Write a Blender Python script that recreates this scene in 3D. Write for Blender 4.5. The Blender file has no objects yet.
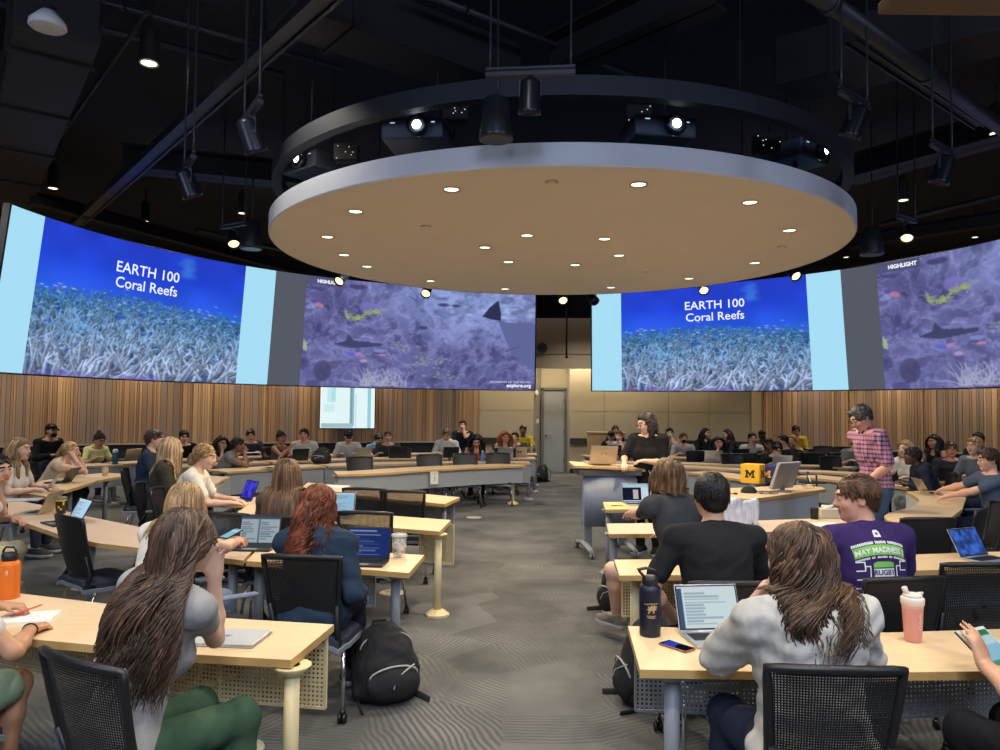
import bpy, bmesh, math, random
import numpy as np
from mathutils import Vector, Matrix, noise
from mathutils.bvhtree import BVHTree
PI = math.pi
R = math.radians
scene = bpy.context.scene
C = scene.collection
random.seed(7)
rng = np.random.default_rng(11)

# ------------------------------------------------------------------ camera
FPX, CAMH, PITCH, ROLL = 751.0, 1.78, 0.044, 0.011
_cp, _sp, _cr, _sr = math.cos(PITCH), math.sin(PITCH), math.cos(ROLL), math.sin(ROLL)


def ray(px, py):
    x, y = (px - 500.0) / FPX, (375.0 - py) / FPX
    x, y = _cr * x - _sr * y, _sr * x + _cr * y
    return Vector((x, _cp - y * _sp, _sp + y * _cp))


def at(px, py, z):
    d = ray(px, py)
    t = (z - CAMH) / d.z
    return Vector((d.x * t, d.y * t, z))


def atd(px, py, Y):
    d = ray(px, py)
    t = Y / d.y
    return Vector((d.x * t, Y, CAMH + d.z * t))


cam = bpy.data.cameras.new('camera')
cam.sensor_fit = 'HORIZONTAL'
cam.sensor_width = 36.0
cam.lens = FPX / 1000.0 * 36.0
cam.clip_end = 100
camo = bpy.data.objects.new('camera', cam)
C.objects.link(camo)
camo.matrix_world = Matrix(((_cr, -_sr, 0, 0), (-_sr * _sp, -_cr * _sp, -_cp, 0),
                            (_sr * _cp, _cr * _cp, -_sp, CAMH), (0, 0, 0, 1)))
scene.camera = camo

# ------------------------------------------------------------------ materials
MATS = {}


def lin(c):
    return tuple(((v / 255.0) / 12.92 if v <= 10.3 else ((v / 255.0 + 0.055) / 1.055) ** 2.4) for v in c)


def mat(name, rgb, rough=0.6, metal=0.0, vary=0.0, scale=20.0, bump=0.0, bscale=60.0, spec=0.5, emit=0.0,
        stretch=None, alpha=1.0, trans=0.0, coat=0.0, sheen=0.0):
    if name in MATS:
        return MATS[name]
    m = bpy.data.materials.new(name)
    m.use_nodes = True
    nt = m.node_tree
    b = nt.nodes['Principled BSDF']
    c = lin(rgb)
    b.inputs['Base Color'].default_value = (*c, 1)
    b.inputs['Roughness'].default_value = rough
    b.inputs['Metallic'].default_value = metal
    b.inputs['Specular IOR Level'].default_value = spec
    if coat:
        b.inputs['Coat Weight'].default_value = coat
    if sheen:
        b.inputs['Sheen Weight'].default_value = sheen
    if trans:
        b.inputs['Transmission Weight'].default_value = trans
        b.inputs['IOR'].default_value = 1.3
    if alpha < 1:
        b.inputs['Alpha'].default_value = alpha
    if emit:
        b.inputs['Emission Color'].default_value = (*c, 1)
        b.inputs['Emission Strength'].default_value = emit
    if vary or bump:
        tc = nt.nodes.new('ShaderNodeTexCoord')
        mp = nt.nodes.new('ShaderNodeMapping')
        if stretch:
            mp.inputs['Scale'].default_value = stretch
        nt.links.new(tc.outputs['Object'], mp.inputs['Vector'])
    if vary:
        n = nt.nodes.new('ShaderNodeTexNoise')
        n.inputs['Scale'].default_value = scale
        n.inputs['Detail'].default_value = 4
        nt.links.new(mp.outputs[0], n.inputs['Vector'])
        r = nt.nodes.new('ShaderNodeMapRange')
        r.inputs['From Min'].default_value = 0.3
        r.inputs['From Max'].default_value = 0.7
        r.inputs['To Min'].default_value = 1 - vary
        r.inputs['To Max'].default_value = 1 + vary
        nt.links.new(n.outputs['Fac'], r.inputs['Value'])
        mx = nt.nodes.new('ShaderNodeVectorMath')
        mx.operation = 'SCALE'
        mx.inputs[0].default_value = c
        nt.links.new(r.outputs[0], mx.inputs['Scale'])
        nt.links.new(mx.outputs[0], b.inputs['Base Color'])
    if bump:
        n2 = nt.nodes.new('ShaderNodeTexNoise')
        n2.inputs['Scale'].default_value = bscale
        n2.inputs['Detail'].default_value = 3
        nt.links.new(mp.outputs[0], n2.inputs['Vector'])
        bp = nt.nodes.new('ShaderNodeBump')
        bp.inputs['Strength'].default_value = bump
        bp.inputs['Distance'].default_value = 0.01
        nt.links.new(n2.outputs['Fac'], bp.inputs['Height'])
        nt.links.new(bp.outputs[0], b.inputs['Normal'])
    MATS[name] = m
    return m


def glow(name, rgb, strength=1.0):
    if name in MATS:
        return MATS[name]
    m = bpy.data.materials.new(name)
    m.use_nodes = True
    nt = m.node_tree
    nt.nodes.clear()
    o = nt.nodes.new('ShaderNodeOutputMaterial')
    e = nt.nodes.new('ShaderNodeEmission')
    e.inputs['Color'].default_value = (*lin(rgb), 1)
    e.inputs['Strength'].default_value = strength
    nt.links.new(e.outputs[0], o.inputs[0])
    MATS[name] = m
    return m


def picture_mat(strength=1.0):
    name = 'lit_picture_%d' % int(strength * 100)
    if name in MATS:
        return MATS[name]
    m = bpy.data.materials.new(name)
    m.use_nodes = True
    nt = m.node_tree
    nt.nodes.clear()
    o = nt.nodes.new('ShaderNodeOutputMaterial')
    e = nt.nodes.new('ShaderNodeEmission')
    a = nt.nodes.new('ShaderNodeAttribute')
    a.attribute_name = 'Col'
    e.inputs['Strength'].default_value = strength
    nt.links.new(a.outputs['Color'], e.inputs['Color'])
    nt.links.new(e.outputs[0], o.inputs[0])
    MATS[name] = m
    return m


def attr_mat(name, rough=0.6, bump=0.0, bscale=80.0, metal=0.0):
    """principled material coloured by the mesh's own colour attribute"""
    if name in MATS:
        return MATS[name]
    m = bpy.data.materials.new(name)
    m.use_nodes = True
    nt = m.node_tree
    b = nt.nodes['Principled BSDF']
    a = nt.nodes.new('ShaderNodeAttribute')
    a.attribute_name = 'Col'
    nt.links.new(a.outputs['Color'], b.inputs['Base Color'])
    b.inputs['Roughness'].default_value = rough
    MATS[name] = m
    return m


def mesh_panel_mat(name, rgb, pitch, fill, rough=0.5, metal=0.0):
    """sheet with a square grid of see-through holes, laid out in the part's own UV metres"""
    if name in MATS:
        return MATS[name]
    m = bpy.data.materials.new(name)
    m.use_nodes = True
    nt = m.node_tree
    b = nt.nodes['Principled BSDF']
    b.inputs['Base Color'].default_value = (*lin(rgb), 1)
    b.inputs['Roughness'].default_value = rough
    b.inputs['Metallic'].default_value = metal
    uv = nt.nodes.new('ShaderNodeUVMap')
    sc = nt.nodes.new('ShaderNodeVectorMath')
    sc.operation = 'SCALE'
    sc.inputs['Scale'].default_value = 1.0 / pitch
    fr = nt.nodes.new('ShaderNodeVectorMath')
    fr.operation = 'FRACTION'
    sb = nt.nodes.new('ShaderNodeVectorMath')
    sb.operation = 'SUBTRACT'
    sb.inputs[1].default_value = (0.5, 0.5, 0)
    ab = nt.nodes.new('ShaderNodeVectorMath')
    ab.operation = 'ABSOLUTE'
    sx = nt.nodes.new('ShaderNodeSeparateXYZ')
    mxn = nt.nodes.new('ShaderNodeMath')
    mxn.operation = 'MAXIMUM'
    gt = nt.nodes.new('ShaderNodeMath')
    gt.operation = 'GREATER_THAN'
    gt.inputs[1].default_value = fill
    L = nt.links.new
    L(uv.outputs[0], sc.inputs[0]); L(sc.outputs[0], fr.inputs[0]); L(fr.outputs[0], sb.inputs[0])
    L(sb.outputs[0], ab.inputs[0]); L(ab.outputs[0], sx.inputs[0])
    L(sx.outputs['X'], mxn.inputs[0]); L(sx.outputs['Y'], mxn.inputs[1]); L(mxn.outputs[0], gt.inputs[0])
    L(gt.outputs[0], b.inputs['Alpha'])
    MATS[name] = m
    return m


# ------------------------------------------------------------------ mesh building
class MB:
    def __init__(s):
        s.v, s.f, s.m, s.uv, s.sm = [], [], [], {}, []

    def add(s, vs, fs, mi=0, smooth=False):
        o = len(s.v)
        s.v += [tuple(v) for v in vs]
        for f in fs:
            s.f.append([i + o for i in f]); s.m.append(mi); s.sm.append(smooth)
        return s

    def box(s, c, size, rot=None, mi=0, bev=0.0):
        c = Vector(c); h = Vector(size) / 2
        M = rot if rot is not None else Matrix.Identity(3)
        if bev <= 0:
            vs = [c + M @ Vector((x * h.x, y * h.y, z * h.z)) for x in (-1, 1) for y in (-1, 1) for z in (-1, 1)]
            fs = [(0, 1, 3, 2), (4, 6, 7, 5), (0, 4, 5, 1), (2, 3, 7, 6), (0, 2, 6, 4), (1, 5, 7, 3)]
            return s.add(vs, fs, mi)
        b = bmesh.new()
        bmesh.ops.create_cube(b, size=1)
        for v in b.verts:
            v.co = Vector((v.co.x * size[0], v.co.y * size[1], v.co.z * size[2]))
        bmesh.ops.bevel(b, geom=list(b.edges), offset=min(bev, min(size) * .49), segments=2, affect='EDGES', profile=.5)
        b.verts.index_update()
        s.add([c + M @ v.co for v in b.verts], [[v.index for v in f.verts] for f in b.faces], mi)
        b.free()
        return s

    def tube(s, pts, r, n=8, mi=0, caps=True, flat=None, up=None):
        """sweep of an n-gon along pts; r number or list; flat=(rx, ry multipliers)"""
        P = [Vector(p) for p in pts]
        rs = r if isinstance(r, (list, tuple)) else [r] * len(P)
        T = []
        for i in range(len(P)):
            t = (P[min(i + 1, len(P) - 1)] - P[max(i - 1, 0)])
            T.append(t.normalized() if t.length > 1e-9 else Vector((0, 0, 1)))
        u = Vector(up) if up else (Vector((0, 0, 1)) if abs(T[0].z) < .9 else Vector((1, 0, 0)))
        a = (u - T[0] * u.dot(T[0])).normalized()
        fx, fy = flat or (1, 1)
        vs = []
        for i, p in enumerate(P):
            a = (a - T[i] * a.dot(T[i]))
            a = a.normalized() if a.length > 1e-6 else T[i].orthogonal().normalized()
            b = T[i].cross(a)
            for k in range(n):
                w = 2 * PI * (k + .5) / n
                vs.append(p + (a * math.cos(w) * fx + b * math.sin(w) * fy) * rs[i])
        fs = []
        for i in range(len(P) - 1):
            for k in range(n):
                k2 = (k + 1) % n
                fs.append((i * n + k, i * n + k2, (i + 1) * n + k2, (i + 1) * n + k))
        s.add(vs, fs, mi, n > 5)
        if caps:
            o = len(s.v) - len(vs)
            s.f.append([o + k for k in range(n)][::-1]); s.m.append(mi); s.sm.append(False)
            s.f.append([o + (len(P) - 1) * n + k for k in range(n)]); s.m.append(mi); s.sm.append(False)
        return s

    def lathe(s, prof, c=(0, 0, 0), n=20, mi=0, M=None, smooth=True, caps=True):
        """prof: list of (r, z)"""
        c = Vector(c)
        M = M or Matrix.Identity(3)
        vs = []
        for r, z in prof:
            for k in range(n):
                w = 2 * PI * k / n
                vs.append(c + M @ Vector((r * math.cos(w), r * math.sin(w), z)))
        fs = []
        for i in range(len(prof) - 1):
            for k in range(n):
                k2 = (k + 1) % n
                fs.append((i * n + k, i * n + k2, (i + 1) * n + k2, (i + 1) * n + k))
        s.add(vs, fs, mi, smooth)
        o = len(s.v) - len(vs)
        if caps and prof[0][0] > 1e-5:
            s.f.append([o + k for k in range(n)][::-1]); s.m.append(mi); s.sm.append(False)
        if caps and prof[-1][0] > 1e-5:
            s.f.append([o + (len(prof) - 1) * n + k for k in range(n)]); s.m.append(mi); s.sm.append(False)
        return s

    def prism(s, poly, z0, z1, mi=0, mside=None, mbot=None):
        n = len(poly)
        if sum(poly[i][0] * poly[(i + 1) % n][1] - poly[(i + 1) % n][0] * poly[i][1] for i in range(n)) < 0:
            poly = poly[::-1]
        vs = [(p[0], p[1], z0) for p in poly] + [(p[0], p[1], z1) for p in poly]
        s.add(vs, [list(range(n, 2 * n))], mi)
        o = len(s.v) - 2 * n
        s.f.append([o + i for i in range(n)][::-1]); s.m.append(mi if mbot is None else mbot); s.sm.append(False)
        for i in range(n):
            j = (i + 1) % n
            s.f.append([o + i, o + j, o + n + j, o + n + i]); s.m.append(mi if mside is None else mside); s.sm.append(False)
        return s

    def grid(s, fn, nu, nv, mi=0, smooth=True, uvfn=None, flip=False):
        vs = [fn(i / nu, j / nv) for j in range(nv + 1) for i in range(nu + 1)]
        fs = []
        for j in range(nv):
            for i in range(nu):
                a = j * (nu + 1) + i
                q = (a, a + 1, a + nu + 2, a + nu + 1)
                fs.append(q[::-1] if flip else q)
        o = len(s.v)
        s.add(vs, fs, mi, smooth)
        if uvfn:
            for j in range(nv + 1):
                for i in range(nu + 1):
                    s.uv[o + j * (nu + 1) + i] = uvfn(i / nu, j / nv)
        return s

    def build(s, name, mats, parent=None, off=None):
        me = bpy.data.meshes.new(name)
        vs = s.v
        if off is not None:
            ox, oy, oz = off
            vs = [(v[0] - ox, v[1] - oy, v[2] - oz) for v in vs]
        me.from_pydata(vs, [], s.f)
        if not isinstance(mats, (list, tuple)):
            mats = [mats]
        for m in mats:
            me.materials.append(m)
        me.polygons.foreach_set('material_index', s.m)
        me.polygons.foreach_set('use_smooth', s.sm)
        if s.uv:
            ul = me.uv_layers.new(name='UVMap')
            li = np.zeros(len(me.loops), dtype=np.int32)
            me.loops.foreach_get('vertex_index', li)
            arr = np.zeros((len(me.vertices), 2), dtype=np.float32)
            for k, w in s.uv.items():
                arr[k] = w
            ul.data.foreach_set('uv', arr[li].ravel())
        me.update()
        return link(name, me, parent)


def link(name, me, parent=None):
    o = bpy.data.objects.new(name, me)
    C.objects.link(o)
    if parent is not None:
        o.parent = parent
    return o


def empty(name, loc=(0, 0, 0), rz=0.0):
    o = bpy.data.objects.new(name, None)
    C.objects.link(o)
    o.location = loc
    o.rotation_euler = (0, 0, rz)
    o.empty_display_size = .1
    return o


def tag(o, label=None, cat=None, group=None, kind=None):
    if label: o['label'] = label
    if cat: o['category'] = cat
    if group: o['group'] = group
    if kind: o['kind'] = kind
    return o


def thing(name, label, cat, loc=(0, 0, 0), rz=0.0, group=None):
    return tag(empty(name, loc, rz), label, cat, group)


KIDS = {}


def dup(root, loc, rz=None, label=None, group=None):
    """a thing copied with copies of its parts and sub-parts"""
    if root.name not in KIDS:
        KIDS[root.name] = [(c, list(c.children)) for c in root.children]
    r = root.copy(); C.objects.link(r)
    r.location = loc
    if rz is not None: r.rotation_euler = (0, 0, rz)
    if label: r['label'] = label
    if group: r['group'] = group
    for ch, subs in KIDS[root.name]:
        c = ch.copy(); C.objects.link(c); c.parent = r
        for g in subs:
            d = g.copy(); C.objects.link(d); d.parent = c
    return r


def rotz(a):
    return Matrix.Rotation(a, 3, 'Z')


def text_mesh(txt, size, font_x=1.0, bold=0.0, extrude=0.0, align='LEFT', res=3, space=1.0):
    cu = bpy.data.curves.new('lettering', 'FONT')
    cu.body = txt
    cu.size = size
    cu.align_x = align
    cu.align_y = 'BOTTOM_BASELINE' if False else 'BOTTOM'
    cu.offset = bold
    cu.extrude = extrude
    cu.resolution_u = res
    cu.space_character = space
    o = bpy.data.objects.new('lettering', cu)
    C.objects.link(o)
    bpy.context.view_layer.update()
    dg = bpy.context.evaluated_depsgraph_get()
    me = bpy.data.meshes.new_from_object(o.evaluated_get(dg))
    bpy.data.objects.remove(o)
    bpy.data.curves.remove(cu)
    me.materials.clear()
    if font_x != 1.0:
        for v in me.vertices: v.co.x *= font_x
    return me


def cut_mesh(me, dx):
    """slice a flat mesh into strips so that it can follow a curved surface"""
    b = bmesh.new(); b.from_mesh(me)
    xs = [v.co.x for v in b.verts]
    if xs:
        x = min(xs) + dx
        while x < max(xs):
            bmesh.ops.bisect_plane(b, geom=b.verts[:] + b.edges[:] + b.faces[:], plane_co=(x, 0, 0), plane_no=(1, 0, 0))
            x += dx
    b.to_mesh(me); b.free()
    return me


# ------------------------------------------------------------------ painted rasters for lit screens (numpy)
class Canvas:
    def __init__(s, w, h, rgb):
        s.w, s.h = w, h
        s.a = np.zeros((h, w, 3)) + np.array(rgb, float)

    def grad(s, stops):
        ys = np.linspace(0, 1, s.h)
        for c in range(3):
            s.a[:, :, c] = np.interp(ys, [t[0] for t in stops], [t[1][c] for t in stops])[:, None]

    def rect(s, x0, y0, x1, y1, rgb, al=1.0):
        X0, X1, Y0, Y1 = int(x0 * s.w), int(math.ceil(x1 * s.w)), int(y0 * s.h), int(math.ceil(y1 * s.h))
        s.a[Y0:Y1, X0:X1] = s.a[Y0:Y1, X0:X1] * (1 - al) + np.array(rgb, float) * al

    def line(s, x0, y0, x1, y1, r0, r1, rgb, al=1.0):
        R_ = max(r0, r1) + 1.5
        bx0, bx1 = int(max(0, min(x0, x1) - R_)), int(min(s.w, max(x0, x1) + R_ + 1))
        by0, by1 = int(max(0, min(y0, y1) - R_)), int(min(s.h, max(y0, y1) + R_ + 1))
        if bx1 <= bx0 or by1 <= by0: return
        yy, xx = np.mgrid[by0:by1, bx0:bx1]
        dx, dy = x1 - x0, y1 - y0
        L = dx * dx + dy * dy + 1e-9
        t = np.clip(((xx - x0) * dx + (yy - y0) * dy) / L, 0, 1)
        d = np.hypot(xx - x0 - t * dx, yy - y0 - t * dy) - (r0 + (r1 - r0) * t)
        m = np.clip(.5 - d, 0, 1)[:, :, None] * al
        s.a[by0:by1, bx0:bx1] = s.a[by0:by1, bx0:bx1] * (1 - m) + np.array(rgb, float) * m

    def ell(s, cx, cy, rx, ry, rgb, al=1.0, rot=0.0, soft=1.0):
        R_ = max(rx, ry) * (1 + soft * .2) + 2
        bx0, bx1 = int(max(0, cx - R_)), int(min(s.w, cx + R_ + 1))
        by0, by1 = int(max(0, cy - R_)), int(min(s.h, cy + R_ + 1))
        if bx1 <= bx0 or by1 <= by0: return
        yy, xx = np.mgrid[by0:by1, bx0:bx1]
        c, n = math.cos(rot), math.sin(rot)
        u, v = (xx - cx) * c + (yy - cy) * n, -(xx - cx) * n + (yy - cy) * c
        d = (np.hypot(u / rx, v / ry) - 1) * min(rx, ry)
        m = np.clip(.5 - d / soft, 0, 1)[:, :, None] * al
        s.a[by0:by1, bx0:bx1] = s.a[by0:by1, bx0:bx1] * (1 - m) + np.array(rgb, float) * m

    def poly(s, pts, rgb, al=1.0):
        yy, xx = np.mgrid[0:s.h, 0:s.w]
        ins = np.zeros((s.h, s.w), bool)
        n = len(pts)
        for i in range(n):
            (x0, y0), (x1, y1) = pts[i], pts[(i + 1) % n]
            x0, y0, x1, y1 = x0 * s.w, y0 * s.h, x1 * s.w, y1 * s.h
            if y0 == y1: continue
            c = ((y0 > yy) != (y1 > yy)) & (xx < (x1 - x0) * (yy - y0) / (y1 - y0) + x0)
            ins ^= c
        m = ins[:, :, None] * al
        s.a = s.a * (1 - m) + np.array(rgb, float) * m

    def blur(s, k=.5):
        p = np.pad(s.a, ((1, 1), (1, 1), (0, 0)), mode='edge')
        b = (p[:-2, 1:-1] + p[2:, 1:-1] + p[1:-1, :-2] + p[1:-1, 2:]) / 4
        s.a = s.a * (1 - k) + b * k

    def warp(s, cells, seed, amt=14):
        n = sum(s.noise(cells * 2 ** i, seed + i) * .5 ** i for i in range(4)) / 1.875
        yy, xx = np.mgrid[0:s.h, 0:s.w]
        dx = (s.noise(7, seed + 11) - .5) * 2 * amt + (s.noise(20, seed + 12) - .5) * amt
        dy = (s.noise(7, seed + 13) - .5) * 2 * amt + (s.noise(20, seed + 14) - .5) * amt
        return n[np.clip(yy + dy, 0, s.h - 1).astype(int), np.clip(xx + dx, 0, s.w - 1).astype(int)]

    def noise(s, cells, seed):
        r = np.random.default_rng(seed)
        cy = max(2, int(cells * s.h / s.w))
        g = r.random((cy + 2, cells + 2))
        xs, ys = np.linspace(0, cells, s.w, endpoint=False), np.linspace(0, cy, s.h, endpoint=False)
        xi, yi = xs.astype(int), ys.astype(int)
        fx, fy = xs - xi, ys - yi
        fx, fy = fx * fx * (3 - 2 * fx), (fy * fy * (3 - 2 * fy))[:, None]
        a = g[yi][:, xi] * (1 - fx) + g[yi][:, xi + 1] * fx
        b = g[yi + 1][:, xi] * (1 - fx) + g[yi + 1][:, xi + 1] * fx
        return a * (1 - fy) + b * fy


def raster_mesh(name, cv, fn, parent, strength=1.0, off=None):
    """grid mesh, one vertex per raster pixel; fn(u, v) -> point, u to the right, v up"""
    w, h = cv.w, cv.h
    me = bpy.data.meshes.new(name)
    vs = [fn(i / (w - 1), 1 - j / (h - 1)) for j in range(h) for i in range(w)]
    if off is not None:
        vs = [(p[0] - off[0], p[1] - off[1], p[2] - off[2]) for p in vs]
    idx = np.arange(w * h).reshape(h, w)
    q = np.stack([idx[1:, :-1], idx[1:, 1:], idx[:-1, 1:], idx[:-1, :-1]], -1).reshape(-1, 4)
    me.from_pydata([tuple(p) for p in vs], [], q.tolist())
    a = np.clip(cv.a / 255.0, 0, 1)
    a = np.where(a <= .04045, a / 12.92, ((a + .055) / 1.055) ** 2.4).reshape(-1, 3)
    at_ = me.color_attributes.new('Col', 'FLOAT_COLOR', 'POINT')
    at_.data.foreach_set('color', np.concatenate([a, np.ones((len(a), 1))], 1).astype(np.float32).ravel())
    me.materials.append(picture_mat(strength))
    me.update()
    return link(name, me, parent)
# ================================================================== SETTING
C0 = Vector((0.56, 8.57, 0))          # centre of the round room
SR, SK, SZ0, SZ1 = 6.70, 0.12, 2.153, 4.158   # screen ring: radius at its bottom edge, inward lean, heights
HC = 5.45                               # deck height


def struct(o):
    o['kind'] = 'structure'
    return o


# ---- carpet: tiles with combed lines running a different way in each
def carpet_mat():
    m = bpy.data.materials.new('combed_carpet'); m.use_nodes = True
    nt = m.node_tree; b = nt.nodes['Principled BSDF']; N = nt.nodes.new; L = nt.links.new
    tc = N('ShaderNodeTexCoord')
    vo = N('ShaderNodeTexVoronoi'); vo.inputs['Scale'].default_value = 1.5; vo.inputs['Randomness'].default_value = .75
    L(tc.outputs['Object'], vo.inputs['Vector'])
    sc = N('ShaderNodeSeparateColor'); L(vo.outputs['Color'], sc.inputs[0])
    ang = N('ShaderNodeMath'); ang.operation = 'MULTIPLY'; ang.inputs[1].default_value = 2 * PI; L(sc.outputs[0], ang.inputs[0])
    co = N('ShaderNodeMath'); co.operation = 'COSINE'; L(ang.outputs[0], co.inputs[0])
    si = N('ShaderNodeMath'); si.operation = 'SINE'; L(ang.outputs[0], si.inputs[0])
    xy = N('ShaderNodeSeparateXYZ'); L(tc.outputs['Object'], xy.inputs[0])
    m1 = N('ShaderNodeMath'); m1.operation = 'MULTIPLY'; L(xy.outputs[0], m1.inputs[0]); L(co.outputs[0], m1.inputs[1])
    m2 = N('ShaderNodeMath'); m2.operation = 'MULTIPLY'; L(xy.outputs[1], m2.inputs[0]); L(si.outputs[0], m2.inputs[1])
    ad = N('ShaderNodeMath'); ad.operation = 'ADD'; L(m1.outputs[0], ad.inputs[0]); L(m2.outputs[0], ad.inputs[1])
    nz = N('ShaderNodeTexNoise'); nz.inputs['Scale'].default_value = 2.2; nz.inputs['Detail'].default_value = 3
    L(tc.outputs['Object'], nz.inputs['Vector'])
    ma = N('ShaderNodeMath'); ma.operation = 'MULTIPLY_ADD'; ma.inputs[1].default_value = .12
    L(nz.outputs['Fac'], ma.inputs[0]); L(ad.outputs[0], ma.inputs[2])
    fq = N('ShaderNodeMath'); fq.operation = 'MULTIPLY'; fq.inputs[1].default_value = 2 * PI / .038; L(ma.outputs[0], fq.inputs[0])
    sn = N('ShaderNodeMath'); sn.operation = 'SINE'; L(fq.outputs[0], sn.inputs[0])
    n2 = N('ShaderNodeTexNoise'); n2.inputs['Scale'].default_value = 1.6; n2.inputs['Detail'].default_value = 5
    L(tc.outputs['Object'], n2.inputs['Vector'])
    n3 = N('ShaderNodeTexNoise'); n3.inputs['Scale'].default_value = 260; L(tc.outputs['Object'], n3.inputs['Vector'])
    # stripe strength varies over the floor
    sm = N('ShaderNodeMapRange'); sm.inputs['From Min'].default_value = .35; sm.inputs['From Max'].default_value = .65
    sm.inputs['To Min'].default_value = .0; sm.inputs['To Max'].default_value = .24; L(n2.outputs['Fac'], sm.inputs['Value'])
    sb_ = N('ShaderNodeMath'); sb_.operation = 'MULTIPLY'; L(sm.outputs[0], sb_.inputs[0]); L(sc.outputs[2], sb_.inputs[1])
    st = N('ShaderNodeMath'); st.operation = 'MULTIPLY'; L(sn.outputs[0], st.inputs[0]); L(sb_.outputs[0], st.inputs[1])
    a2 = N('ShaderNodeMath'); a2.operation = 'MULTIPLY_ADD'; a2.inputs[1].default_value = .16; L(sc.outputs[1], a2.inputs[0]); L(st.outputs[0], a2.inputs[2])
    a3 = N('ShaderNodeMath'); a3.operation = 'MULTIPLY_ADD'; a3.inputs[1].default_value = .5; L(n3.outputs['Fac'], a3.inputs[0]); L(a2.outputs[0], a3.inputs[2])
    a4 = N('ShaderNodeMath'); a4.operation = 'MULTIPLY_ADD'; a4.inputs[1].default_value = .7; L(n2.outputs['Fac'], a4.inputs[0]); L(a3.outputs[0], a4.inputs[2])
    cr = N('ShaderNodeValToRGB')
    cr.color_ramp.elements[0].position = .3; cr.color_ramp.elements[0].color = (*lin((48, 50, 51)), 1)
    cr.color_ramp.elements[1].position = 1.0; cr.color_ramp.elements[1].color = (*lin((122, 122, 121)), 1)
    L(a4.outputs[0], cr.inputs[0]); L(cr.outputs[0], b.inputs['Base Color'])
    b.inputs['Roughness'].default_value = .95; b.inputs['Specular IOR Level'].default_value = .15
    bp = N('ShaderNodeBump'); bp.inputs['Strength'].default_value = .35; bp.inputs['Distance'].default_value = .004
    L(a3.outputs[0], bp.inputs['Height']); L(bp.outputs[0], b.inputs['Normal'])
    return m


# plan of the outer wall (floor line), left to right
def wall_px(px, d):
    p = atd(px, 420, d)
    return Vector((p.x, p.y))


WALL_L = [Vector(p) for p in [(-15.5, -3), (-15.2, 4), (-13.6, 11.5), (-9.9, 16.6), (-7.6, 18.0), (-5.4, 18.95), (-3.0, 19.9), (-0.55, 20.55)]]
WALL_R = [Vector(p) for p in [tuple(atd(761.5, 400, 19.5).xy), (8.5, 18.75), (10.2, 17.8), (12.2, 16.6), (14.6, 14.2), (16.2, 10), (16.8, 4), (16.9, -3)]]


def resample(pts, step):
    """Catmull-Rom through pts at ~equal steps"""
    P = [pts[0] * 2 - pts[1]] + list(pts) + [pts[-1] * 2 - pts[-2]]
    dense = []
    for i in range(1, len(P) - 2):
        for k in range(40):
            t = k / 40
            a, b, c, d = P[i - 1], P[i], P[i + 1], P[i + 2]
            dense.append(.5 * ((2 * b) + (c - a) * t + (2 * a - 5 * b + 4 * c - d) * t * t + (3 * b - a - 3 * c + d) * t ** 3))
    dense.append(P[-2])
    acc = [0]
    for i in range(1, len(dense)): acc.append(acc[-1] + (dense[i] - dense[i - 1]).length)

    def pos(s):
        s = max(0, min(acc[-1], s))
        import bisect
        i = min(max(bisect.bisect_right(acc, s) - 1, 0), len(dense) - 2)
        L_ = acc[i + 1] - acc[i]
        q = (s - acc[i]) / L_ if L_ > 0 else 0
        p = dense[i].lerp(dense[i + 1], q)
        t = (dense[i + 1] - dense[i]).normalized()
        return p, t
    return pos, acc[-1]


def slat_wall(name, pts, z0, z1, seed):
    """wall clad in vertical timber slats of mixed width, depth and tone"""
    pos, Ltot = resample(pts, .05)
    rnd = random.Random(seed)
    tones = [(194, 156, 116), (182, 144, 106), (170, 138, 108), (154, 132, 114), (146, 126, 110), (202, 164, 122), (160, 124, 92)]
    vs, fs, cols = [], [], []
    s = 0.0
    band = 0
    btone = 0
    while s < Ltot:
        if band <= 0:
            band = rnd.uniform(.35, 1.1); btone = 1 - btone
        w = rnd.choice((.035, .045, .06, .06, .11)) if btone else rnd.choice((.05, .09, .14))
        base = rnd.choice(tones[:3] + tones[5:]) if btone else rnd.choice(tones[2:5])
        k = rnd.uniform(.9, 1.06)
        col = lin(tuple(min(255, c * k) for c in base))
        dep = rnd.choice((.0, .018, .03)) if btone else rnd.choice((.0, .012))
        (a, ta), (b, tb) = pos(s), pos(s + w - .008)
        na, nb = Vector((ta.y, -ta.x)), Vector((tb.y, -tb.x))
        a2, b2 = a + na * (.02 + dep), b + nb * (.02 + dep)
        o = len(vs)
        for z in (z0, z1):
            for p in (a, a2, b2, b):
                vs.append((p.x, p.y, z))
        for q in ((0, 1, 5, 4), (1, 2, 6, 5), (2, 3, 7, 6), (4, 5, 6, 7), (0, 3, 2, 1)):
            fs.append([o + i for i in q])
        cols += [col] * 8
        # the dark gap behind
        (c, tc_) = pos(s + w)
        o = len(vs)
        for z in (z0, z1):
            for p in (b, c): vs.append((p.x, p.y, z))
        fs.append([o, o + 1, o + 3, o + 2]); cols += [lin((62, 48, 38))] * 4
        s += w; band -= w
    me = bpy.data.meshes.new(name)
    me.from_pydata(vs, [], fs)
    ca = me.color_attributes.new('Col', 'FLOAT_COLOR', 'POINT')
    ca.data.foreach_set('color', np.array([(*c, 1) for c in cols], dtype=np.float32).ravel())
    me.materials.append(attr_mat('timber_slat', .55))
    return struct(link(name, me))


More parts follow.
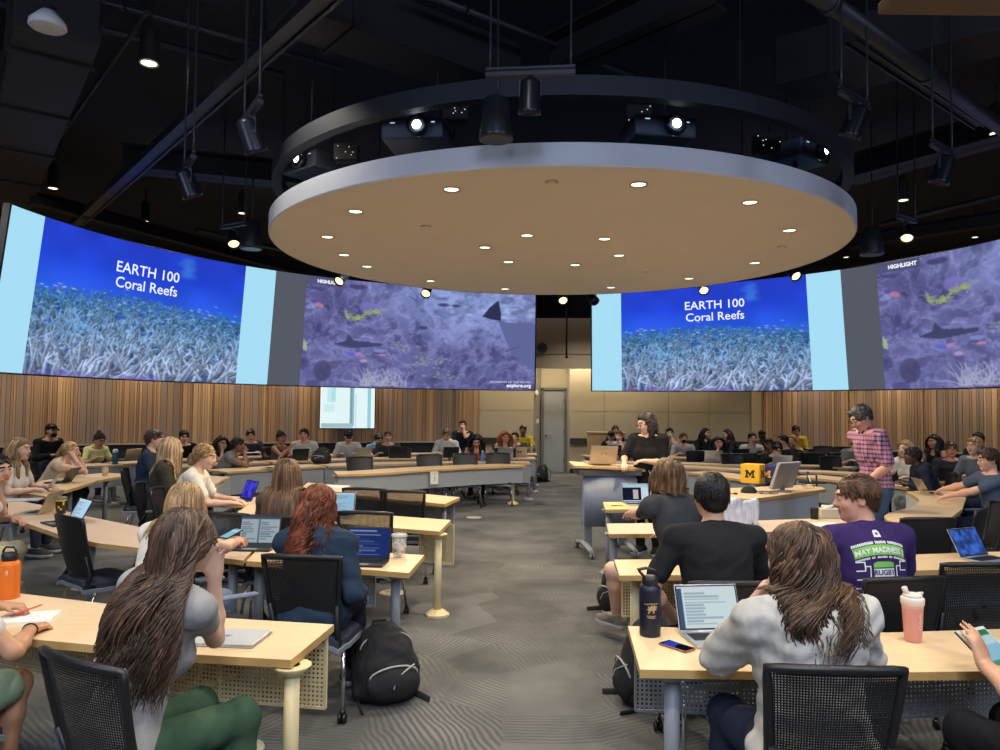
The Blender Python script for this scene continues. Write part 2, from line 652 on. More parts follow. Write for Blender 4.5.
def strip_wall(name, pts, z0, z1, m, thick=.1, smooth=False):
    mb = MB()
    n = len(pts)
    for i in range(n - 1):
        a, b = pts[i], pts[i + 1]
        t = (b - a).normalized(); nn = Vector((-t.y, t.x))
        mb.prism([(a.x, a.y), (b.x, b.y), (b.x + nn.x * thick, b.y + nn.y * thick), (a.x + nn.x * thick, a.y + nn.y * thick)], z0, z1)
    return struct(mb.build(name, m))


def poly_offset(pts, d):
    out = []
    for i, p in enumerate(pts):
        t = (pts[min(i + 1, len(pts) - 1)] - pts[max(i - 1, 0)]).normalized()
        out.append(p + Vector((t.y, -t.x)) * d)      # towards the room
    return out


def curve_pts(pts, step):
    pos, L_ = resample(pts, .1)
    n = max(2, int(L_ / step))
    return [pos(L_ * i / n)[0] for i in range(n + 1)]


M_black = mat('black_paint', (16, 16, 18), .8)
M_blackwall = mat('black_wall', (20, 20, 22), .7)
M_beige = mat('beige_panel', (176, 164, 140), .6, vary=.03, scale=3)
M_greybeige = mat('grey_panel', (138, 134, 124), .6)
M_bulk = mat('bulkhead_paint', (206, 192, 170), .7)
M_char = mat('charcoal_band', (26, 26, 28), .5)
M_ledge = mat('pale_ledge', (178, 160, 132), .5)

mb = MB().prism([(-17, -5), (18, -5), (18, 24), (-17, 24)], -.12, 0)
floor = struct(mb.build('floor', carpet_mat()))
mb = MB().prism([(-17, -5), (18, -5), (18, 24), (-17, 24)], HC, HC + .15)
struct(mb.build('ceiling', mat('black_deck', (13, 14, 18), .9, bump=.3, bscale=12)))
strip_wall('wall_near', [Vector((17, -4)), Vector((-16.5, -4))], 0, HC, mat('rear_wall', (120, 116, 108), .8))

LP, RP = curve_pts(WALL_L, .6), curve_pts(WALL_R, .6)
slat_wall('wall_left', WALL_L, .86, 3.3, 3)
slat_wall('wall_right', WALL_R, .86, 3.3, 5)
for nm, P in (('left', LP), ('right', RP)):
    strip_wall('wall_%s_upper' % nm, P, 3.3, HC, M_blackwall, .12)
    strip_wall('wall_%s_base' % nm, P, 0, .84, M_char, .12)
    strip_wall('trim_%s_ledge' % nm, poly_offset(P, .05), .835, .865, M_ledge, .12)

# far wall between the two slat walls: beige panels, door recess, right beige run
DY = 21.35
pA = Vector((-0.55, 20.55)); pB = atd(534, 400, 21.0).xy; pC = atd(541, 400, DY).xy
pD = atd(567, 400, DY).xy; pD2 = atd(570, 400, 20.9).xy
pE = Vector((2.9, 20.85)); pF = Vector((4.6, 20.45)); pG = atd(751.5, 400, 19.75).xy; pH = atd(761.5, 400, 19.5).xy


def panel_run(name, pts, z0, z1, m, joint=.012):
    """flush wall panels with narrow joints, about 1.2 m wide"""
    mb = MB()
    for i in range(len(pts) - 1):
        a, b = pts[i], pts[i + 1]
        t = (b - a); L_ = t.length; t.normalize(); nn = Vector((-t.y, t.x))
        n = max(1, round(L_ / 1.2))
        for k in range(n):
            u, v = a + t * (L_ * k / n + joint / 2), a + t * (L_ * (k + 1) / n - joint / 2)
            for zz0, zz1 in ((z0, z0 + (z1 - z0) * .52 - joint / 2), (z0 + (z1 - z0) * .52 + joint / 2, z1)) if z1 - z0 > 1.2 else ((z0, z1),):
                mb.prism([(u.x, u.y), (v.x, v.y), (v.x + nn.x * .05, v.y + nn.y * .05), (u.x + nn.x * .05, u.y + nn.y * .05)], zz0, zz1)
        mb.prism([(a.x + nn.x * .03, a.y + nn.y * .03), (b.x + nn.x * .03, b.y + nn.y * .03), (b.x + nn.x * .12, b.y + nn.y * .12), (a.x + nn.x * .12, a.y + nn.y * .12)], z0, z1, mi=1)
    return struct(mb.build(name, [m, M_greybeige]))


panel_run('wall_back_left', [pA, pB], 0, 3.3, M_beige)
panel_run('wall_back_recess', [pB, pC], 0, 3.3, M_greybeige)
panel_run('wall_back_right', [pD2, pE, pF, pG], 0, 3.3, M_beige)
strip_wall('trim_return', [pG, pH], 0, 3.3, mat('pale_trim', (190, 168, 136), .6), .1)
strip_wall('wall_back_header', [pC, pD], 2.36, 3.3, M_beige, .12)
strip_wall('wall_back_jamb', [pD, pD2], 0, 3.3, mat('pale_jamb', (188, 182, 168), .6), .1)
strip_wall('wall_back_upper', [pA, pB, pC, pD2, pE, pF, pG, pH], 3.3, HC, M_blackwall, .12)
# bulkhead in front of the far wall with a warm cove above the panels
bk = [pA + Vector((0, -.55)), atd(534, 340, 20.2).xy, atd(592, 340, 20.1).xy, pF + Vector((-.2, -.5)), pG + Vector((-.2, -.45))]
strip_wall('wall_bulkhead', bk, 2.86, 4.22, M_bulk, .08)
mb = MB()
far = [pA, pB, pC, pD2, pE, pF, pG]
mb.prism([(p.x, p.y) for p in bk] + [(p.x, p.y + .1) for p in far[::-1]], 3.22, 3.26)
struct(mb.build('ceiling_cove', mat('cove_soffit', (170, 160, 140), .7)))
# chair rail and base of the beige walls
for nm, pts in (('back_right', [pD2, pE, pF, pG]), ('back_left', [pA, pB])):
    strip_wall('trim_%s_rail' % nm, poly_offset(pts, .05), .80, .97, mat('dark_rail', (48, 44, 40), .5), .05)
    strip_wall('baseboard_%s' % nm, poly_offset(pts, .02), 0, .12, M_char, .03)
# door
dm = mat('grey_door', (158, 162, 164), .5)
w = (pD - pC).length - .06
door = empty('door_1', ((pC.x + pD.x) / 2, DY, 0)); door['kind'] = 'structure'
b_ = MB().box((0, .0, 1.15), (w - .1, .05, 2.30), bev=.006); b_.build('door_leaf', dm, door)
b_ = MB()
for sx in (-1, 1): b_.box((sx * (w / 2 - .01), -.01, 1.18), (.07, .12, 2.36))
b_.box((0, -.01, 2.345), (w + .05, .12, .07)); b_.build('door_frame', mat('door_frame', (112, 112, 110), .5), door)
b_ = MB().tube([(-w / 2 + .12, -.03, 1.02), (-w / 2 + .12, -.09, 1.02), (-w / 2 + .26, -.09, 1.02)], .013, 8).lathe([(.03, 0), (.03, .015)], (-w / 2 + .12, -.025, 1.02), 12, M=Matrix.Rotation(PI / 2, 3, 'X'))
b_.build('door_handle', mat('steel', (190, 190, 190), .25, 1.0), door)
b_ = MB()
for z in (.3, 1.15, 2.0): b_.box((w / 2 - .05, -.035, z), (.03, .02, .11))
b_.build('hinge', MATS['steel'], door)
b_ = MB().box((-.05, -.03, 1.72), (.14, .006, .1)); b_.build('door_plate', mat('grey_plate', (165, 165, 162), .4), door)
# light switch plate by the door
p = atd(537.5, 420, 21.12)
tag(MB().box((0, 0, 0), (.08, .02, .12), bev=.005).build('light_switch', mat('switch_plate', (205, 203, 196), .4)), 'small white switch plate on the grey recess left of the door', 'switch').location = (p.x, p.y, 1.42)
p = atd(536.5, 394, 21.05)
t = thing('wall_speaker', 'small pale device with short arm high on the wall left of the door', 'device', p)
MB().lathe([(.05, 0), (.06, .03), (.055, .12), (.02, .15)], (0, 0, -.05), 14).build('housing', mat('pale_device', (196, 192, 184), .4), t)
MB().box((.0, .06, .04), (.04, .12, .03)).build('bracket', MATS['pale_device'], t)
# round wall clock on the bulkhead
p = atd(542, 348, 20.08)
t = thing('wall_clock', 'round grey clock high on the dark bulkhead between the screens', 'clock', p)
Mx = Matrix.Rotation(PI / 2, 3, 'X')
MB().lathe([(.135, 0), (.14, .02), (.13, .04), (.115, .04), (.112, .03)], (0, .02, 0), 28, M=Mx).build('clock_rim', mat('clock_rim', (70, 68, 64), .4), t)
MB().lathe([(.118, .0), (.118, .026)], (0, .02, 0), 28, M=Mx).build('clock_face', mat('clock_face', (150, 146, 138), .5), t)
MB().box((.02, -.012, .03), (.012, .004, .09), Matrix.Rotation(R(35), 3, 'Y')).box((-.02, -.012, .0), (.012, .004, .07), Matrix.Rotation(R(-70), 3, 'Y')).build('clock_hands', M_black, t)

# ------------------------------------------------------------------ the wrap-round projection screens


def az_of(px, py, Rr):
    d = ray(px, py)
    a = d.x ** 2 + d.y ** 2; b = -2 * (d.x * C0.x + d.y * C0.y); c = C0.x ** 2 + C0.y ** 2 - Rr * Rr
    t = (-b + math.sqrt(max(0, b * b - 4 * a * c))) / (2 * a)
    return math.atan2(d.x * t - C0.x, d.y * t - C0.y)


def scr(az, v, off=0.0):
    z = SZ0 + (SZ1 - SZ0) * v
    r = SR - SK * (z - SZ0) - off
    return Vector((C0.x + r * math.sin(az), C0.y + r * math.cos(az), z))


def reef_slide():
    cv = Canvas(330, 232, (30, 60, 190))
    cv.grad([(0, (38, 62, 196)), (.22, (36, 70, 214)), (.42, (44, 92, 222)), (1, (60, 110, 190))])
    n = cv.noise(9, 1)[:, :, None]
    cv.a *= .92 + .16 * n
    for i in range(26):
        cv.ell(234 + random.gauss(0, 5), 8 + i * 1.3, 7 + random.random() * 5, 5, (70, 140, 225), .13, soft=4)
    r = random.Random(4)
    # distant haze of reef
    for j in range(70):
        cv.ell(r.uniform(0, 330), r.uniform(104, 125), r.uniform(8, 22), r.uniform(4, 9), (46, 110, 190), .3, soft=4)
    y = 104.0
    while y < 240:
        q = (y - 104) / 128
        L_ = 4 + 40 * q ** 1.2
        base = np.array((36, 84, 150)) * (1 - q) + np.array((70, 84, 132)) * q
        if q > .05:
            for i in range(int(30 - 14 * q)):
                cv.ell(r.uniform(0, 330), y + r.uniform(0, 6), r.uniform(4, 9) * (1 + q), r.uniform(2, 4) * (1 + q), base * r.uniform(.7, 1.05), .5, soft=2)
        for i in range(int(110 - 74 * q)):
            x = r.uniform(-5, 335)
            a = r.gauss(-PI / 2, .75) + .3
            yy = y + r.uniform(-3, 5) - 12 * math.sin(x * .012) * (1 - q)
            l = L_ * r.uniform(.5, 1.15)
            tone = np.array((92, 158, 212)) * (1 - q) + np.array((176, 196, 236)) * q
            tone = tone * r.uniform(.66, 1.12)
            w0 = .7 + 2.3 * q
            bend = r.uniform(-.5, .5)
            for sh, off_, kk in ((.66, 0, 1.25), (1.0, -.35, .75)):
                px_, py_, aa = x + off_ * w0, yy + off_ * w0, a
                for k in range(3):
                    x1, y1 = px_ + l / 3 * math.cos(aa), py_ + l / 3 * math.sin(aa)
                    cv.line(px_, py_, x1, y1, w0 * kk * (1 - .22 * k), w0 * kk * (1 - .22 * (k + 1)), tone * sh * (.86 + .09 * k))
                    if k == 1 and sh == 1.0 and q > .15 and i % 2:
                        b = aa + (.8 if i % 4 == 1 else -.8)
                        cv.line(x1, y1, x1 + l * .3 * math.cos(b), y1 + l * .3 * math.sin(b), w0 * .8, w0 * .4, tone * .95)
                    px_, py_ = x1, y1; aa += bend * .5
            if q > .35: cv.ell(px_, py_, w0 * .45, w0 * .45, (214, 224, 246), .5)
        y += 3 + 5 * q
    for i in range(30):
        cv.ell(r.uniform(0, 200), r.uniform(225, 234), r.uniform(5, 14), 5, (110, 96, 190), .2, soft=3)
    for i in range(44):   # pale-blue clump, left middle
        cv.ell(70 + r.gauss(0, 18), 152 + r.gauss(0, 7), 3, 2.4, (110, 170, 225), .5)
    for i in range(70):   # fish
        x, yy = r.uniform(4, 326), r.gauss(112, 14)
        if x < 120: yy -= 18 * (1 - x / 120)
        l = r.uniform(1.8, 4)
        cv.ell(x, yy, l, l * .33, r.choice(((170, 200, 240), (120, 160, 226), (200, 170, 214), (90, 130, 200))), .85, rot=r.uniform(-.2, .5))
    cv.blur(.6)
    return cv


def aquarium_video():
    cv = Canvas(330, 176, (98, 92, 168))
    n1, n2, n3 = cv.noise(8, 2), cv.warp(12, 3, 12), cv.warp(30, 40, 8)
    rid = 1 - np.abs(n2 - .5) * 5
    r2 = 1 - np.abs(n3 - .5) * 5
    v = .30 + .45 * (n1 - .3) + .30 * rid.clip(0, 1) ** 2 + .30 * r2.clip(0, 1) ** 3 + .5 * (n3 - .5)
    xs = np.linspace(0, 1, 330)[None, :]; ys = np.linspace(0, 1, 176)[:, None]
    bright = np.clip(1.25 - np.hypot((xs - .74) / .42, (ys - .08) / .42), 0, 1)
    v = v * (.80 + .1 * (1 - ys)) + .28 * bright
    lo, hi = np.array((52, 48, 112)), np.array((152, 146, 226))
    col = lo + (hi - lo) * np.clip(v, 0, 1.2)[:, :, None]
    col = col * (1 - .45 * bright[:, :, None]) + np.array((126, 168, 236)) * (.45 * bright[:, :, None]) * (.6 + .8 * n3[:, :, None])
    cv.a = col
    r = random.Random(8)
    X, Y = 330.0, 176.0
    for i in range(130):      # rock streaks
        x, y = r.uniform(0, X), r.uniform(0, Y); a = r.gauss(.25, .5); l = r.uniform(4, 15)
        t = np.array((160, 150, 226)) if r.random() < .5 else np.array((56, 50, 110))
        cv.line(x, y, x + l * math.cos(a), y + l * math.sin(a), .9, .3, t, .4)
    for i in range(34): cv.ell(r.uniform(190, 325), r.uniform(2, 50), r.uniform(2, 7), r.uniform(1, 3), (176, 206, 246), .45, soft=2)
    for (cx, cy, rx, ry, c, al) in ((30, 150, 12, 17, (70, 62, 112), .7), (88, 42, 12, 9, (118, 108, 206), .8), (72, 10, 12, 4, (60, 56, 118), .8),
                                    (196, 30, 8, 3, (52, 54, 104), .8), (214, 31, 6, 2.4, (52, 54, 104), .8), (168, 71, 7, 3, (56, 56, 120), .8), (112, 44, 5, 3, (150, 160, 190), .6)):
        cv.ell(cx, cy, rx, ry, c, al, soft=2)
    for i in range(60):       # yellow-green branching coral
        x = r.uniform(56, 106); y = 56 + 7 * math.sin((x - 56) * .12) + r.gauss(0, 2); a = r.uniform(-2.6, .3)
        cv.line(x, y, x + 7 * math.cos(a), y + 5 * math.sin(a), .9, .5, (176, 188, 92), .75)
    for i in range(26): cv.ell(r.gauss(180, 14), r.gauss(128, 9), 2.2, 1.3, (150, 176, 120), .7)
    for i in range(14): cv.ell(r.gauss(196, 20), r.gauss(152, 6), 2.6, 1.5, (140, 176, 130), .6)
    for i in range(12): cv.ell(r.gauss(138, 9), r.gauss(104, 4), 2.6, 1.4, (150, 170, 150), .6)
    cv.ell(20, 45, 6, 3.4, (224, 104, 134), .95, rot=.4); cv.ell(9, 48, 8, 4, (150, 158, 232), .6, rot=-.3); cv.ell(12, 40, 4, 2, (70, 70, 200), .9)
    cv.poly([(.13, .60), (.18, .565), (.19, .50), (.215, .56), (.34, .575), (.33, .60), (.2, .63)], (62, 66, 116), .95)     # shark
    cv.ell(68, 121, 7, 3.2, (76, 96, 236), .95, rot=.2); cv.ell(78, 120, 5, 2.6, (206, 110, 190), .95, rot=-.4)
    cv.ell(112, 120, 5, 2, (224, 120, 160), .9); cv.ell(108, 113, 8, 3, (120, 150, 230), .8); cv.ell(86, 131, 5, 3, (206, 150, 206), .8)
    for i in range(46):       # pale fan coral, bottom
        x0, y0 = r.uniform(84, 150), 172; a = r.gauss(-PI / 2, .55); x, y = x0, y0
        for k in range(4):
            l = r.uniform(6, 10); x1, y1 = x + l * math.cos(a), y + l * math.sin(a)
            cv.line(x, y, x1, y1, .9 - .15 * k, .7 - .15 * k, (176, 168, 206), .8)
            x, y = x1, y1; a += r.gauss(0, .4)
    for i in range(20): cv.line(2, 110 + r.uniform(-8, 8), 4 + r.uniform(0, 3), 112 + r.uniform(-8, 8), .8, .5, (170, 196, 140), .8)
    # big ray on the right: dark fin and broad grey body
    cv.poly([(.765, .27), (.80, .17), (.835, .11), (.845, .2), (.848, .31), (.80, .295)], (40, 44, 84), .95)
    cv.poly([(.835, .31), (.9, .33), (1, .33), (1, .80), (.95, .74), (.89, .60), (.86, .45)], (92, 100, 168), .96)
    cv.line(.87 * X, .61 * Y, .93 * X, .56 * Y, 1.2, .6, (60, 66, 120), .7)
    cv.rect(0, 0, .16, .075, (78, 76, 120), .8)
    cv.blur(.4)
    g = cv.a.mean(2, keepdims=True)
    cv.a = (cv.a * .72 + g * .28) * np.array((.93, .97, .98))
    return cv


def text_on_screen(txt, az0, az1, v, hv, parent, rgb, off, align='center', bold=0.0):
    """lettering laid on the screen; centred on (az0+az1)/2, hv = letter height as a share of the screen height"""
    H_ = (SZ1 - SZ0) * hv
    me = cut_mesh(text_mesh(txt, H_ / .72, bold=bold, font_x=1.08), .05)
    xs = [q.co.x for q in me.vertices]; w = max(xs) - min(xs); x0 = min(xs)
    ym = min(q.co.y for q in me.vertices)
    rmid = SR - SK * (SZ1 - SZ0) * v
    arc = w / rmid
    a0 = (az0 + az1) / 2 - arc / 2 if align == 'center' else (az0 if align == 'left' else az1 - arc)
    for q in me.vertices:
        P = scr(a0 + (q.co.x - x0) / rmid, v + (q.co.y) / (SZ1 - SZ0), .012)
        q.co = P - off
    me.materials.append(glow('screen_text_%d_%d_%d' % rgb, rgb, 1.0))
    return link('lettering', me, parent)


SLIDE, VIDEO = reef_slide(), aquarium_video()
aW0 = az_of(11.7, 207.3, SR - SK * (SZ1 - SZ0)); aS0 = az_of(22, 371, SR); aS1 = az_of(235.4, 382.4, SR); aW1 = az_of(266.8, 384.5, SR)
aV0 = az_of(299, 388, SR); aV1 = az_of(534.4, 391.4, SR)
bW0 = az_of(592.2, 392.5, SR); bS0 = az_of(622, 392.3, SR); bS1 = az_of(813, 391.7, SR); bW1 = az_of(848.8, 390.4, SR); bV0 = az_of(885.8, 388.5, SR)
bV1 = bV0 + (aV1 - aV0)


def make_screen(name, label, W0, S0, S1, W1, V0, V1):
    mid = (W0 + V1) / 2
    off = scr(mid, 0, -.1); off.z = SZ0
    root = thing(name, label, 'projection screen', off)
    mb = MB()
    n = 60
    f_ = lambda o: (lambda u, v: scr(W0 - .004 + (V1 - W0 + .008) * u, -.008 + 1.016 * v, o))
    mb.grid(f_(0), n, 1)
    mb.grid(f_(-.09), n, 1, flip=True)
    for v in (-.008, 1.008):
        mb.grid(lambda u, q: scr(W0 - .004 + (V1 - W0 + .008) * u, v, -.09 * q), n, 1, flip=v > 0)
    for a in (W0 - .004, V1 + .004):
        mb.grid(lambda u, q: scr(a, -.008 + 1.016 * q, -.09 * u), 1, 1)
    mb.build('screen_panel', mat('screen_fabric', (40, 42, 46), .8), root, off)

    def pane(nm, a, b, m):
        MB().grid(lambda u, v: scr(a + (b - a) * u, v, .004), max(2, int((b - a) * 40)), 1).build(nm, m, root, off)
    wm = glow('projected_pale_blue', (168, 222, 246), 1.0)
    gm = glow('projected_grey', (86, 90, 100), 1.0)
    pane('side_bar', W0, S0, wm); pane('side_bar', S1, W1, wm); pane('grey_bar', W1, V0, gm)
    raster_mesh('reef_slide', SLIDE, lambda u, v: scr(S0 + (S1 - S0) * u, v, .006), root, 1.0, off)
    raster_mesh('aquarium_picture', VIDEO, lambda u, v: scr(V0 + (V1 - V0) * u, v, .006), root, 1.0, off)
    g = S0 + (S1 - S0) * .5
    return root, off, S0, S1, V0, V1


for args in (('projection_screen', 'curved projection screen hanging at the left of the gap, slide at its left end', aW0, aS0, aS1, aW1, aV0, aV1),
             ('projection_screen', 'curved projection screen hanging at the right of the gap, slide beside the gap', bW0, bS0, bS1, bW1, bV0, bV1)):
    root, off, S0, S1, V0, V1 = make_screen(*args)
    dS = S1 - S0
    W_ = (240, 246, 255)
    text_on_screen('EARTH 100', S0 + dS * .345, S0 + dS * .685, .75, .078, root, W_, off, bold=.002)
    text_on_screen('Coral Reefs', S0 + dS * .345, S0 + dS * .685, .64, .078, root, W_, off, bold=.002)
    text_on_screen('HIGHLIGHT', V0 + (V1 - V0) * .045, 0, .937, .03, root, W_, off, 'left', bold=.004)
    text_on_screen('AQUARIUM OF THE PACIFIC', 0, V1 - (V1 - V0) * .015, .062, .022, root, (210, 214, 240), off, 'right')
    text_on_screen('explore.org', 0, V1 - (V1 - V0) * .015, .018, .035, root, W_, off, 'right', bold=.003)
# ================================================================== CEILING
M_rim = mat('disc_white', (214, 216, 222), .6)
M_soffit = mat('disc_soffit', (243, 229, 206), .7, vary=.02, scale=2)
DR, DZ0, DZ1 = 3.15, 3.56, 3.735
DC = Vector((0.61, 8.58, 0))
t = thing('ceiling_canopy', 'large round floating ceiling disc with white rim and beige underside', 'ceiling disc', (DC.x, DC.y, DZ0))
n = 128
MB().lathe([(DR - .012, .0), (DR, .012), (DR, DZ1 - DZ0), (DR - .02, DZ1 - DZ0 + .01), (0, DZ1 - DZ0 + .01)], (0, 0, 0), n, smooth=False, caps=False).build('rim', M_rim, t)
MB().lathe([(0, .004), (DR - .014, .004)], (0, 0, 0), n, smooth=False, caps=False).build('soffit', M_soffit, t)
for k in range(8):
    a = 2 * PI * k / 8 + .3
    MB().tube([(DR * .8 * math.cos(a), DR * .8 * math.sin(a), .17), (DR * .8 * math.cos(a), DR * .8 * math.sin(a), HC - DZ0)], .008, 6).build('hanger_rod', M_black, t)

M_trim = mat('light_trim', (196, 190, 176), .4)
M_lens = glow('warm_lens', (255, 240, 205), 3.2)
M_lensw = glow('deck_lens', (255, 244, 220), 3.0)


def spot(loc, energy, col, angle=110, blend=.7, rad=.05, rot=(0, 0, 0)):
    l = bpy.data.lights.new('lamp', 'SPOT')
    l.energy = energy; l.color = col; l.spot_size = R(angle); l.spot_blend = blend; l.shadow_soft_size = rad
    o = bpy.data.objects.new('lamp', l); C.objects.link(o)
    o.location = loc; o.rotation_euler = rot
    return o


def downlight(p, r, label, first=[None], lens=None):
    if first[0] is None:
        t = thing('downlight', label, 'ceiling light', p, group=None)
        MB().lathe([(.78, -.02), (1.0, -.10), (1.0, .0), (.8, .35), (.7, .35)], n=20).build('trim_ring', M_trim, t)
        MB().lathe([(0, -.03), (.8, -.03)], n=20, smooth=False, caps=False).build('lens', M_lens, t)
        first[0] = t
    else:
        t = dup(first[0], p, label=label)
    t.scale = (r, r, .12)
    return t


disc_px = [(451.5, 189.5), (638.5, 184.5), (750, 202.5), (355.5, 211.5), (327.5, 237), (344, 255), (367, 266.5), (485, 247.5), (508.5, 262),
           (430.5, 281), (527, 235.5), (604.5, 239), (619, 255.5), (575, 265), (755, 263), (789.5, 230.5), (689, 278.5), (505, 289), (611, 287.5)]
names = ['round downlight in the disc, front row left of centre', 'round downlight in the disc, front row right of centre', 'round downlight in the disc, front row near the right edge',
         'round downlight in the disc, front row near the left edge', 'leftmost small downlight near the left rim of the disc', 'faint downlight inside the left rim of the disc, behind the leftmost one',
         'downlight near the left back rim of the disc', 'downlight in the middle of the disc, left of its centre pair', 'downlight in the disc just behind the middle left pair light',
         'downlight near the back left rim of the disc, above the aquarium picture', 'downlight nearest the centre of the disc, front of the inner ring', 'downlight right of the disc centre, front of inner ring',
         'downlight right of the disc centre, second in inner ring', 'downlight at the back of the inner ring of the disc', 'downlight near the right back rim of the disc', 'rightmost downlight near the right rim of the disc',
         'downlight near the back right rim of the disc, above the reef slide', 'rearmost downlight of the disc, left of the gap', 'rearmost downlight of the disc, right of the gap']
for (px, py), nm in zip(disc_px, names):
    p = at(px, py, DZ0)
    downlight((p.x, p.y, DZ0 + .004), .072, nm)
canopy = bpy.data.objects['ceiling_canopy']
for k, (px, py) in enumerate([(552, 182), (426, 226.5), (782, 247), (648, 272)]):
    p = at(px, py, DZ0)
    MB().lathe([(.05, .004), (.055, -.008), (.03, -.02), (0, -.022)], (p.x - DC.x, p.y - DC.y, 0), n=16).build('cover_cap', M_soffit, canopy)
deck_px = [(149, 63, .13), (53, 188, .11), (145, 221, .10), (242, 213, .10), (903, 200, .12), (997, 133, .13), (846, 287 - 30, .09), (975, 237, .09)]
dn = ['round downlight in the black deck, nearest at upper left', 'round downlight in the black deck above the left end of the left screen', 'round downlight in the black deck above the left slide',
      'round downlight in the black deck beside the left rim of the disc', 'round downlight in the black deck right of the disc', 'round downlight in the black deck at the right edge of the picture',
      'small round downlight just behind the right rim of the disc', 'small downlight above the right aquarium picture']
for (px, py, r), nm in zip(deck_px, dn):
    p = at(px, py, 4.9)
    r *= .66
    downlight((p.x, p.y, 4.9), r, nm)
    tag(MB().lathe([(r * .98, 0), (r * .98, .3), (r * .6, .34)], n=16).lathe([(.012, .34), (.012, HC - 4.9)], n=6).build('light_can', M_black), 'black can above ' + nm.replace('round ', ''), 'light housing').location = (p.x, p.y, 4.9)

# white round ceiling speaker, upper left
p = at(47.5, 28, 4.6)
t = thing('ceiling_speaker', 'white round ceiling speaker under the dark duct at upper left', 'speaker', p)
MB().lathe([(.12, .0), (.13, .01), (.125, .045), (.05, .13)], n=24).build('housing', mat('speaker_white', (220, 220, 218), .5, vary=.1, scale=90), t)
MB().lathe([(0, -.006), (.11, -.004), (.122, .002)], n=24).build('grille', mat('speaker_grille', (196, 198, 200), .6, vary=.2, scale=60), t)
MB().lathe([(.05, .13), (.05, .16)], n=14).build('mount', M_black, t)

# dark hoop above the disc that carries the projectors
M_hoop = mat('hoop_dark', (24, 27, 35), .6)
HZ0, HZ1, HRR = 4.10, 4.25, 3.13
t = thing('lighting_hoop', 'dark grey suspended ring over the ceiling disc', 'ring', (DC.x, DC.y, HZ0))
MB().lathe([(HRR, 0), (HRR, HZ1 - HZ0), (HRR - .1, HZ1 - HZ0), (HRR - .1, 0), (HRR, 0)], n=128, smooth=False, caps=False).build('ring_band', M_hoop, t)
for k in range(10):
    a = 2 * PI * k / 10 + .1
    MB().tube([(HRR * .984 * math.cos(a), HRR * .984 * math.sin(a), .1), (HRR * .984 * math.cos(a), HRR * .984 * math.sin(a), HC - HZ0)], .007, 6).build('hanger_rod', M_black, t)

# projectors between ring and disc
M_proj = mat('projector_shell', (62, 68, 80), .45)


def projector(px, py, Y, yaw, label, lens=1.0):
    p = atd(px, py, Y)
    t = thing('projector', label, 'projector', p, R(yaw))
    MB().box((0, .16, .0), (.52, .42, .17), bev=.02).build('casing', M_proj, t)
    MB().lathe([(.075, 0), (.085, .02), (.085, .07), (.062, .075)], (.06, -.05, 0.0), 20, M=Matrix.Rotation(PI / 2, 3, 'X'), caps=False).build('lens_barrel', mat('lens_barrel', (20, 20, 24), .3), t)
    MB().lathe([(0, .056), (.022, .052), (.038, .04)], (.06, -.08, .0), 18, M=Matrix.Rotation(PI / 2, 3, 'X')).build('lens', glow('projector_beam', (216, 244, 255), 9.0 * lens), t)
    MB().box((.0, -.053, .075), (.36, .006, .004)).build('vent_slot', M_black, t)
    b = MB(); b.box((.18, -.056, .04), (.03, .004, .006)).box((-.16, -.056, .045), (.04, .004, .005))
    b.build('indicator', glow('status_led', (190, 214, 255), 1.2), t)
    MB().box((.06, -.057, -.075), (.012, .006, .01)).build('power_led', glow('green_led', (90, 220, 150), 1.5), t)
    MB().tube([(0, .16, .08), (0, .16, HZ0 - p.z + .02)], .025, 8).build('mount_pole', M_black, t)
    b = MB()
    for s in (-1, 1): b.tube([(s * .2, .02, .09), (s * .2, .34, .11)], .012, 6)
    b.build('mount_bracket', M_black, t)
    return t


projector(413, 130, 6.1, -8, 'projector with lit lens above the disc rim, left of centre')
projector(664, 128, 6.0, 10, 'projector with lit lens above the disc rim, right of centre')
projector(811, 152, 7.0, 40, 'projector with lit lens above the right end of the disc rim', .6)
projector(303, 163, 7.2, -40, 'projector with lit lens above the left end of the disc rim', .5)
# the cable clutter with tiny lights next to each projector
for k, (px, py, Y) in enumerate([(455, 108, 6.3), (345, 150, 6.8), (640, 112, 6.2), (770, 140, 6.6)]):
    p = atd(px, py, Y)
    t = thing('junction_box', ['black junction box with tiny lights beside the projector left of centre', 'black junction box with tiny lights beside the far left projector',
              'black junction box with tiny lights beside the projector right of centre', 'black junction box with tiny lights beside the right projector'][k], 'junction box', p)
    MB().box((0, .1, 0), (.22, .14, .16), bev=.01).build('casing', M_black, t)
    b = MB(); r = random.Random(k)
    for q in range(6): b.box((r.uniform(-.1, .1), .027, r.uniform(-.07, .07)), (.008, .004, .006))
    b.build('indicator', glow('tiny_led', (226, 226, 216), 1.1), t)
    MB().tube([(.02, .1, .07), (.05, .12, .2), (-.02, .1, HZ0 - p.z)], .01, 6).build('cable', M_black, t)

# adjustable spot heads on short hanging track bars
M_track = mat('track_metal', (52, 54, 62), .4, .3)
M_head = mat('spot_head', (34, 37, 46), .35, .4)


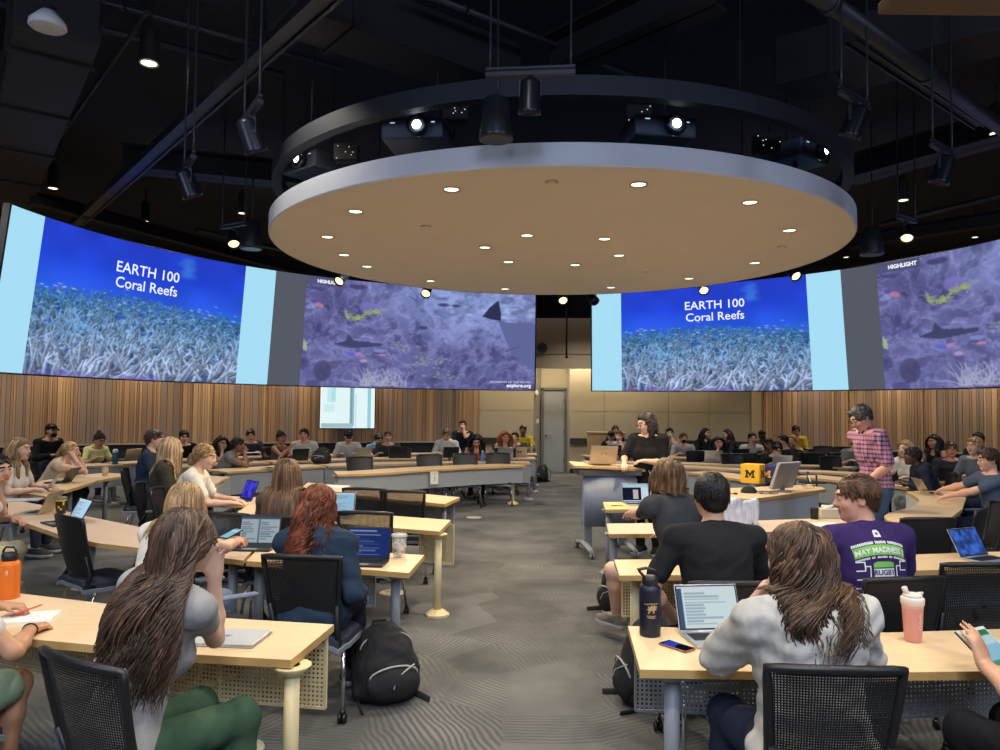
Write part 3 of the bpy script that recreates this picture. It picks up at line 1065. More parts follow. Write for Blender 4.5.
def track_spot(px, py, Y, bar_yaw, tilt, pan, label, lit=0.0, bar=.42, s=.74, roll=0):
    p = atd(px, py, Y)
    t = thing('track_spotlight', label, 'spotlight', p)
    B = Matrix.Rotation(R(bar_yaw), 3, 'Z')
    top = HC - p.z
    hb = .2 * s
    b = MB()
    b.box((0, 0, hb), (bar, .05 * s, .035 * s), B).box((0, 0, hb + .05 * s), (bar, .03 * s, .015), B)
    b.build('track_bar', M_track, t)
    for q in (-1, 1):
        e = B @ Vector((q * bar * .45, 0, hb + .02))
        b = MB().tube([e, e + Vector((0, 0, .12)), (e.x, e.y, top)], .011 * s, 6)
        b.build('hanger_rod', M_track, t)
    MB().tube([(0, 0, hb - .02), (0, 0, .13 * s)], .025 * s, 8).box((0, 0, .13 * s), (.17 * s, .02, .02 * s), B).box(B @ Vector((.085 * s, 0, .07 * s)), (.012, .03 * s, .14 * s), B).box(B @ Vector((-.085 * s, 0, .07 * s)), (.012, .03 * s, .14 * s), B).build('yoke', M_track, t)
    Mh = Matrix.Rotation(R(pan), 3, 'Z') @ Matrix.Rotation(R(tilt), 3, 'X')
    MB().lathe([(.05 * s, .15 * s), (.085 * s, .12 * s), (.09 * s, -.09 * s), (.098 * s, -.1 * s), (.098 * s, -.14 * s), (.085 * s, -.14 * s), (.08 * s, -.10 * s)], n=22, M=Mh).build('lamp_head', M_head, t)
    MB().lathe([(0, -.11 * s), (.082 * s, -.105 * s)], n=18, M=Mh).build('lens', glow('spot_lens_lit', (255, 226, 150), 3.0) if lit else mat('spot_glass', (84, 88, 92), .15, .6), t)
    return t


track_spot(251, 136, 4.6, -58, 28, -30, 'track spotlight hanging at upper left, nearer of the left pair')
track_spot(188, 184, 5.5, -58, 28, -30, 'track spotlight at upper left, second below the nearest one')
track_spot(530, 97, 4.6, -6, 14, 5, 'track spotlight hanging in front of the ring at top centre', bar=.56)
track_spot(855, 122, 5.0, 40, 25, 35, 'track spotlight hanging right of the ring, upper one')
track_spot(943, 170, 5.6, 40, 20, 40, 'track spotlight hanging at the right, lower of the right pair')
track_spot(233, 239, 8.6, -30, -40, 30, 'track spotlight with gold lit lens beside the left rim of the disc', 1)
track_spot(907, 233, 8.2, 35, -40, -30, 'track spotlight with gold lit lens right of the disc', 1)
for k, (px, py, Y) in enumerate([(342, 278, 13.0), (427, 290.5, 13.6), (562.5, 297.5, 14.0), (592, 298, 14.2), (703, 287.5, 13.6), (793, 273, 12.6)]):
    track_spot(px, py, Y, 20 * (k - 2.5), -52, [-20, -8, 3, 25, -4, 12][k], ['small lit spot just below the left back rim of the disc', 'small lit spot below the back rim over the left aquarium picture',
               'small lit spot below the back rim in front of the gap', 'dark spot head at the left corner of the right screen', 'small lit spot below the back rim over the right reef slide',
               'small lit spot below the right back rim of the disc'][k], k != 3, .5, .95)
# rod hanging in the gap
p = atd(566.5, 358, 17)
tag(MB().tube([(0, 0, 0), (0, 0, HC - p.z)], .022, 8).lathe([(.0, -.01), (.03, 0), (.03, .06)], n=8).build('hanging_rod', M_black), 'thin black rod hanging down in the gap between the screens', 'rod').location = p


def pendant_speaker(px, py, Y, label, s=1.0):
    p = atd(px, py, Y)
    t = thing('pendant_speaker', label, 'speaker', p)
    MB().lathe([(.04 * s, .29 * s), (.085 * s, .27 * s), (.105 * s, .1 * s), (.12 * s, .0), (.118 * s, -.02 * s), (.105 * s, -.025 * s)], n=24).build('shell', mat('pendant_shell', (40, 42, 48), .35), t)
    MB().lathe([(0, -.012 * s), (.1 * s, -.018 * s), (.108 * s, -.022 * s)], n=24).build('grille', mat('pendant_grille', (96, 98, 100), .6, vary=.2, scale=120), t)
    MB().tube([(0, 0, .28 * s), (.01, 0, .4 * s), (0, 0, HC - p.z)], .008 * s, 6).build('hanger_cable', M_track, t)


pendant_speaker(496, 137, 5.2, 'black pendant speaker hanging in front of the ring at top centre')
pendant_speaker(872, 253, 9.4, 'black pendant speaker hanging right of the disc', 1.15)
pendant_speaker(251, 247, 9.2, 'black pendant speaker hanging beside the left rim of the disc', 1.15)

# black beams, ducts, pipes and rails under the deck
M_duct = mat('duct_black', (15, 16, 19), .75, bump=.25, bscale=40)
M_beam = mat('beam_black', (10, 11, 13), .7)
M_pipe = mat('pipe_black', (25, 27, 34), .5)


def bar_between(name, a, b, w, h, m, label, cat, lip=False, n4=None):
    d = b - a; L_ = d.length; rz = math.atan2(d.y, d.x)
    mb = MB()
    if n4 == 'pipe':
        mb.tube([(-L_ / 2, 0, 0), (L_ / 2, 0, 0)], w / 2, 12)
        for k in range(int(L_ / 1.6)): mb.lathe([(w * .62, -.03), (w * .62, .03)], (-L_ / 2 + 1.6 * k + .4, 0, 0), 12, M=Matrix.Rotation(PI / 2, 3, 'Y'))
    elif n4 == 'ibeam':
        mb.box((0, 0, h / 2 - .012), (L_, w, .024)).box((0, 0, -h / 2 + .012), (L_, w, .024)).box((0, 0, 0), (L_, .02, h))
    elif n4 == 'rail':
        mb.box((0, 0, 0), (L_, w, h)).box((0, w * .45, -h / 2 - .01), (L_, w * .16, .03)).box((0, -w * .45, -h / 2 - .01), (L_, w * .16, .03))
    else:
        mb.box((0, 0, 0), (L_, w, h), bev=.02)
        for k in range(int(L_ / 1.5)): mb.box((-L_ / 2 + 1.5 * k + .5, 0, 0), (.04, w + .05, h + .05))
    o = mb.build(name, m)
    o.location = (a + b) / 2
    o.rotation_euler = (0, -math.asin(max(-1, min(1, d.z / L_))), rz)
    return tag(o, label, cat)


def ceil_bar(name, x0, y0, x1, y1, z, *a, **k):
    p, q = at(x0, y0, z), at(x1, y1, z)
    d = (q - p) * .25
    return bar_between(name, p - d * .4, q + d, *a, **k)


ceil_bar('air_duct', 52, 30, 12, 175, 5.0, .62, .5, M_duct, 'wide rough black air duct running along the upper left', 'duct')
ceil_bar('ceiling_rail', 318, 0, 85, 215, 4.7, .16, .08, M_pipe, 'double black rail running from top centre-left down to the left screen', 'rail', n4='rail')
ceil_bar('conduit_pipe', 128, 40, 22, 190, 5.3, .045, .04, M_pipe, 'thin grey conduit left of the double rail', 'pipe', n4='pipe')
ceil_bar('conduit_pipe', 0, 4, 235, 62, 5.34, .06, .05, M_pipe, 'long thin pipe crossing behind the white ceiling speaker', 'pipe', n4='pipe')
ceil_bar('conduit_pipe', 95, 0, 300, 56, 5.36, .05, .05, M_pipe, 'thin pipe crossing the double rail at the top', 'pipe', n4='pipe')
ceil_bar('air_duct', 300, 0, 470, 62, 4.9, .5, .4, M_duct, 'black air duct slanting behind the ring at top centre', 'duct')
ceil_bar('ceiling_beam', 140, 160, 290, 175, 4.9, .35, .3, M_beam, 'short black beam below the double rail at left', 'beam', n4='ibeam')
ceil_bar('ceiling_beam', 560, 55, 680, 0, 4.9, .3, .32, M_beam, 'black beam slanting up behind the top centre spotlight', 'beam', n4='ibeam')
ceil_bar('conduit_pipe', 440, 0, 600, 62, 5.0, .06, .05, M_pipe, 'thin dark pipe passing behind the top centre spotlight', 'pipe', n4='pipe')
ceil_bar('large_pipe', 825, 0, 1000, 127, 4.5, .13, .1, M_pipe, 'thick grey pipe slanting down across the upper right', 'pipe', n4='pipe')
ceil_bar('ceiling_rail', 862, 44, 960, 110, 4.6, .09, .06, M_pipe, 'dark rail beside the thick pipe at upper right', 'rail', n4='rail')
ceil_bar('air_duct', 800, 68, 1000, 16, 4.95, .55, .45, M_duct, 'black air duct crossing above the thick pipe at upper right', 'duct')
ceil_bar('ceiling_beam', 860, 168, 1000, 128, 4.95, .4, .3, M_beam, 'black beam under the air duct at right', 'beam', n4='ibeam')
ceil_bar('conduit_pipe', 890, 222, 1000, 196, 4.8, .08, .06, M_pipe, 'black pipe above the right aquarium picture', 'pipe', n4='pipe')
ceil_bar('ceiling_beam', 862, 240, 1000, 218, 4.7, .2, .22, M_beam, 'black beam just above the right screen', 'beam', n4='ibeam')
ceil_bar('conduit_pipe', 205, 232, 285, 250, 4.7, .09, .06, M_pipe, 'black pipe above the left screen beside the disc', 'pipe', n4='pipe')
ceil_bar('ceiling_beam', 60, 205, 268, 262, 4.75, .18, .2, M_beam, 'black beam following the top of the left screen', 'beam', n4='ibeam')
p = at(985, 6, 3.95)
tag(MB().box((0, 0, 0), (1.4, 1.2, .06), bev=.01).box((0, 0, .25), (.06, .06, .5)).build('ceiling_panel', mat('brown_baffle', (112, 92, 70), .8)), 'dim brown flat baffle hanging at the top right corner', 'baffle').location = p + Vector((.15, -.55, 0))

# ------------------------------------------------------------------ lamps
WARM, NEUT, COOL = (1.0, .84, .62), (1.0, .92, .79), (.56, .70, 1.0)
LS = 3.0
for (x, y) in [(-2.3, 3.6), (-.2, 3.2), (2.0, 3.3), (4.4, 3.6), (-4.6, 5.4), (-2.0, 6.2), (6.4, 5.6), (3.4, 6.2), (-6.4, 8.4), (8.0, 8.6), (-4.6, 11.2), (6.0, 11.4), (-2.2, 13.0), (3.4, 13.4),
               (-7.6, 13.2), (9.0, 13.0), (-4.8, 16.0), (5.8, 16.2), (.6, 16.4), (-1.0, 18.2), (2.2, 18.4), (-8.5, 10.5), (-11, 12.5), (11.5, 11.5)]:
    spot((x, y, 4.85), (66 if y < 11 else 84) * LS, NEUT, 112, .8, .08)
for (x, y) in [(-3.4, 1.2), (-1.2, .6), (1.0, .6), (3.2, 1.2), (0, -1.2)]:      # unseen lamps added above and behind the viewer to brighten the near tables
    spot((x, y, 4.85), 74 * LS, NEUT, 118, .8, .08)
for (x, y) in [(-.9, 7.6), (2.1, 7.6), (.66, 10.4), (-1.2, 9.6), (2.5, 9.6), (.66, 6.3)]:
    spot((DC.x + (x - DC.x), y, DZ0 - .03), 68 * LS, WARM, 162, .6, .06)
# cove strip lighting the top of the beige wall, and the wash on the slat walls
for (x, y, e) in [(-.1, 20.3, 5), (1.2, 20.5, 6), (2.3, 20.55, 6), (3.6, 20.3, 6), (5.2, 19.9, 5)]:
    l = bpy.data.lights.new('cove_strip', 'AREA'); l.shape = 'RECTANGLE'; l.size = 1.25; l.size_y = .06; l.energy = e * LS; l.color = (1, .86, .62)
    o = bpy.data.objects.new('cove_strip', l); C.objects.link(o); o.location = (x, y, 3.18)
for P, seed in ((LP, 0), (RP, 1)):
    Q = poly_offset(P, .75)
    for i in range(2, len(Q) - 4, 3):
        spot((Q[i].x, Q[i].y, 3.25), 30 * LS, (1, .86, .68), 140, .9, .1)
# unseen cool area lights added behind the viewer to tint the disc rim blue
for (x, y) in [(-6, -1.6), (0.6, -2.2), (7, -1.6)]:
    l = bpy.data.lights.new('rear_lamp', 'AREA'); l.shape = 'DISK'; l.size = 2.6; l.energy = 66 * LS; l.color = COOL
    o = bpy.data.objects.new('rear_lamp', l); C.objects.link(o); o.location = (x, y, 4.6); o.rotation_euler = (R(42), 0, 0)

wd = bpy.data.worlds.new('world'); scene.world = wd; wd.use_nodes = True
wd.node_tree.nodes['Background'].inputs['Color'].default_value = (.02, .022, .03, 1)
wd.node_tree.nodes['Background'].inputs['Strength'].default_value = .5
scene.view_settings.view_transform = 'Standard'
scene.view_settings.look = 'None'
scene.view_settings.exposure = 0.0
scene.view_settings.gamma = 1.0
scene.view_settings.use_curve_mapping = False
scene.cycles.use_denoising = True
scene.cycles.max_bounces = 6
scene.cycles.diffuse_bounces = 3
scene.cycles.transparent_max_bounces = 12
scene.cycles.sample_clamp_indirect = 4.0
scene.cycles.caustics_reflective = False
scene.cycles.caustics_refractive = False
# ================================================================== FURNITURE
TZ = .735
M_lam = mat('laminate', (226, 198, 156), .42, vary=.035, scale=6, stretch=(1, 6, 1))
M_lamdark = mat('laminate_pale', (214, 190, 164), .45, vary=.03, scale=6)
M_edge = mat('maple_edge', (196, 158, 98), .45, vary=.06, scale=9)
M_cream = mat('cream_steel', (226, 208, 158), .4)
M_grey = mat('grey_steel', (140, 144, 148), .4)
M_panelgrey = mat('grey_modesty', (146, 152, 158), .4)
M_perfcream = mesh_panel_mat('perforated_cream', (226, 206, 152), .021, .25, .45)
M_perfgrey = mesh_panel_mat('perforated_grey', (150, 154, 158), .021, .25, .45)
M_plastic = mat('black_plastic', (22, 22, 24), .42)
M_shell = mat('grey_shell', (120, 128, 138), .4)
M_fabric = mat('seat_fabric', (40, 46, 60), .85, vary=.1, scale=200)
M_chrome = mat('chrome', (206, 208, 212), .16, 1.0)
M_caster = mat('caster_black', (18, 18, 20), .4)
M_backmesh = mesh_panel_mat('back_mesh', (18, 18, 20), .0095, .205, .6)
M_backsolid = mat('back_solid', (24, 24, 27), .5, bump=.15, bscale=300)
M_sage = mat('sage_shell', (176, 186, 164), .45)


def perf_panel(mb, p0, p1, z0, z1, t=.004, mi=0):
    """upright sheet from plan point p0 to p1, UV in metres; a thin rim frames it"""
    d = p1 - p0; L_ = d.length; n = Vector((-d.y, d.x)).normalized()
    for s in (0, 1):
        o = n * (t * s)
        mb.grid(lambda u, v: (p0.x + d.x * u + o.x, p0.y + d.y * u + o.y, z0 + (z1 - z0) * v), max(1, int(L_ / .3)), 1, mi, False,
                lambda u, v: (u * L_, v * (z1 - z0)), flip=bool(s))
    a = math.atan2(d.y, d.x)
    m = (p0 + p1) / 2
    for zz in (z0, z1): mb.box((m.x, m.y, zz), (L_, .012, .012), rotz(a), mi + 1)
    for q in (p0, p1): mb.box((q.x, q.y, (z0 + z1) / 2), (.012, .012, z1 - z0), rotz(a), mi + 1)
    return mb


def leg_pole(t, off, x, y, m, top=TZ - .04, foot=True, r=.032):
    b = MB()
    b.tube([(x, y, .03), (x, y, top)], r, 14)
    if foot: b.lathe([(.105, 0), (.105, .02), (.06, .05), (.04, .055)], (x, y, 0), 8, smooth=False)
    b.lathe([(.045, top - .04), (.08, top - .005), (.08, top)], (x, y, 0), 12)
    b.build('leg', m, t, off)


def table(label, poly, legs, legm, panel=None, panelm=None, pz=(.36, .70), group=None, mtop=None, box=None, perf=False, name='classroom_table', foot=True, cat='table', solid_end=None):
    poly = [Vector((p[0], p[1])) for p in poly]
    c = sum(poly, Vector((0, 0))) / len(poly)
    off = (c.x, c.y, 0)
    t = thing(name, label, cat, off, 0, group)
    b = MB().prism([(p.x, p.y) for p in poly], TZ - .034, TZ, 0, 1, 1)
    b.build('tabletop', [mtop or M_lam, M_edge], t, off)
    for (x, y) in legs: leg_pole(t, off, x, y, legm, foot=foot)
    if panel:
        b = MB()
        if perf:
            for i in range(len(panel) - 1): perf_panel(b, panel[i], panel[i + 1], *pz)
            b.build('modesty_panel', [panelm, legm], t, off)
        else:
            for i in range(len(panel) - 1):
                p, q = panel[i], panel[i + 1]; d = (q - p).normalized(); n = Vector((-d.y, d.x)) * .012
                b.prism([(p.x, p.y), (q.x, q.y), (q.x + n.x, q.y + n.y), (p.x + n.x, p.y + n.y)], *pz)
            b.build('modesty_panel', panelm, t, off)
    if box:
        MB().lathe([(.0, -.07), (.06, -.06), (.075, -.02), (.085, 0)], (box[0], box[1], TZ - .034), 16).build('power_box', M_plastic, t, off)
    return t


def P2(px, py, z=TZ): return at(px, py, z).xy


def lerp_px(pts): return [P2(*p) for p in pts]


def shrink(poly, k):
    c = sum(poly, Vector((0, 0))) / len(poly)
    return [c + (p - c) * k for p in poly]


def inset_line(near, far, k, e0=.06, e1=.06):
    """line between the near and far edge (k: 0 near, 1 far)"""
    n = [near[i].lerp(far[i], k) for i in range(len(near))]
    n[0] = n[0].lerp(n[1], e0); n[-1] = n[-1].lerp(n[-2], e1)
    return n


# ---- near tables, left of the aisle
nr = lerp_px([(-230, 606), (20, 638), (187, 654), (291, 660)]); fr = lerp_px([(-190, 562), (16.7, 593), (225, 618), (334, 624.5)])
e = inset_line(nr, fr, .9, .02, .03)
pp = inset_line(nr, fr, .12, .05, .04)[-1]
pl = inset_line(nr, fr, .3, .05, .1)[0]
table('nearest left table with cream pole leg and perforated cream panel at the aisle', nr + fr[::-1], [(pp.x, pp.y), (pl.x, pl.y)], M_cream, e, M_perfcream, perf=True,
      box=(pp.x - .28, pp.y + .22))
nr = lerp_px([(246, 561), (330, 567), (409, 573)]); fr = lerp_px([(262, 545), (335, 549.5), (424.5, 555)])
e = inset_line(nr, fr, .9); m_ = inset_line(nr, fr, .35, .1, .1)
table('second left table on the aisle with grey pole leg, under the clear cup', nr + fr[::-1], [(m_[0].x, m_[0].y), tuple(P2(396, 566))], M_grey, [e[0], e[1], e[1].lerp(e[2], .5)], M_perfgrey, perf=True)
nr = lerp_px([(8, 517), (58, 534), (96.5, 543), (140, 548), (243, 560.5)]); fr = lerp_px([(8, 499), (42, 505), (88, 516.5), (150, 529), (259, 544)])
m_ = inset_line(nr, fr, .45, .15, .15)
table('curved left table holding the open laptop and the black and yellow tumbler', nr + fr[::-1], [(m_[0].x, m_[0].y), (m_[2].x, m_[2].y), (m_[-1].x, m_[-1].y)], M_grey, mtop=M_lamdark)
nr = lerp_px([(236, 513), (330, 523), (439.5, 531.5)]); fr = lerp_px([(250, 503.5), (340, 512), (451, 520)])
e = inset_line(nr, fr, .92, .1, -.03); m_ = inset_line(nr, fr, .4, .1, .06)
table('third left table on the aisle with cream pole leg and footed base', nr + fr[::-1], [(m_[0].x, m_[0].y), tuple(P2(438.5, 529))], M_cream, [e[1].lerp(e[2], .72), e[2]], M_perfcream, pz=(.34, .7), perf=True)
nr = lerp_px([(300, 489), (380, 498), (445, 504)]); fr = lerp_px([(308, 482.5), (384, 490), (460, 497.2)])
m_ = inset_line(nr, fr, .5, .1, .12); e = inset_line(nr, fr, .92)
table('fourth left table on the aisle with two empty black chairs before it', nr + fr[::-1], [(m_[0].x, m_[0].y), (m_[-1].x, m_[-1].y)], M_grey, e, M_panelgrey, pz=(.3, .7))
# table of the pair at the far left
poly = lerp_px([(17, 492), (40, 481), (82, 474.5), (108, 472.8), (121, 473.5), (121, 476.3), (100, 480), (84, 485), (61, 492), (50, 497)])
table('left table where the person in the beige sweater leans', poly, [tuple(P2(106, 476.5)), tuple(P2(70, 484)), tuple(P2(36, 488))], M_grey)
# table with the notch, in front of the woman with the bun
poly = lerp_px([(192, 474.5), (206, 475.2), (230, 477), (222, 480), (215.5, 484), (213, 488), (216, 492.5), (228, 496), (263, 497.5), (262, 503.5), (225, 505), (196, 500)])
table('left table with a round notch, under the purple laptop', poly, [tuple(P2(200, 485)), tuple(P2(255, 500.5))], M_grey,
      lerp_px([(230, 477.8), (222, 480.6), (216, 484.5), (213.6, 488)]), M_panelgrey, pz=(.3, .7), mtop=M_lamdark)


def away(pts, d):
    """offset outwards from the room's centre"""
    out = []
    for i, p in enumerate(pts):
        t = (pts[min(i + 1, len(pts) - 1)] - pts[max(i - 1, 0)]).normalized()
        n = Vector((-t.y, t.x))
        if n.dot(p - C0.xy) < 0: n = -n
        out.append(p + n * d)
    return out


def strip_table(label, px, depth=.6, legm=M_grey, panelm=M_panelgrey, inner_panel=True, group=None, mtop=None, pz=(.36, .69), world=None):
    inn = world or lerp_px(px)
    out = away(inn, depth)
    ip = away(inn, .05 if inner_panel else depth - .06)
    mid = away(inn, depth * .5)
    legs = [mid[0].lerp(mid[1], .1), mid[-1].lerp(mid[-2], .08)]
    ip[0] = ip[0].lerp(ip[1], .04); ip[-1] = ip[-1].lerp(ip[-2], .03)
    t = table(label, inn + out[::-1], [(q.x, q.y) for q in legs], legm, ip, panelm, pz, group, mtop)
    return t, inn, out


M_cleanpanel = mat('frosted_panel', (198, 202, 204), .35)
tn = strip_table('long curved table with grey front panel and a numbered paper sign', [(337, 474.4), (364, 474.0), (396, 472.0), (430, 469.6), (478, 467.2), (526, 465.4)], .62, M_cream, pz=(.42, .69))
# paper sign with the table number
pa, pb = P2(414, 470.8), P2(455, 468.35)
dv = (pb - pa).normalized(); nn = Vector((dv.y, -dv.x))
ctr = (pa + pb) / 2 + away([pa, pb], .05)[0] - pa + nn * .035
t = thing('paper_sign', 'white paper sign with the number 3 on the grey table front', 'sign', (ctr.x, ctr.y, .595), math.atan2(dv.y, dv.x))
MB().box((0, 0, 0), (.165, .004, .21)).build('sheet', mat('paper', (226, 226, 222), .7), t)
me = text_mesh('3', .11, align='CENTER'); me.materials.append(mat('grey_ink', (120, 120, 122), .7)); o = link('digit', me, t); o.location = (0, -.004, -.075); o.rotation_euler = (PI / 2, 0, 0)
me = text_mesh('TABLE', .03, align='CENTER'); me.materials.append(MATS['grey_ink']); o = link('caption', me, t); o.location = (0, -.004, .05); o.rotation_euler = (PI / 2, 0, 0)


def ring(Rin, az0, az1, n=8):
    return [C0.xy + Vector((Rin * math.sin(R(az0 + (az1 - az0) * i / n)), Rin * math.cos(R(az0 + (az1 - az0) * i / n)))) for i in range(n + 1)]


RINGS = {}
for key, Rin, arcs, lab in [
    ('B', 5.82, [(-56, -38), (-37.5, -19), (-18.5, .4)], ['first row behind the numbered table, left piece', 'first row behind the numbered table, middle piece', 'first row behind the numbered table, piece at the aisle']),
    ('C', 7.15, [(-56, -42), (-41.5, -27.5), (-27, -13), (-12.5, 1.6)], ['second row on the left, outermost piece', 'second row on the left, piece under the white polo man', 'second row on the left, piece under the capped man', 'second row on the left, piece at the aisle under the red top']),
    ('D', 8.5, [(-57, -50), (-49.5, -36), (-35.5, -22), (-21.5, -9.5), (-9, 2)], ['third row on the left, outermost piece', 'third row on the left, piece behind the tank top woman', 'third row on the left, piece behind the capped man', 'third row on the left, piece behind the white hoodie', 'third row on the left, piece at the aisle by the yellow tee']),
]:
    for (a0, a1), lb in zip(arcs, lab):
        strip_table('curved table, ' + lb, None, .58, mtop=M_lamdark, world=ring(Rin, a0, a1))
strip_table('pale table with the teal bottle, left of the man in the navy tee', [(78, 466.5), (95, 465.8), (113, 465.2), (124, 464.3)], .6, mtop=M_lamdark)
strip_table('rear left table in front of the man in the black cap', [(6, 458), (28, 456), (56, 454.5), (84, 453)], .55, mtop=M_lamdark)

# ---- right of the aisle
nr = lerp_px([(640, 669.5), (760, 671.5), (888, 672.5), (1000, 671), (1110, 669)]); fr = lerp_px([(628, 626), (740, 629.5), (888, 632.5), (1000, 629), (1090, 627)])
e = inset_line(nr, fr, .9, .06, .02)
pp = P2(672, 660)
table('nearest right table with grey pole leg, holding the navy bottle and pink shaker', nr + fr[::-1], [(pp.x, pp.y), tuple(P2(1060, 655))], M_grey, e, M_perfgrey, perf=True, box=(pp.x + .16, pp.y + .15))
nr = lerp_px([(619.5, 575.5), (692, 575), (800, 573)]); fr = lerp_px([(614, 559.6), (680, 559.2), (790, 557)])
m_ = inset_line(nr, fr, .45, .26, .08)
table('second right table at the aisle, in front of the man in the black tee', nr + fr[::-1], [(m_[0].x, m_[0].y), (m_[-1].x, m_[-1].y)], M_cream, inset_line(nr, fr, .9, .12), M_perfcream, perf=True)
nr = lerp_px([(806, 573), (900, 571), (1010, 567.5), (1080, 565)]); fr = lerp_px([(796, 557), (900, 555), (1000, 551.5), (1064, 549)])
m_ = inset_line(nr, fr, .45, .09, .08)
table('second right table at the right edge, holding the blue screen laptop', nr + fr[::-1], [(m_[0].x, m_[0].y), (m_[-1].x, m_[-1].y)], M_grey, inset_line(nr, fr, .9), M_perfgrey, perf=True)
nr = lerp_px([(609, 534), (700, 533.5), (850, 529.5)]); fr = lerp_px([(606.8, 523.6), (700, 522.5), (845, 517.5)])
m_ = inset_line(nr, fr, .5, .06, .06)
table('third right table at the aisle with pale top, behind the long haired blond man', nr + fr[::-1], [(m_[0].x, m_[0].y), (m_[-1].x, m_[-1].y)], M_grey, mtop=M_lamdark)
nr = lerp_px([(605.4, 509.5), (660, 509), (720, 508.5)]); fr = lerp_px([(603, 502), (660, 501.5), (715, 501)])
m_ = inset_line(nr, fr, .5, .08, .06)
table('fourth right table at the aisle with the white laptop and a pen', nr + fr[::-1], [(m_[0].x, m_[0].y), (m_[-1].x, m_[-1].y)], M_grey)
poly = lerp_px([(884, 516), (889, 512.6), (898, 510.5), (907.6, 508), (915, 505.2), (919, 502), (918.5, 499), (914.8, 496), (905.8, 491.6), (930, 490), (955, 491), (966, 498), (962, 509), (951, 517.6), (924, 523.8), (900, 524), (887, 520)])
table('s-curved right table where the man in the blue tee rests his arms', poly, [tuple(P2(912, 515)), tuple(P2(950, 500))], M_grey,
      lerp_px([(905.8, 492.2), (914, 496.6), (917.6, 499.4), (918, 502), (914, 505.6)]), M_cleanpanel, pz=(.1, .7))
for lb, px, dp in [
    ('inner right table with grey front, behind the head of the man in black', [(686, 472), (705, 474.2), (725, 477), (747, 480.4)], .6),
    ('inner right table with grey front, right of the tilted monitor', [(793, 476), (812, 478), (842, 481), (872, 485)], .6),
    ('first right row behind the desk, piece left of the yellow cube', [(640, 464.8), (690, 467.5), (718, 469), (756, 470.6)], .55),
    ('first right row behind the desk, piece right of the monitor', [(800, 471.8), (825, 472.4), (848, 473.6), (866, 475)], .5),
    ('second right row, piece at the aisle behind the lectern', [(586, 462.6), (620, 462.8), (660, 463.6)], .55),
    ('second right row, piece with the silver laptop', [(664, 463.7), (700, 464.2), (730, 465.2), (764, 466.6)], .55),
    ('second right row, piece right of the crouching man', [(800, 466.2), (825, 466.6), (848, 468)], .5),
    ('third right row, piece at the aisle by the man with hand on chin', [(588, 456.4), (615, 456.4), (650, 457)], .55),
    ('third right row, piece under the bearded man', [(654, 457.1), (685, 458.2), (712, 459.4)], .55),
    ('third right row, piece under the pale long sleeved man', [(716, 459.6), (750, 461), (790, 462.2)], .55),
    ('third right row, piece left of the standing man', [(800, 459.5), (825, 459.6), (856, 461)], .5),
    ('rear right table with a paper in front of the woman in black', [(690, 451.6), (715, 452.2), (745, 453)], .5),
    ('rear right table under the slat wall', [(812, 455), (836, 455), (862, 456)], .5),
    ('right table with the black laptop bearing a pale logo', [(921, 479.5), (945, 481.6), (976, 485.4)], .6),
    ('right table behind the black laptop, with two bottles', [(930, 473), (955, 474.6), (990, 476.6)], .5),
    ('right table end at the back of the standing man', [(888, 485), (898, 486.4), (907, 488)], .5),
    ('right rear table in front of the black haired woman', [(905, 464), (930, 464.4), (960, 465.5)], .5),
]:
    strip_table(lb, px, dp, mtop=M_lamdark if 'rear' in lb or 'row' in lb else None)


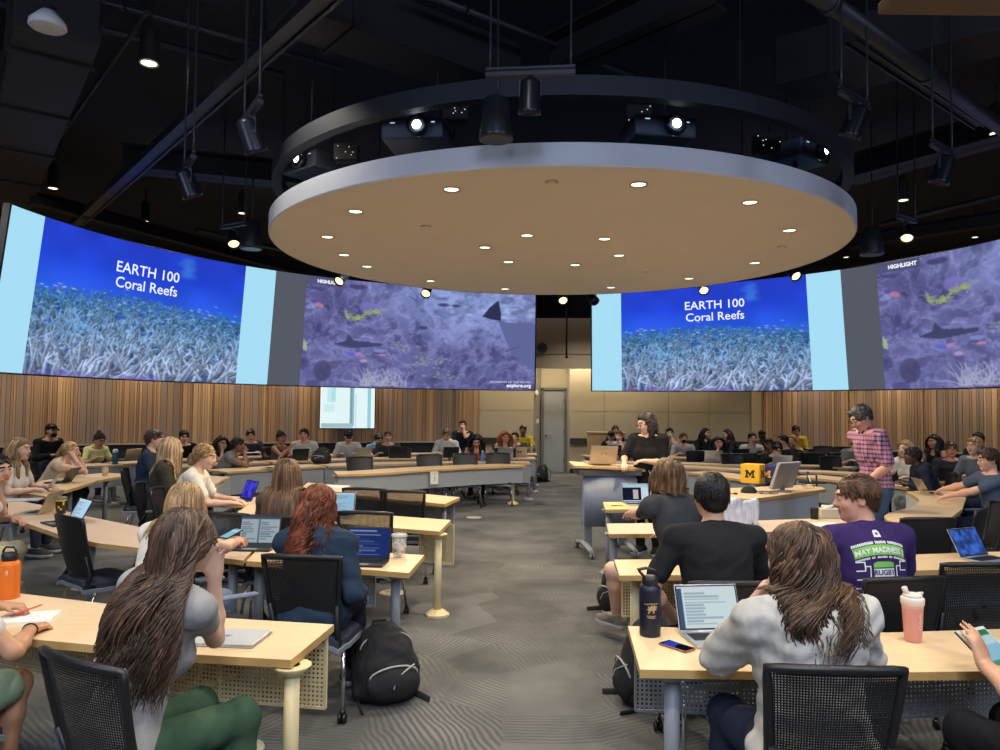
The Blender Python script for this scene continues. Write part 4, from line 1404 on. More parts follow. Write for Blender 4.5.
# ---- chairs (the sitter faces +Y)
def make_chair(label, meshback=True, arms=False, group=None, sage=False, tall=0.0):
    t = thing('mesh_chair', label, 'chair', group=group)
    prof = []
    b = MB()

    def seat(u, v, z, k=1.0):
        x = (u - .5) * .47 * k; y = (v - .5) * .45 * k
        rr = .035 * (abs(u - .5) * 2) ** 6
        return Vector((x * (1 - .08 * (v < .3) * (1 - v)), y, z - .05 * max(0, v - .78) ** 2 * 14 - rr + .012 * (abs(u - .5) * 2) ** 2))
    b.grid(lambda u, v: seat(u, v, .462), 10, 10)
    b.grid(lambda u, v: seat(u, v, .425), 10, 10, flip=True)
    for q in range(4):
        b.grid(lambda u, v, q=q: (seat(u, 0, .425 + .037 * v), seat(1, u, .425 + .037 * v), seat(1 - u, 1, .425 + .037 * v), seat(0, 1 - u, .425 + .037 * v))[q], 10, 1)
    b.build('seat', M_fabric, t)
    b = MB()
    sh = lambda u, v, z: seat(u, v, z, 1.04)
    b.grid(lambda u, v: sh(u, v, .424), 10, 10)
    b.grid(lambda u, v: sh(u, v, .400), 10, 10, flip=True)
    for q in range(4):
        b.grid(lambda u, v, q=q: (sh(u, 0, .4 + .024 * v), sh(1, u, .4 + .024 * v), sh(1 - u, 1, .4 + .024 * v), sh(0, 1 - u, .4 + .024 * v))[q], 10, 1)
    b.build('seat_shell', M_sage if sage else M_shell, t)

    def back(u, v):
        z = .50 + (.42 + tall) * v
        w = .40 + .07 * v
        x = (u - .5) * w
        y = -.205 - .10 * v + .05 * (abs(u - .5) * 2) ** 2 + .03 * (v - .45) ** 2
        return Vector((x, y, z + .012 * (1 - (abs(u - .5) * 2) ** 2) * v))
    b = MB()
    rim = [back(.02, v / 10) for v in range(0, 11)] + [back(u / 10, 1) for u in range(1, 10)] + [back(.98, v / 10) for v in range(10, -1, -1)] + [back(u / 10, 0) for u in range(9, 0, -1)]
    rim.append(rim[0])
    b.tube(rim, .017, 8, caps=False)
    b.build('back_frame', M_plastic, t)
    b = MB()
    b.grid(lambda u, v: back(u, v), 12, 12, 0, True, lambda u, v: (u * .46, v * .44))
    if not meshback:
        b.grid(lambda u, v: back(u, v) + Vector((0, -.012, 0)), 12, 12, 0, True, lambda u, v: (u * .46, v * .44), flip=True)
    b.build('backrest', M_backmesh if meshback else M_backsolid, t)
    b = MB()
    for s in (-1, 1):
        p = back(.5 + .46 * s, .02)
        b.tube([(s * .205, -.14, .415), (s * .21, -.20, .43), p, back(.5 + .47 * s, .35) + Vector((0, -.012, 0))], [.018, .02, .02, .012], 8)
    b.box((0, -.03, .385), (.30, .26, .04), bev=.012)
    b.build('seat_support', M_plastic, t)
    for sx in (-1, 1):
        for sy in (-1, 1):
            b = MB().tube([(sx * .12, sy * .03, .39), (sx * .19, sy * .10, .395), (sx * .225, sy * .15, .36), (sx * .25, sy * .225, .07)], [.012, .013, .013, .011], 10)
            lg = b.build('leg', M_chrome, t)
            b = MB()
            for q in (-1, 1):
                b.lathe([(0, -.009), (.024, -.009), (.028, -.004), (.028, .004), (.024, .009), (0, .009)], (sx * .25 + q * .013, sy * .235, .028), 14, M=Matrix.Rotation(PI / 2, 3, 'Y'))
            b.lathe([(.018, .045), (.02, .06), (.012, .078)], (sx * .25, sy * .228, 0), 10)
            b.build('caster', M_caster, lg)
    if arms:
        for sx in (-1, 1):
            MB().tube([(sx * .22, -.18, .42), (sx * .27, -.17, .55), (sx * .275, -.1, .66)], .013, 8).box((sx * .275, .01, .668), (.055, .25, .024), bev=.011, mi=1).build('armrest', [M_plastic, mat('arm_pad', (128, 138, 156), .5)], t)
    return t


CH_MESH = make_chair('x', True)
CH_SOLID = make_chair('x', False)
CH_ARMS = make_chair('x', False, arms=True)
CH_SAGE = make_chair('x', True, sage=True)
USED = set()


def chair(proto, x, y, facing, label, group=None):
    """facing in degrees: 0 away from the camera, 90 to the right, 180 towards it"""
    if proto not in USED:
        USED.add(proto)
        KIDS[proto.name] = [(c, list(c.children)) for c in proto.children]
        proto.location = (x, y, 0); proto.rotation_euler = (0, 0, R(-facing)); proto['label'] = label
        if group: proto['group'] = group
        return proto
    return dup(proto, (x, y, 0), R(-facing), label, group)
# ================================================================== PEOPLE: implicit surfaces, meshed with surface nets
class Field:
    """smooth union of round cones and ellipsoids sampled on a grid"""

    def __init__(s):
        s.p = []

    def cone(s, a, b, ra, rb=None, k=.02, flat=None, fk=1.0, sub=False):
        s.p.append(('c', np.array(a, float), np.array(b, float), ra, ra if rb is None else rb, k, None if flat is None else np.array(Vector(flat).normalized()), fk, sub)); return s

    def ell(s, c, r, M=None, k=.02, sub=False):
        s.p.append(('e', np.array(c, float), np.array(r, float), np.eye(3) if M is None else np.array(M), 0, k, None, 1, sub)); return s

    @staticmethod
    def _d(q, X):
        if q[0] == 'c':
            _, a, b, ra, rb, k, fl, fk, _s = q
            v = X - a; ba = b - a
            if fl is not None:
                v = v + (v @ fl)[..., None] * (fl * (1 / fk - 1)); ba = ba + fl * (ba @ fl) * (1 / fk - 1)
            L_ = ba @ ba + 1e-12
            h = np.clip((v @ ba) / L_, 0, 1)
            d = np.sqrt(((v - h[..., None] * ba) ** 2).sum(-1)) - (ra + (rb - ra) * h)
            return d * (1 if fl is None else (.5 + .5 * fk))
        _, c, r, M, _0, k, _1, _2, _s = q
        v = (X - c) @ M
        k0 = np.sqrt(((v / r) ** 2).sum(-1)); k1 = np.sqrt(((v / (r * r)) ** 2).sum(-1)) + 1e-9
        return k0 * (k0 - 1) / k1

    def bounds(s):
        lo, hi = np.full(3, 1e9), np.full(3, -1e9)
        for q in s.p:
            if q[8]: continue
            a, b = s._bb(q)
            lo = np.minimum(lo, a); hi = np.maximum(hi, b)
        return lo, hi

    @staticmethod
    def _bb(q):
        if q[0] == 'c':
            r = max(q[3], q[4])
            return np.minimum(q[1], q[2]) - r, np.maximum(q[1], q[2]) + r
        r = max(q[2]); return q[1] - r, q[1] + r

    def at(s, X):
        acc = np.full(X.shape[:-1], 1e3)
        for q in s.p:
            acc = s._mix(acc, s._d(q, X), q)
        return acc

    @staticmethod
    def _mix(acc, d, q):
        k = max(q[5], 1e-4)
        if q[8]:
            h = np.maximum(k - np.abs(acc + d), 0) / k
            return np.maximum(acc, -d) + h * h * k * .25
        h = np.maximum(k - np.abs(acc - d), 0) / k
        return np.minimum(acc, d) - h * h * k * .25

    def sample(s, vox, cuts=(), disp=None, pad=.02):
        lo, hi = s.bounds(); lo = lo - pad - vox * 2; hi = hi + pad + vox * 2
        n = np.ceil((hi - lo) / vox).astype(int) + 1
        F = np.full(n, 1.0, np.float32)
        ax = [lo[i] + vox * np.arange(n[i]) for i in range(3)]
        for q in s.p:
            a, b = s._bb(q); m = q[5] + vox * 2.5
            i0 = np.maximum(np.floor((a - m - lo) / vox).astype(int), 0); i1 = np.minimum(np.ceil((b + m - lo) / vox).astype(int) + 1, n)
            if (i1 <= i0).any(): continue
            X = np.stack(np.meshgrid(*[ax[i][i0[i]:i1[i]] for i in range(3)], indexing='ij'), -1)
            sl = tuple(slice(i0[i], i1[i]) for i in range(3))
            F[sl] = s._mix(F[sl], s._d(q, X), q)
        if cuts or disp:
            X = np.stack(np.meshgrid(*ax, indexing='ij'), -1)
            if disp is not None: F = F + disp(X).astype(np.float32)
            for (c, nrm) in cuts:      # remove the side the normal points to
                F = np.maximum(F, ((X - np.array(c)) @ np.array(Vector(nrm).normalized())).astype(np.float32))
        F[0] = F[-1] = 1; F[:, 0] = F[:, -1] = 1; F[:, :, 0] = F[:, :, -1] = 1
        return F, lo

    def mesh(s, vox, cuts=(), disp=None, smooth=1):
        F, lo = s.sample(vox, cuts, disp)
        V, Q = surface_nets(F)
        if len(V) == 0: return np.zeros((0, 3)), np.zeros((0, 4), int)
        if smooth: V = relax(V, Q, smooth)
        return V * vox + lo, Q


def relax(V, Q, it):
    e = np.concatenate([Q[:, [0, 1]], Q[:, [1, 2]], Q[:, [2, 3]], Q[:, [3, 0]]])
    e = np.concatenate([e, e[:, ::-1]])
    cnt = np.bincount(e[:, 0], minlength=len(V)).astype(float)[:, None] + 1e-9
    for _ in range(it):
        S = np.stack([np.bincount(e[:, 0], weights=V[e[:, 1], c], minlength=len(V)) for c in range(3)], 1)
        V = .5 * V + .5 * S / cnt
    return V


def surface_nets(F):
    n = np.array(F.shape)
    ins = F < 0
    nx, ny, nz = n - 1
    cnt = np.zeros((nx, ny, nz), np.int8)
    corners = [(i, j, k) for i in (0, 1) for j in (0, 1) for k in (0, 1)]
    for (i, j, k) in corners: cnt += ins[i:i + nx, j:j + ny, k:k + nz]
    act = (cnt > 0) & (cnt < 8)
    ci = np.argwhere(act)
    if len(ci) == 0: return np.zeros((0, 3)), np.zeros((0, 4), int)
    idx = np.full((nx, ny, nz), -1, np.int64); idx[act] = np.arange(len(ci))
    val = {c: F[ci[:, 0] + c[0], ci[:, 1] + c[1], ci[:, 2] + c[2]] for c in corners}
    S = np.zeros((len(ci), 3)); W = np.zeros(len(ci))
    for a in corners:
        for ax in range(3):
            if a[ax]: continue
            b = list(a); b[ax] = 1; b = tuple(b)
            fa, fb = val[a], val[b]
            m = (fa < 0) != (fb < 0)
            t = np.where(m, fa / np.where(m, fa - fb, 1), 0)
            p = np.array(a, float)[None, :].repeat(len(ci), 0); p[:, ax] = t
            S += p * m[:, None]; W += m
    V = ci + S / W[:, None]
    Q = []
    for ax in range(3):
        o1, o2 = [(1, 2), (2, 0), (0, 1)][ax]
        a = np.take(ins, range(0, n[ax] - 1), ax); b = np.take(ins, range(1, n[ax]), ax)
        e = np.argwhere(a != b)
        ok = (e[:, o1] > 0) & (e[:, o2] > 0) & (e[:, o1] < n[o1] - 1) & (e[:, o2] < n[o2] - 1)
        e = e[ok]
        fl = a[e[:, 0], e[:, 1], e[:, 2]]
        def cell(d1, d2):
            c = e.copy(); c[:, o1] -= d1; c[:, o2] -= d2
            return idx[c[:, 0], c[:, 1], c[:, 2]]
        q = np.stack([cell(1, 1), cell(0, 1), cell(0, 0), cell(1, 0)], 1)
        q[~fl] = q[~fl][:, ::-1]
        Q.append(q)
    return V, np.concatenate(Q)


def np_mesh(name, V, Q, mats, parent=None, fmat=None, smooth=True):
    me = bpy.data.meshes.new(name)
    me.vertices.add(len(V)); me.vertices.foreach_set('co', np.asarray(V, np.float32).ravel())
    k = Q.shape[1]
    me.loops.add(Q.size); me.loops.foreach_set('vertex_index', Q.astype(np.int32).ravel())
    me.polygons.add(len(Q)); me.polygons.foreach_set('loop_start', np.arange(0, Q.size, k, dtype=np.int32))
    for m in (mats if isinstance(mats, (list, tuple)) else [mats]): me.materials.append(m)
    if fmat is not None: me.polygons.foreach_set('material_index', fmat.astype(np.int32))
    me.polygons.foreach_set('use_smooth', np.full(len(Q), smooth))
    me.update(calc_edges=True); me.validate()
    return link(name, me, parent)


def ik(S, T, l1, l2, pole):
    d = T - S; L_ = d.length
    mx = (l1 + l2) * .995
    if L_ > mx: T = S + d * (mx / L_); d = T - S; L_ = mx
    a = (l1 * l1 - l2 * l2 + L_ * L_) / (2 * L_)
    h = math.sqrt(max(l1 * l1 - a * a, 0))
    u = d.normalized()
    p = (pole - u * pole.dot(u)).normalized()
    return S + u * a + p * h, T


def V3(*a): return Vector(a)


SKIN = {}


def skin_mat(rgb):
    return mat('skin_%d_%d_%d' % rgb, rgb, .5, vary=.05, scale=14, bump=.08, bscale=150)


def cloth(rgb, bump=.25, vary=.07, sc=26):
    return mat('cloth_%d_%d_%d' % rgb, rgb, .88, vary=vary, scale=sc, bump=bump, bscale=22, spec=.2)


def hair_mat(rgb, vary=.35):
    return mat('hair_%d_%d_%d' % rgb, rgb, .42, vary=vary, scale=38, spec=.4, stretch=(1, 1, .22), bump=.35, bscale=90)


def fold_noise(amp, seed=0, f=1.0):
    r = np.random.default_rng(seed)
    ws = [(r.normal(size=3) * s * f, r.uniform(0, 6.28), a) for s, a in ((14, .5), (22, .5), (36, .35), (52, .25))]

    def fn(X):
        o = 0
        for w, ph, a in ws: o = o + a * np.sin(X @ w + ph + 1.2 * np.sin(X @ (w[[2, 0, 1]] * .5)))
        return o * amp
    return fn


class Fig:
    """joint positions of a posed figure; local frame, the figure faces +Y, origin on the floor"""

    def __init__(s, sit=True, lean=12, side=0, twist=0, head=(0, 0, 0), hands=(None, None), elbows=(None, None), scale=1.0, seat=.455, knees=None, feet=None, female=False, girth=1.0, tors=1.0, handdir=(None, None), armlen=1.0, neckf=.5, stance=.1):
        s.female, s.g, s.sit = female, girth, sit
        k = s.k = scale
        hz = (seat + .085) if sit else .90 * k
        s.P0 = V3(0, 0, hz)
        Ls, Ss = R(lean), R(side)
        u1 = V3(math.sin(Ss * .5), math.sin(Ls * .55), math.cos(Ls * .55) * math.cos(Ss * .5)).normalized()
        u2 = V3(math.sin(Ss), math.sin(Ls * 1.15), math.cos(Ls * 1.15) * math.cos(Ss)).normalized()
        s.W = s.P0 + u1 * (.19 * k * tors)
        s.N = s.W + u2 * (.33 * k * tors)       # base of the neck
        s.u1, s.u2 = u1, u2
        T = Matrix.Rotation(R(-twist), 3, 'Z')
        s.right = (T @ V3(1, 0, 0)); s.right = (s.right - u2 * s.right.dot(u2)).normalized()
        s.fwd = u2.cross(s.right).normalized()
        sw = (.165 if female else .19) * k * (.6 + .4 * girth)
        s.S = [s.N + s.right * (q * sw) - u2 * (.045 * k) for q in (-1, 1)]
        yaw, pit, rol = head
        nl = Ls * neckf
        un = V3(math.sin(Ss * .6), math.sin(nl + R(pit) * .25), math.cos(nl + R(pit) * .25)).normalized()
        s.HM = Matrix.Rotation(R(-yaw), 3, 'Z') @ Matrix.Rotation(R(-pit), 3, 'X') @ Matrix.Rotation(R(rol), 3, 'Y')
        s.NT = s.N + un * (.075 * k)
        s.H = s.N + un * (.165 * k) + (s.HM @ V3(0, .028, 0)) * k
        ua, fa = .295 * k * armlen, .25 * k * armlen
        s.E, s.Wr, s.hd = [], [], []
        for i, q in enumerate((-1, 1)):
            h = hands[i]
            if h is None: h = V3(q * .17, .40, .79) if sit else s.S[i] + V3(q * .08, .06, -.54 * k)
            h = Vector(h)
            pole = Vector(elbows[i]) if elbows[i] is not None else V3(q * .7, -.35, -1)
            e, w = ik(s.S[i], h, ua, fa, pole)
            s.E.append(e); s.Wr.append(w)
            hd = handdir[i]
            s.hd.append(Vector(hd).normalized() if hd is not None else ((w - e).normalized() + V3(0, .1, -.15)).normalized())
        s.Hp = [s.P0 + V3(q * .088 * k, .02 * k, -.01) for q in (-1, 1)]
        s.K, s.A = [], []
        for i, q in enumerate((-1, 1)):
            if sit:
                kn = Vector(knees[i]) if knees else V3(q * .13, .45 * k, seat + .07)
                ft = Vector(feet[i]) if feet else V3(q * .13, .42 * k, .085)
                s.K.append(s.Hp[i] + (kn - s.Hp[i]).normalized() * (.425 * k))
                s.A.append(s.K[i] + (ft - s.K[i]).normalized() * min((ft - s.K[i]).length, .42 * k))
            else:
                ft = Vector(feet[i]) if feet else V3(q * stance, 0.0, .085)
                kn, a = ik(s.Hp[i], ft, .42 * k, .41 * k, V3(q * .1, 1, 0))
                s.K.append(kn); s.A.append(a)
        s.toe = [V3(q * .22, 1, 0).normalized() for q in (-1, 1)]

    # ---- regions
    def torso(s, F, inf=0.0, k=.05):
        g, c = s.g, s.k
        M = np.stack([np.array(s.right), np.array(s.fwd), np.array(s.u2)], 1)
        M1 = np.eye(3)
        fe = s.female
        F.ell(s.P0 + V3(0, -.01, .02), ((.165 if not fe else .172) * c * g + inf, .118 * c * g + inf, .12 * c + inf), M1, k)
        F.ell(s.P0.lerp(s.W, .75), ((.148 if not fe else .132) * c * g + inf, .105 * c * g + inf, .15 * c + inf), M, k)
        F.ell(s.W.lerp(s.N, .45) + s.fwd * (.0), ((.165 if not fe else .145) * c * (.5 + .5 * g) + inf, .112 * c * (.5 + .5 * g) + inf, .185 * c + inf), M, k)
        F.ell(s.W.lerp(s.N, .72) - s.fwd * .02, ((.155 if not fe else .14) * c * (.6 + .4 * g) + inf, .09 * c * g + inf, .11 * c + inf), M, k)
        for i in (0, 1):
            F.cone(s.N - s.u2 * (.03 * c), s.S[i], .052 * c + inf, .056 * c + inf, k * .8)
            F.cone(s.N + s.u2 * (.0 * c), s.S[i].lerp(s.N, .35), .045 * c + inf, .05 * c + inf, k * .8)
        if fe:
            for q in (-1, 1): F.ell(s.W.lerp(s.N, .38) + s.right * (q * .07 * c) + s.fwd * (.085 * c * g), (.06 * c * g + inf, .055 * c * g + inf, .062 * c * g + inf), M, .04)
        elif g > 1.08:
            F.ell(s.P0.lerp(s.W, .7) + s.fwd * .05 * g, (.12 * g + inf, .1 * g + inf, .13 + inf), M, .06)

    def neck(s, F):
        c = s.k
        F.cone(s.N - s.u2 * .03, s.H - (s.HM @ V3(0, .03, .02)) * c, .057 * c * (.85 if s.female else 1), .05 * c * (.88 if s.female else 1), .03)

    def arm(s, F, i, inf=0.0, upto=1.0, k=.025, g=None):
        """upto: 0..1 upper arm, 1..2 forearm"""
        g = g or (.88 if s.female else 1.0) * (.55 + .45 * s.g)
        c = s.k
        e = s.S[i].lerp(s.E[i], min(1, upto))
        F.cone(s.S[i], e, .052 * c * g + inf, (.052 + (.040 - .052) * min(1, upto)) * c * g + inf, k)
        if upto > 1:
            u = upto - 1
            w = s.E[i].lerp(s.Wr[i], u)
            mid = s.E[i].lerp(s.Wr[i], min(.35, u))
            F.cone(s.E[i], mid, .040 * c * g + inf, .042 * c * g + inf, k)
            if u > .35: F.cone(mid, w, .042 * c * g + inf, (.042 + (.027 - .042) * (u - .35) / .65) * c * g + inf, k)

    def hand(s, F, i, curl=.5, spread=1.0, fr=.0078, palm=None):
        c = s.k * (.92 if s.female else 1.0)
        W, d = s.Wr[i], s.hd[i]
        q = (-1, 1)[i]
        n = Vector(palm).normalized() if palm is not None else V3(0, 0, -1)      # palm side
        n = (n - d * n.dot(d)).normalized()
        side = d.cross(n) * (1 if i == 1 else -1)                                    # towards the thumb
        if side.dot(V3(-q, 0, 0)) < 0 and palm is None: side = -side
        F.cone(W - d * .01, W + d * (.03 * c), .026 * c, .031 * c, .02, n, .62)
        F.cone(W + d * (.03 * c), W + d * (.075 * c), .034 * c, .037 * c, .02, n, .48)
        L4 = (.078, .088, .082, .064)
        for f in range(4):
            o = (1.5 - f) * .0208 * c * spread
            b = W + d * ((.083 - .006 * abs(f - 1.2)) * c) + side * o
            df = (d + side * ((1.5 - f) * .05)).normalized()
            a1 = curl * .55; a2 = curl * 1.3
            d1 = (df * math.cos(a1) + n * math.sin(a1)); d2 = (df * math.cos(a2) + n * math.sin(a2))
            m = b + d1 * (L4[f] * .5 * c); t = m + d2 * (L4[f] * .5 * c)
            F.cone(b - df * .012, m, fr * 1.12 * c, fr * c, .005); F.cone(m, t, fr * c, fr * .82 * c, .005)
        b = W + d * (.022 * c) + side * (.026 * c); m = b + (d * .62 + side * .7 + n * .25) * (.042 * c); t = m + (d * .95 + side * .15 + n * .25) * (.034 * c)
        F.cone(b, m, fr * 1.55 * c, fr * 1.3 * c, .012); F.cone(m, t, fr * 1.25 * c, fr * .95 * c, .006)

    def leg(s, F, i, inf=0.0, upto=2.0, k=.03):
        g, c = (.6 + .4 * s.g), s.k
        kk = s.Hp[i].lerp(s.K[i], min(1, upto))
        F.cone(s.Hp[i], kk, .083 * c * g + inf, (.083 + (.057 - .083) * min(1, upto)) * c * g + inf, k)
        if upto > 1:
            u = upto - 1
            a = s.K[i].lerp(s.A[i], u); m = s.K[i].lerp(s.A[i], min(u, .3))
            back = V3(0, -.018, 0)
            F.cone(s.K[i], m + back, .053 * c * g + inf, .053 * c * g + inf, k)
            if u > .3: F.cone(m + back, a, .053 * c * g + inf, (.053 + (.034 - .053) * (u - .3) / .7) * c * g + inf, k)

    def foot(s, F, i, inf=0.0):
        c = s.k
        a, t = s.A[i], s.toe[i]
        z = a.z - .085
        heel = V3(a.x, a.y, z + .035) - t * (.045 * c)
        ball = V3(a.x, a.y, z + .033) + t * (.10 * c); toe = V3(a.x, a.y, z + .028) + t * (.165 * c)
        F.cone(heel, ball, .034 * c + inf, .038 * c + inf, .02, V3(0, 0, 1), .9); F.cone(ball, toe, .038 * c + inf, .03 * c + inf, .02, V3(0, 0, 1), .8)
        F.cone(a, heel + V3(0, 0, .01), .034 * c + inf, .034 * c + inf, .025); F.cone(a, ball, .034 * c + inf, .03 * c + inf, .03)

    def hp(s, x, y, z): return s.H + (s.HM @ V3(x, y, z)) * s.k

    def head(s, F, ears=True, beard=False):
        c = s.k; M = np.array(s.HM)
        E_ = lambda p, r, k=.02, sub=False: F.ell(s.hp(*p), tuple(q * c for q in r), M, k, sub)
        fe = s.female
        E_((0, -.018, .03), (.076, .094, .088), .02)
        E_((0, .022, -.015), (.068, .074, .085), .03)
        E_((0, .036, -.066), (.05 if fe else .055, .052, .046), .03)
        E_((0, .070, -.094), (.022, .02, .02), .025)
        E_((0, .082, .034), (.048, .018, .018), .025)                 # brow
        for q in (-1, 1):
            E_((q * .042, .064, -.022), (.026, .024, .026), .025)      # cheek
            E_((q * .033, .103, .012), (.0165, .014, .0115), .012, True)  # eye socket
        F.cone(s.hp(0, .090, .018), s.hp(0, .112, -.022), .009 * c, .0125 * c, .012)
        for q in (-1, 1): F.cone(s.hp(q * .010, .098, -.026), s.hp(q * .012, .100, -.025), .0085 * c, None, .008)
        F.cone(s.hp(-.018, .086, -.056), s.hp(.018, .086, -.056), .0075 * c, None, .008)
        F.cone(s.hp(-.015, .085, -.068), s.hp(.015, .085, -.068), .0085 * c, None, .006)
        if ears:
            for q in (-1, 1):
                E_((q * .078, -.012, -.004), (.010, .020, .032), .010)
                E_((q * .087, -.008, -.002), (.006, .011, .02), .006, True)

    def head_mats(s, V):
        """0 skin, 1 lips, 2 brow, 3 eye white/dark by place on the face"""
        L_ = (V - np.array(s.H)) @ np.array(s.HM) / s.k
        x, y, z = np.abs(L_[:, 0]), L_[:, 1], L_[:, 2]
        m = np.zeros(len(V), int)
        m[(y > .08) & (x < .021) & (np.abs(z + .062) < .0095)] = 1
        m[(y > .055) & (x > .013) & (x < .05) & (np.abs(z - .037 + .06 * np.abs(x - .03)) < .004)] = 2
        return m


def hair_cap(F, f, thick=.012, low=0.0, top=0.0, k=.02, back=0.0):
    c = f.k; M = np.array(f.HM)
    F.ell(f.hp(0, -.020, .034 + top * .5), ((.079 + thick) * c, (.098 + thick) * c, (.091 + thick + top * .5) * c), M, k)
    F.ell(f.hp(0, -.055, -.02 - back), ((.070 + thick) * c, (.058 + thick) * c, (.070 + thick) * c), M, k)


def hairline(f, off=0.0, slope=.92, drop=.002):
    """cut plane keeping scalp and nape, clearing the face"""
    nrm = f.HM @ V3(0, slope, -1)
    p = f.hp(0, 0, -drop + off)
    return (tuple(p), tuple(nrm))


def strands(f, F_body, roots, length, n, r, col, parent, wave=.0, wfreq=9, clump=.0, gather=None, seg=16, seed=1, curl=0.0, name='hair', droop=1.0, out=.004, tip=.25, mats=None, stiff=.35, forward=0.0, core=None, part=0.0, backw=.0, sk=.004, face_free=True, behind=None):
    """many thin tapering locks laid over the skull, then falling and pushed out of the body"""
    rnd = random.Random(seed)
    vs, fs, fm = [], [], []
    P, R_, ph, SD = [], [], [], []
    Hc = f.H
    for i in range(n):
        p, d = roots(rnd, i, n)
        P.append(p); SD.append(d)
    P = np.array([tuple(p) for p in P]); D = np.array([tuple(d) for d in SD])
    Ls = np.array([length(rnd) for _ in range(n)])
    rel = (P - np.array(f.H))
    ck = 55.0 if wave > .012 else 20.0
    phs = ck * rel[:, 0] + ck * .8 * rel[:, 1] + 2 * np.sin(40 * rel[:, 2]) + np.array([rnd.uniform(-.7, .7) for _ in range(n)]); fr_ = np.array([wfreq * rnd.uniform(.92, 1.08) for _ in range(n)])
    amp = np.array([wave * rnd.uniform(.5, 1.4) for _ in range(n)])
    path = [P.copy()]
    pos = P.copy(); dr = D.copy()
    st = Ls / seg
    H0 = np.array(Hc); M = np.array(f.HM)
    skull = Field(); hair_cap(skull, f, sk)
    guard = None
    if face_free:
        guard = Field(); guard.ell(f.hp(0, .115, -.035), (.064 * f.k, .125 * f.k, .125 * f.k), np.array(f.HM))
    for k in range(seg):
        g = np.array((0, 0, -1.0))
        w = stiff if k < 5 else .6
        dr = dr * (1 - droop * w) + g * (droop * w)
        if gather is not None:
            tgt, from_k, str_ = gather
            if k <= from_k:
                v = np.array(tgt) - pos; L_ = np.linalg.norm(v, axis=1, keepdims=True) + 1e-6
                dr = dr * (1 - str_) + v / L_ * str_
        dr /= np.linalg.norm(dr, axis=1, keepdims=True) + 1e-9
        pos = pos + dr * st[:, None]
        for fld, o in ((skull, .003), (F_body, out)) + (((guard, .0),) if guard is not None else ()):
            d = fld.at(pos)
            e = 2e-3
            gr = np.stack([fld.at(pos + np.eye(3)[a] * e) - d for a in range(3)], 1)
            gr /= np.linalg.norm(gr, axis=1, keepdims=True) + 1e-9
            push = np.maximum(o - d, 0)
            pos = pos + gr * np.minimum(push, .05)[:, None]
        if behind is not None and k > 2:
            fw_ = np.array(f.fwd); q_ = (pos - np.array(f.N)) @ fw_ - behind
            pos = pos - fw_ * (np.maximum(q_, 0) * .45)[:, None]
        path.append(pos.copy())
    path = np.stack(path, 1)
    t = np.linspace(0, 1, seg + 1)[None, :]
    # waves grow towards the tips
    a = amp[:, None] * np.clip(t * 2.0, 0, 1)
    sw = np.sin(t * fr_[:, None] + phs[:, None]); cw = np.cos(t * fr_[:, None] * 1.0 + phs[:, None])
    rt = np.array(f.HM @ V3(1, 0, 0)); fw = np.array(f.HM @ V3(0, 1, 0))
    path = path + (a * sw)[:, :, None] * rt + (a * cw * .55)[:, :, None] * fw
    rad = r * (1 - (1 - tip) * t[0] ** 2.2)
    rad[0] *= .8
    nsd = 5
    tang = np.gradient(path, axis=1); tang /= np.linalg.norm(tang, axis=2, keepdims=True) + 1e-9
    ref = path - np.array(f.H) - np.array((0, 0, .0)); ref = ref - (ref * tang).sum(2, keepdims=True) * tang
    ref /= np.linalg.norm(ref, axis=2, keepdims=True) + 1e-9
    bn = np.cross(tang, ref)
    rs = np.array([rnd.uniform(.7, 1.3) for _ in range(n)])
    ring_ = []
    for q in range(nsd):
        w = 2 * PI * q / nsd
        ring_.append(path + (ref * math.cos(w) * .8 + bn * math.sin(w) * 1.5) * (rad[None, :, None] * rs[:, None, None]))
    Vv = np.stack(ring_, 2).reshape(-1, 3)         # n, seg+1, nsd
    base = (np.arange(n) * (seg + 1) * nsd)[:, None, None] + (np.arange(seg) * nsd)[None, :, None] + np.arange(nsd)[None, None, :]
    nxt = base - np.arange(nsd)[None, None, :] + (np.arange(nsd)[None, None, :] + 1) % nsd
    Q = np.stack([base, nxt, nxt + nsd, base + nsd], -1).reshape(-1, 4)
    cl = .5 + .5 * np.sin(70 * rel[:, 0] + 9 * np.sin(30 * rel[:, 1]) + 50 * rel[:, 2])
    mi = np.clip(((.55 * cl + .45 * np.array([rnd.random() for _ in range(n)])) * len(mats)).astype(int), 0, len(mats) - 1)
    fmat = np.repeat(mi, seg * nsd)
    if core is not None:
        cv_, cq = core
        fmat = np.concatenate([fmat, np.zeros(len(cq), int)])
        Q = np.concatenate([Q, cq + len(Vv)]); Vv = np.concatenate([Vv, cv_])
    return np_mesh(name, Vv, Q, mats, parent, fmat)


def scalp_roots(f, hl=None, part=0.0, back_bias=0.0, r=1.0, low=-.03, ymax=2.0):
    """random points of the hair-bearing scalp with their downhill direction, combed away from a parting"""
    hl = hl or (.92, .002)

    def fn(rnd, i, n):
        while True:
            th = rnd.uniform(0, 2 * PI); z = rnd.uniform(low, 1.0)
            rr = math.sqrt(max(0, 1 - z * z))
            x, y = rr * math.sin(th), rr * math.cos(th)
            p = V3(x * .082 * r, -.020 + y * .101 * r, .034 + z * .094 * r)
            if p.z - hl[0] * p.y + hl[1] < 0 or (y > ymax and z < .9): continue
            break
        d = V3(x + (.9 if x > part else -.9) * max(0, z) ** 2, y * .7 - .5 * max(0, z), -.35 - (1 - z) * .8)
        nr = V3(x, y, z)
        d = d - nr * d.dot(nr)
        return f.hp(*p), (f.HM @ d.normalized())
    return fn


def tones(rgb, ks=(.62, .85, 1.1, 1.45)):
    return [hair_mat(tuple(int(min(255, c * k)) for c in rgb), .22) for k in ks]


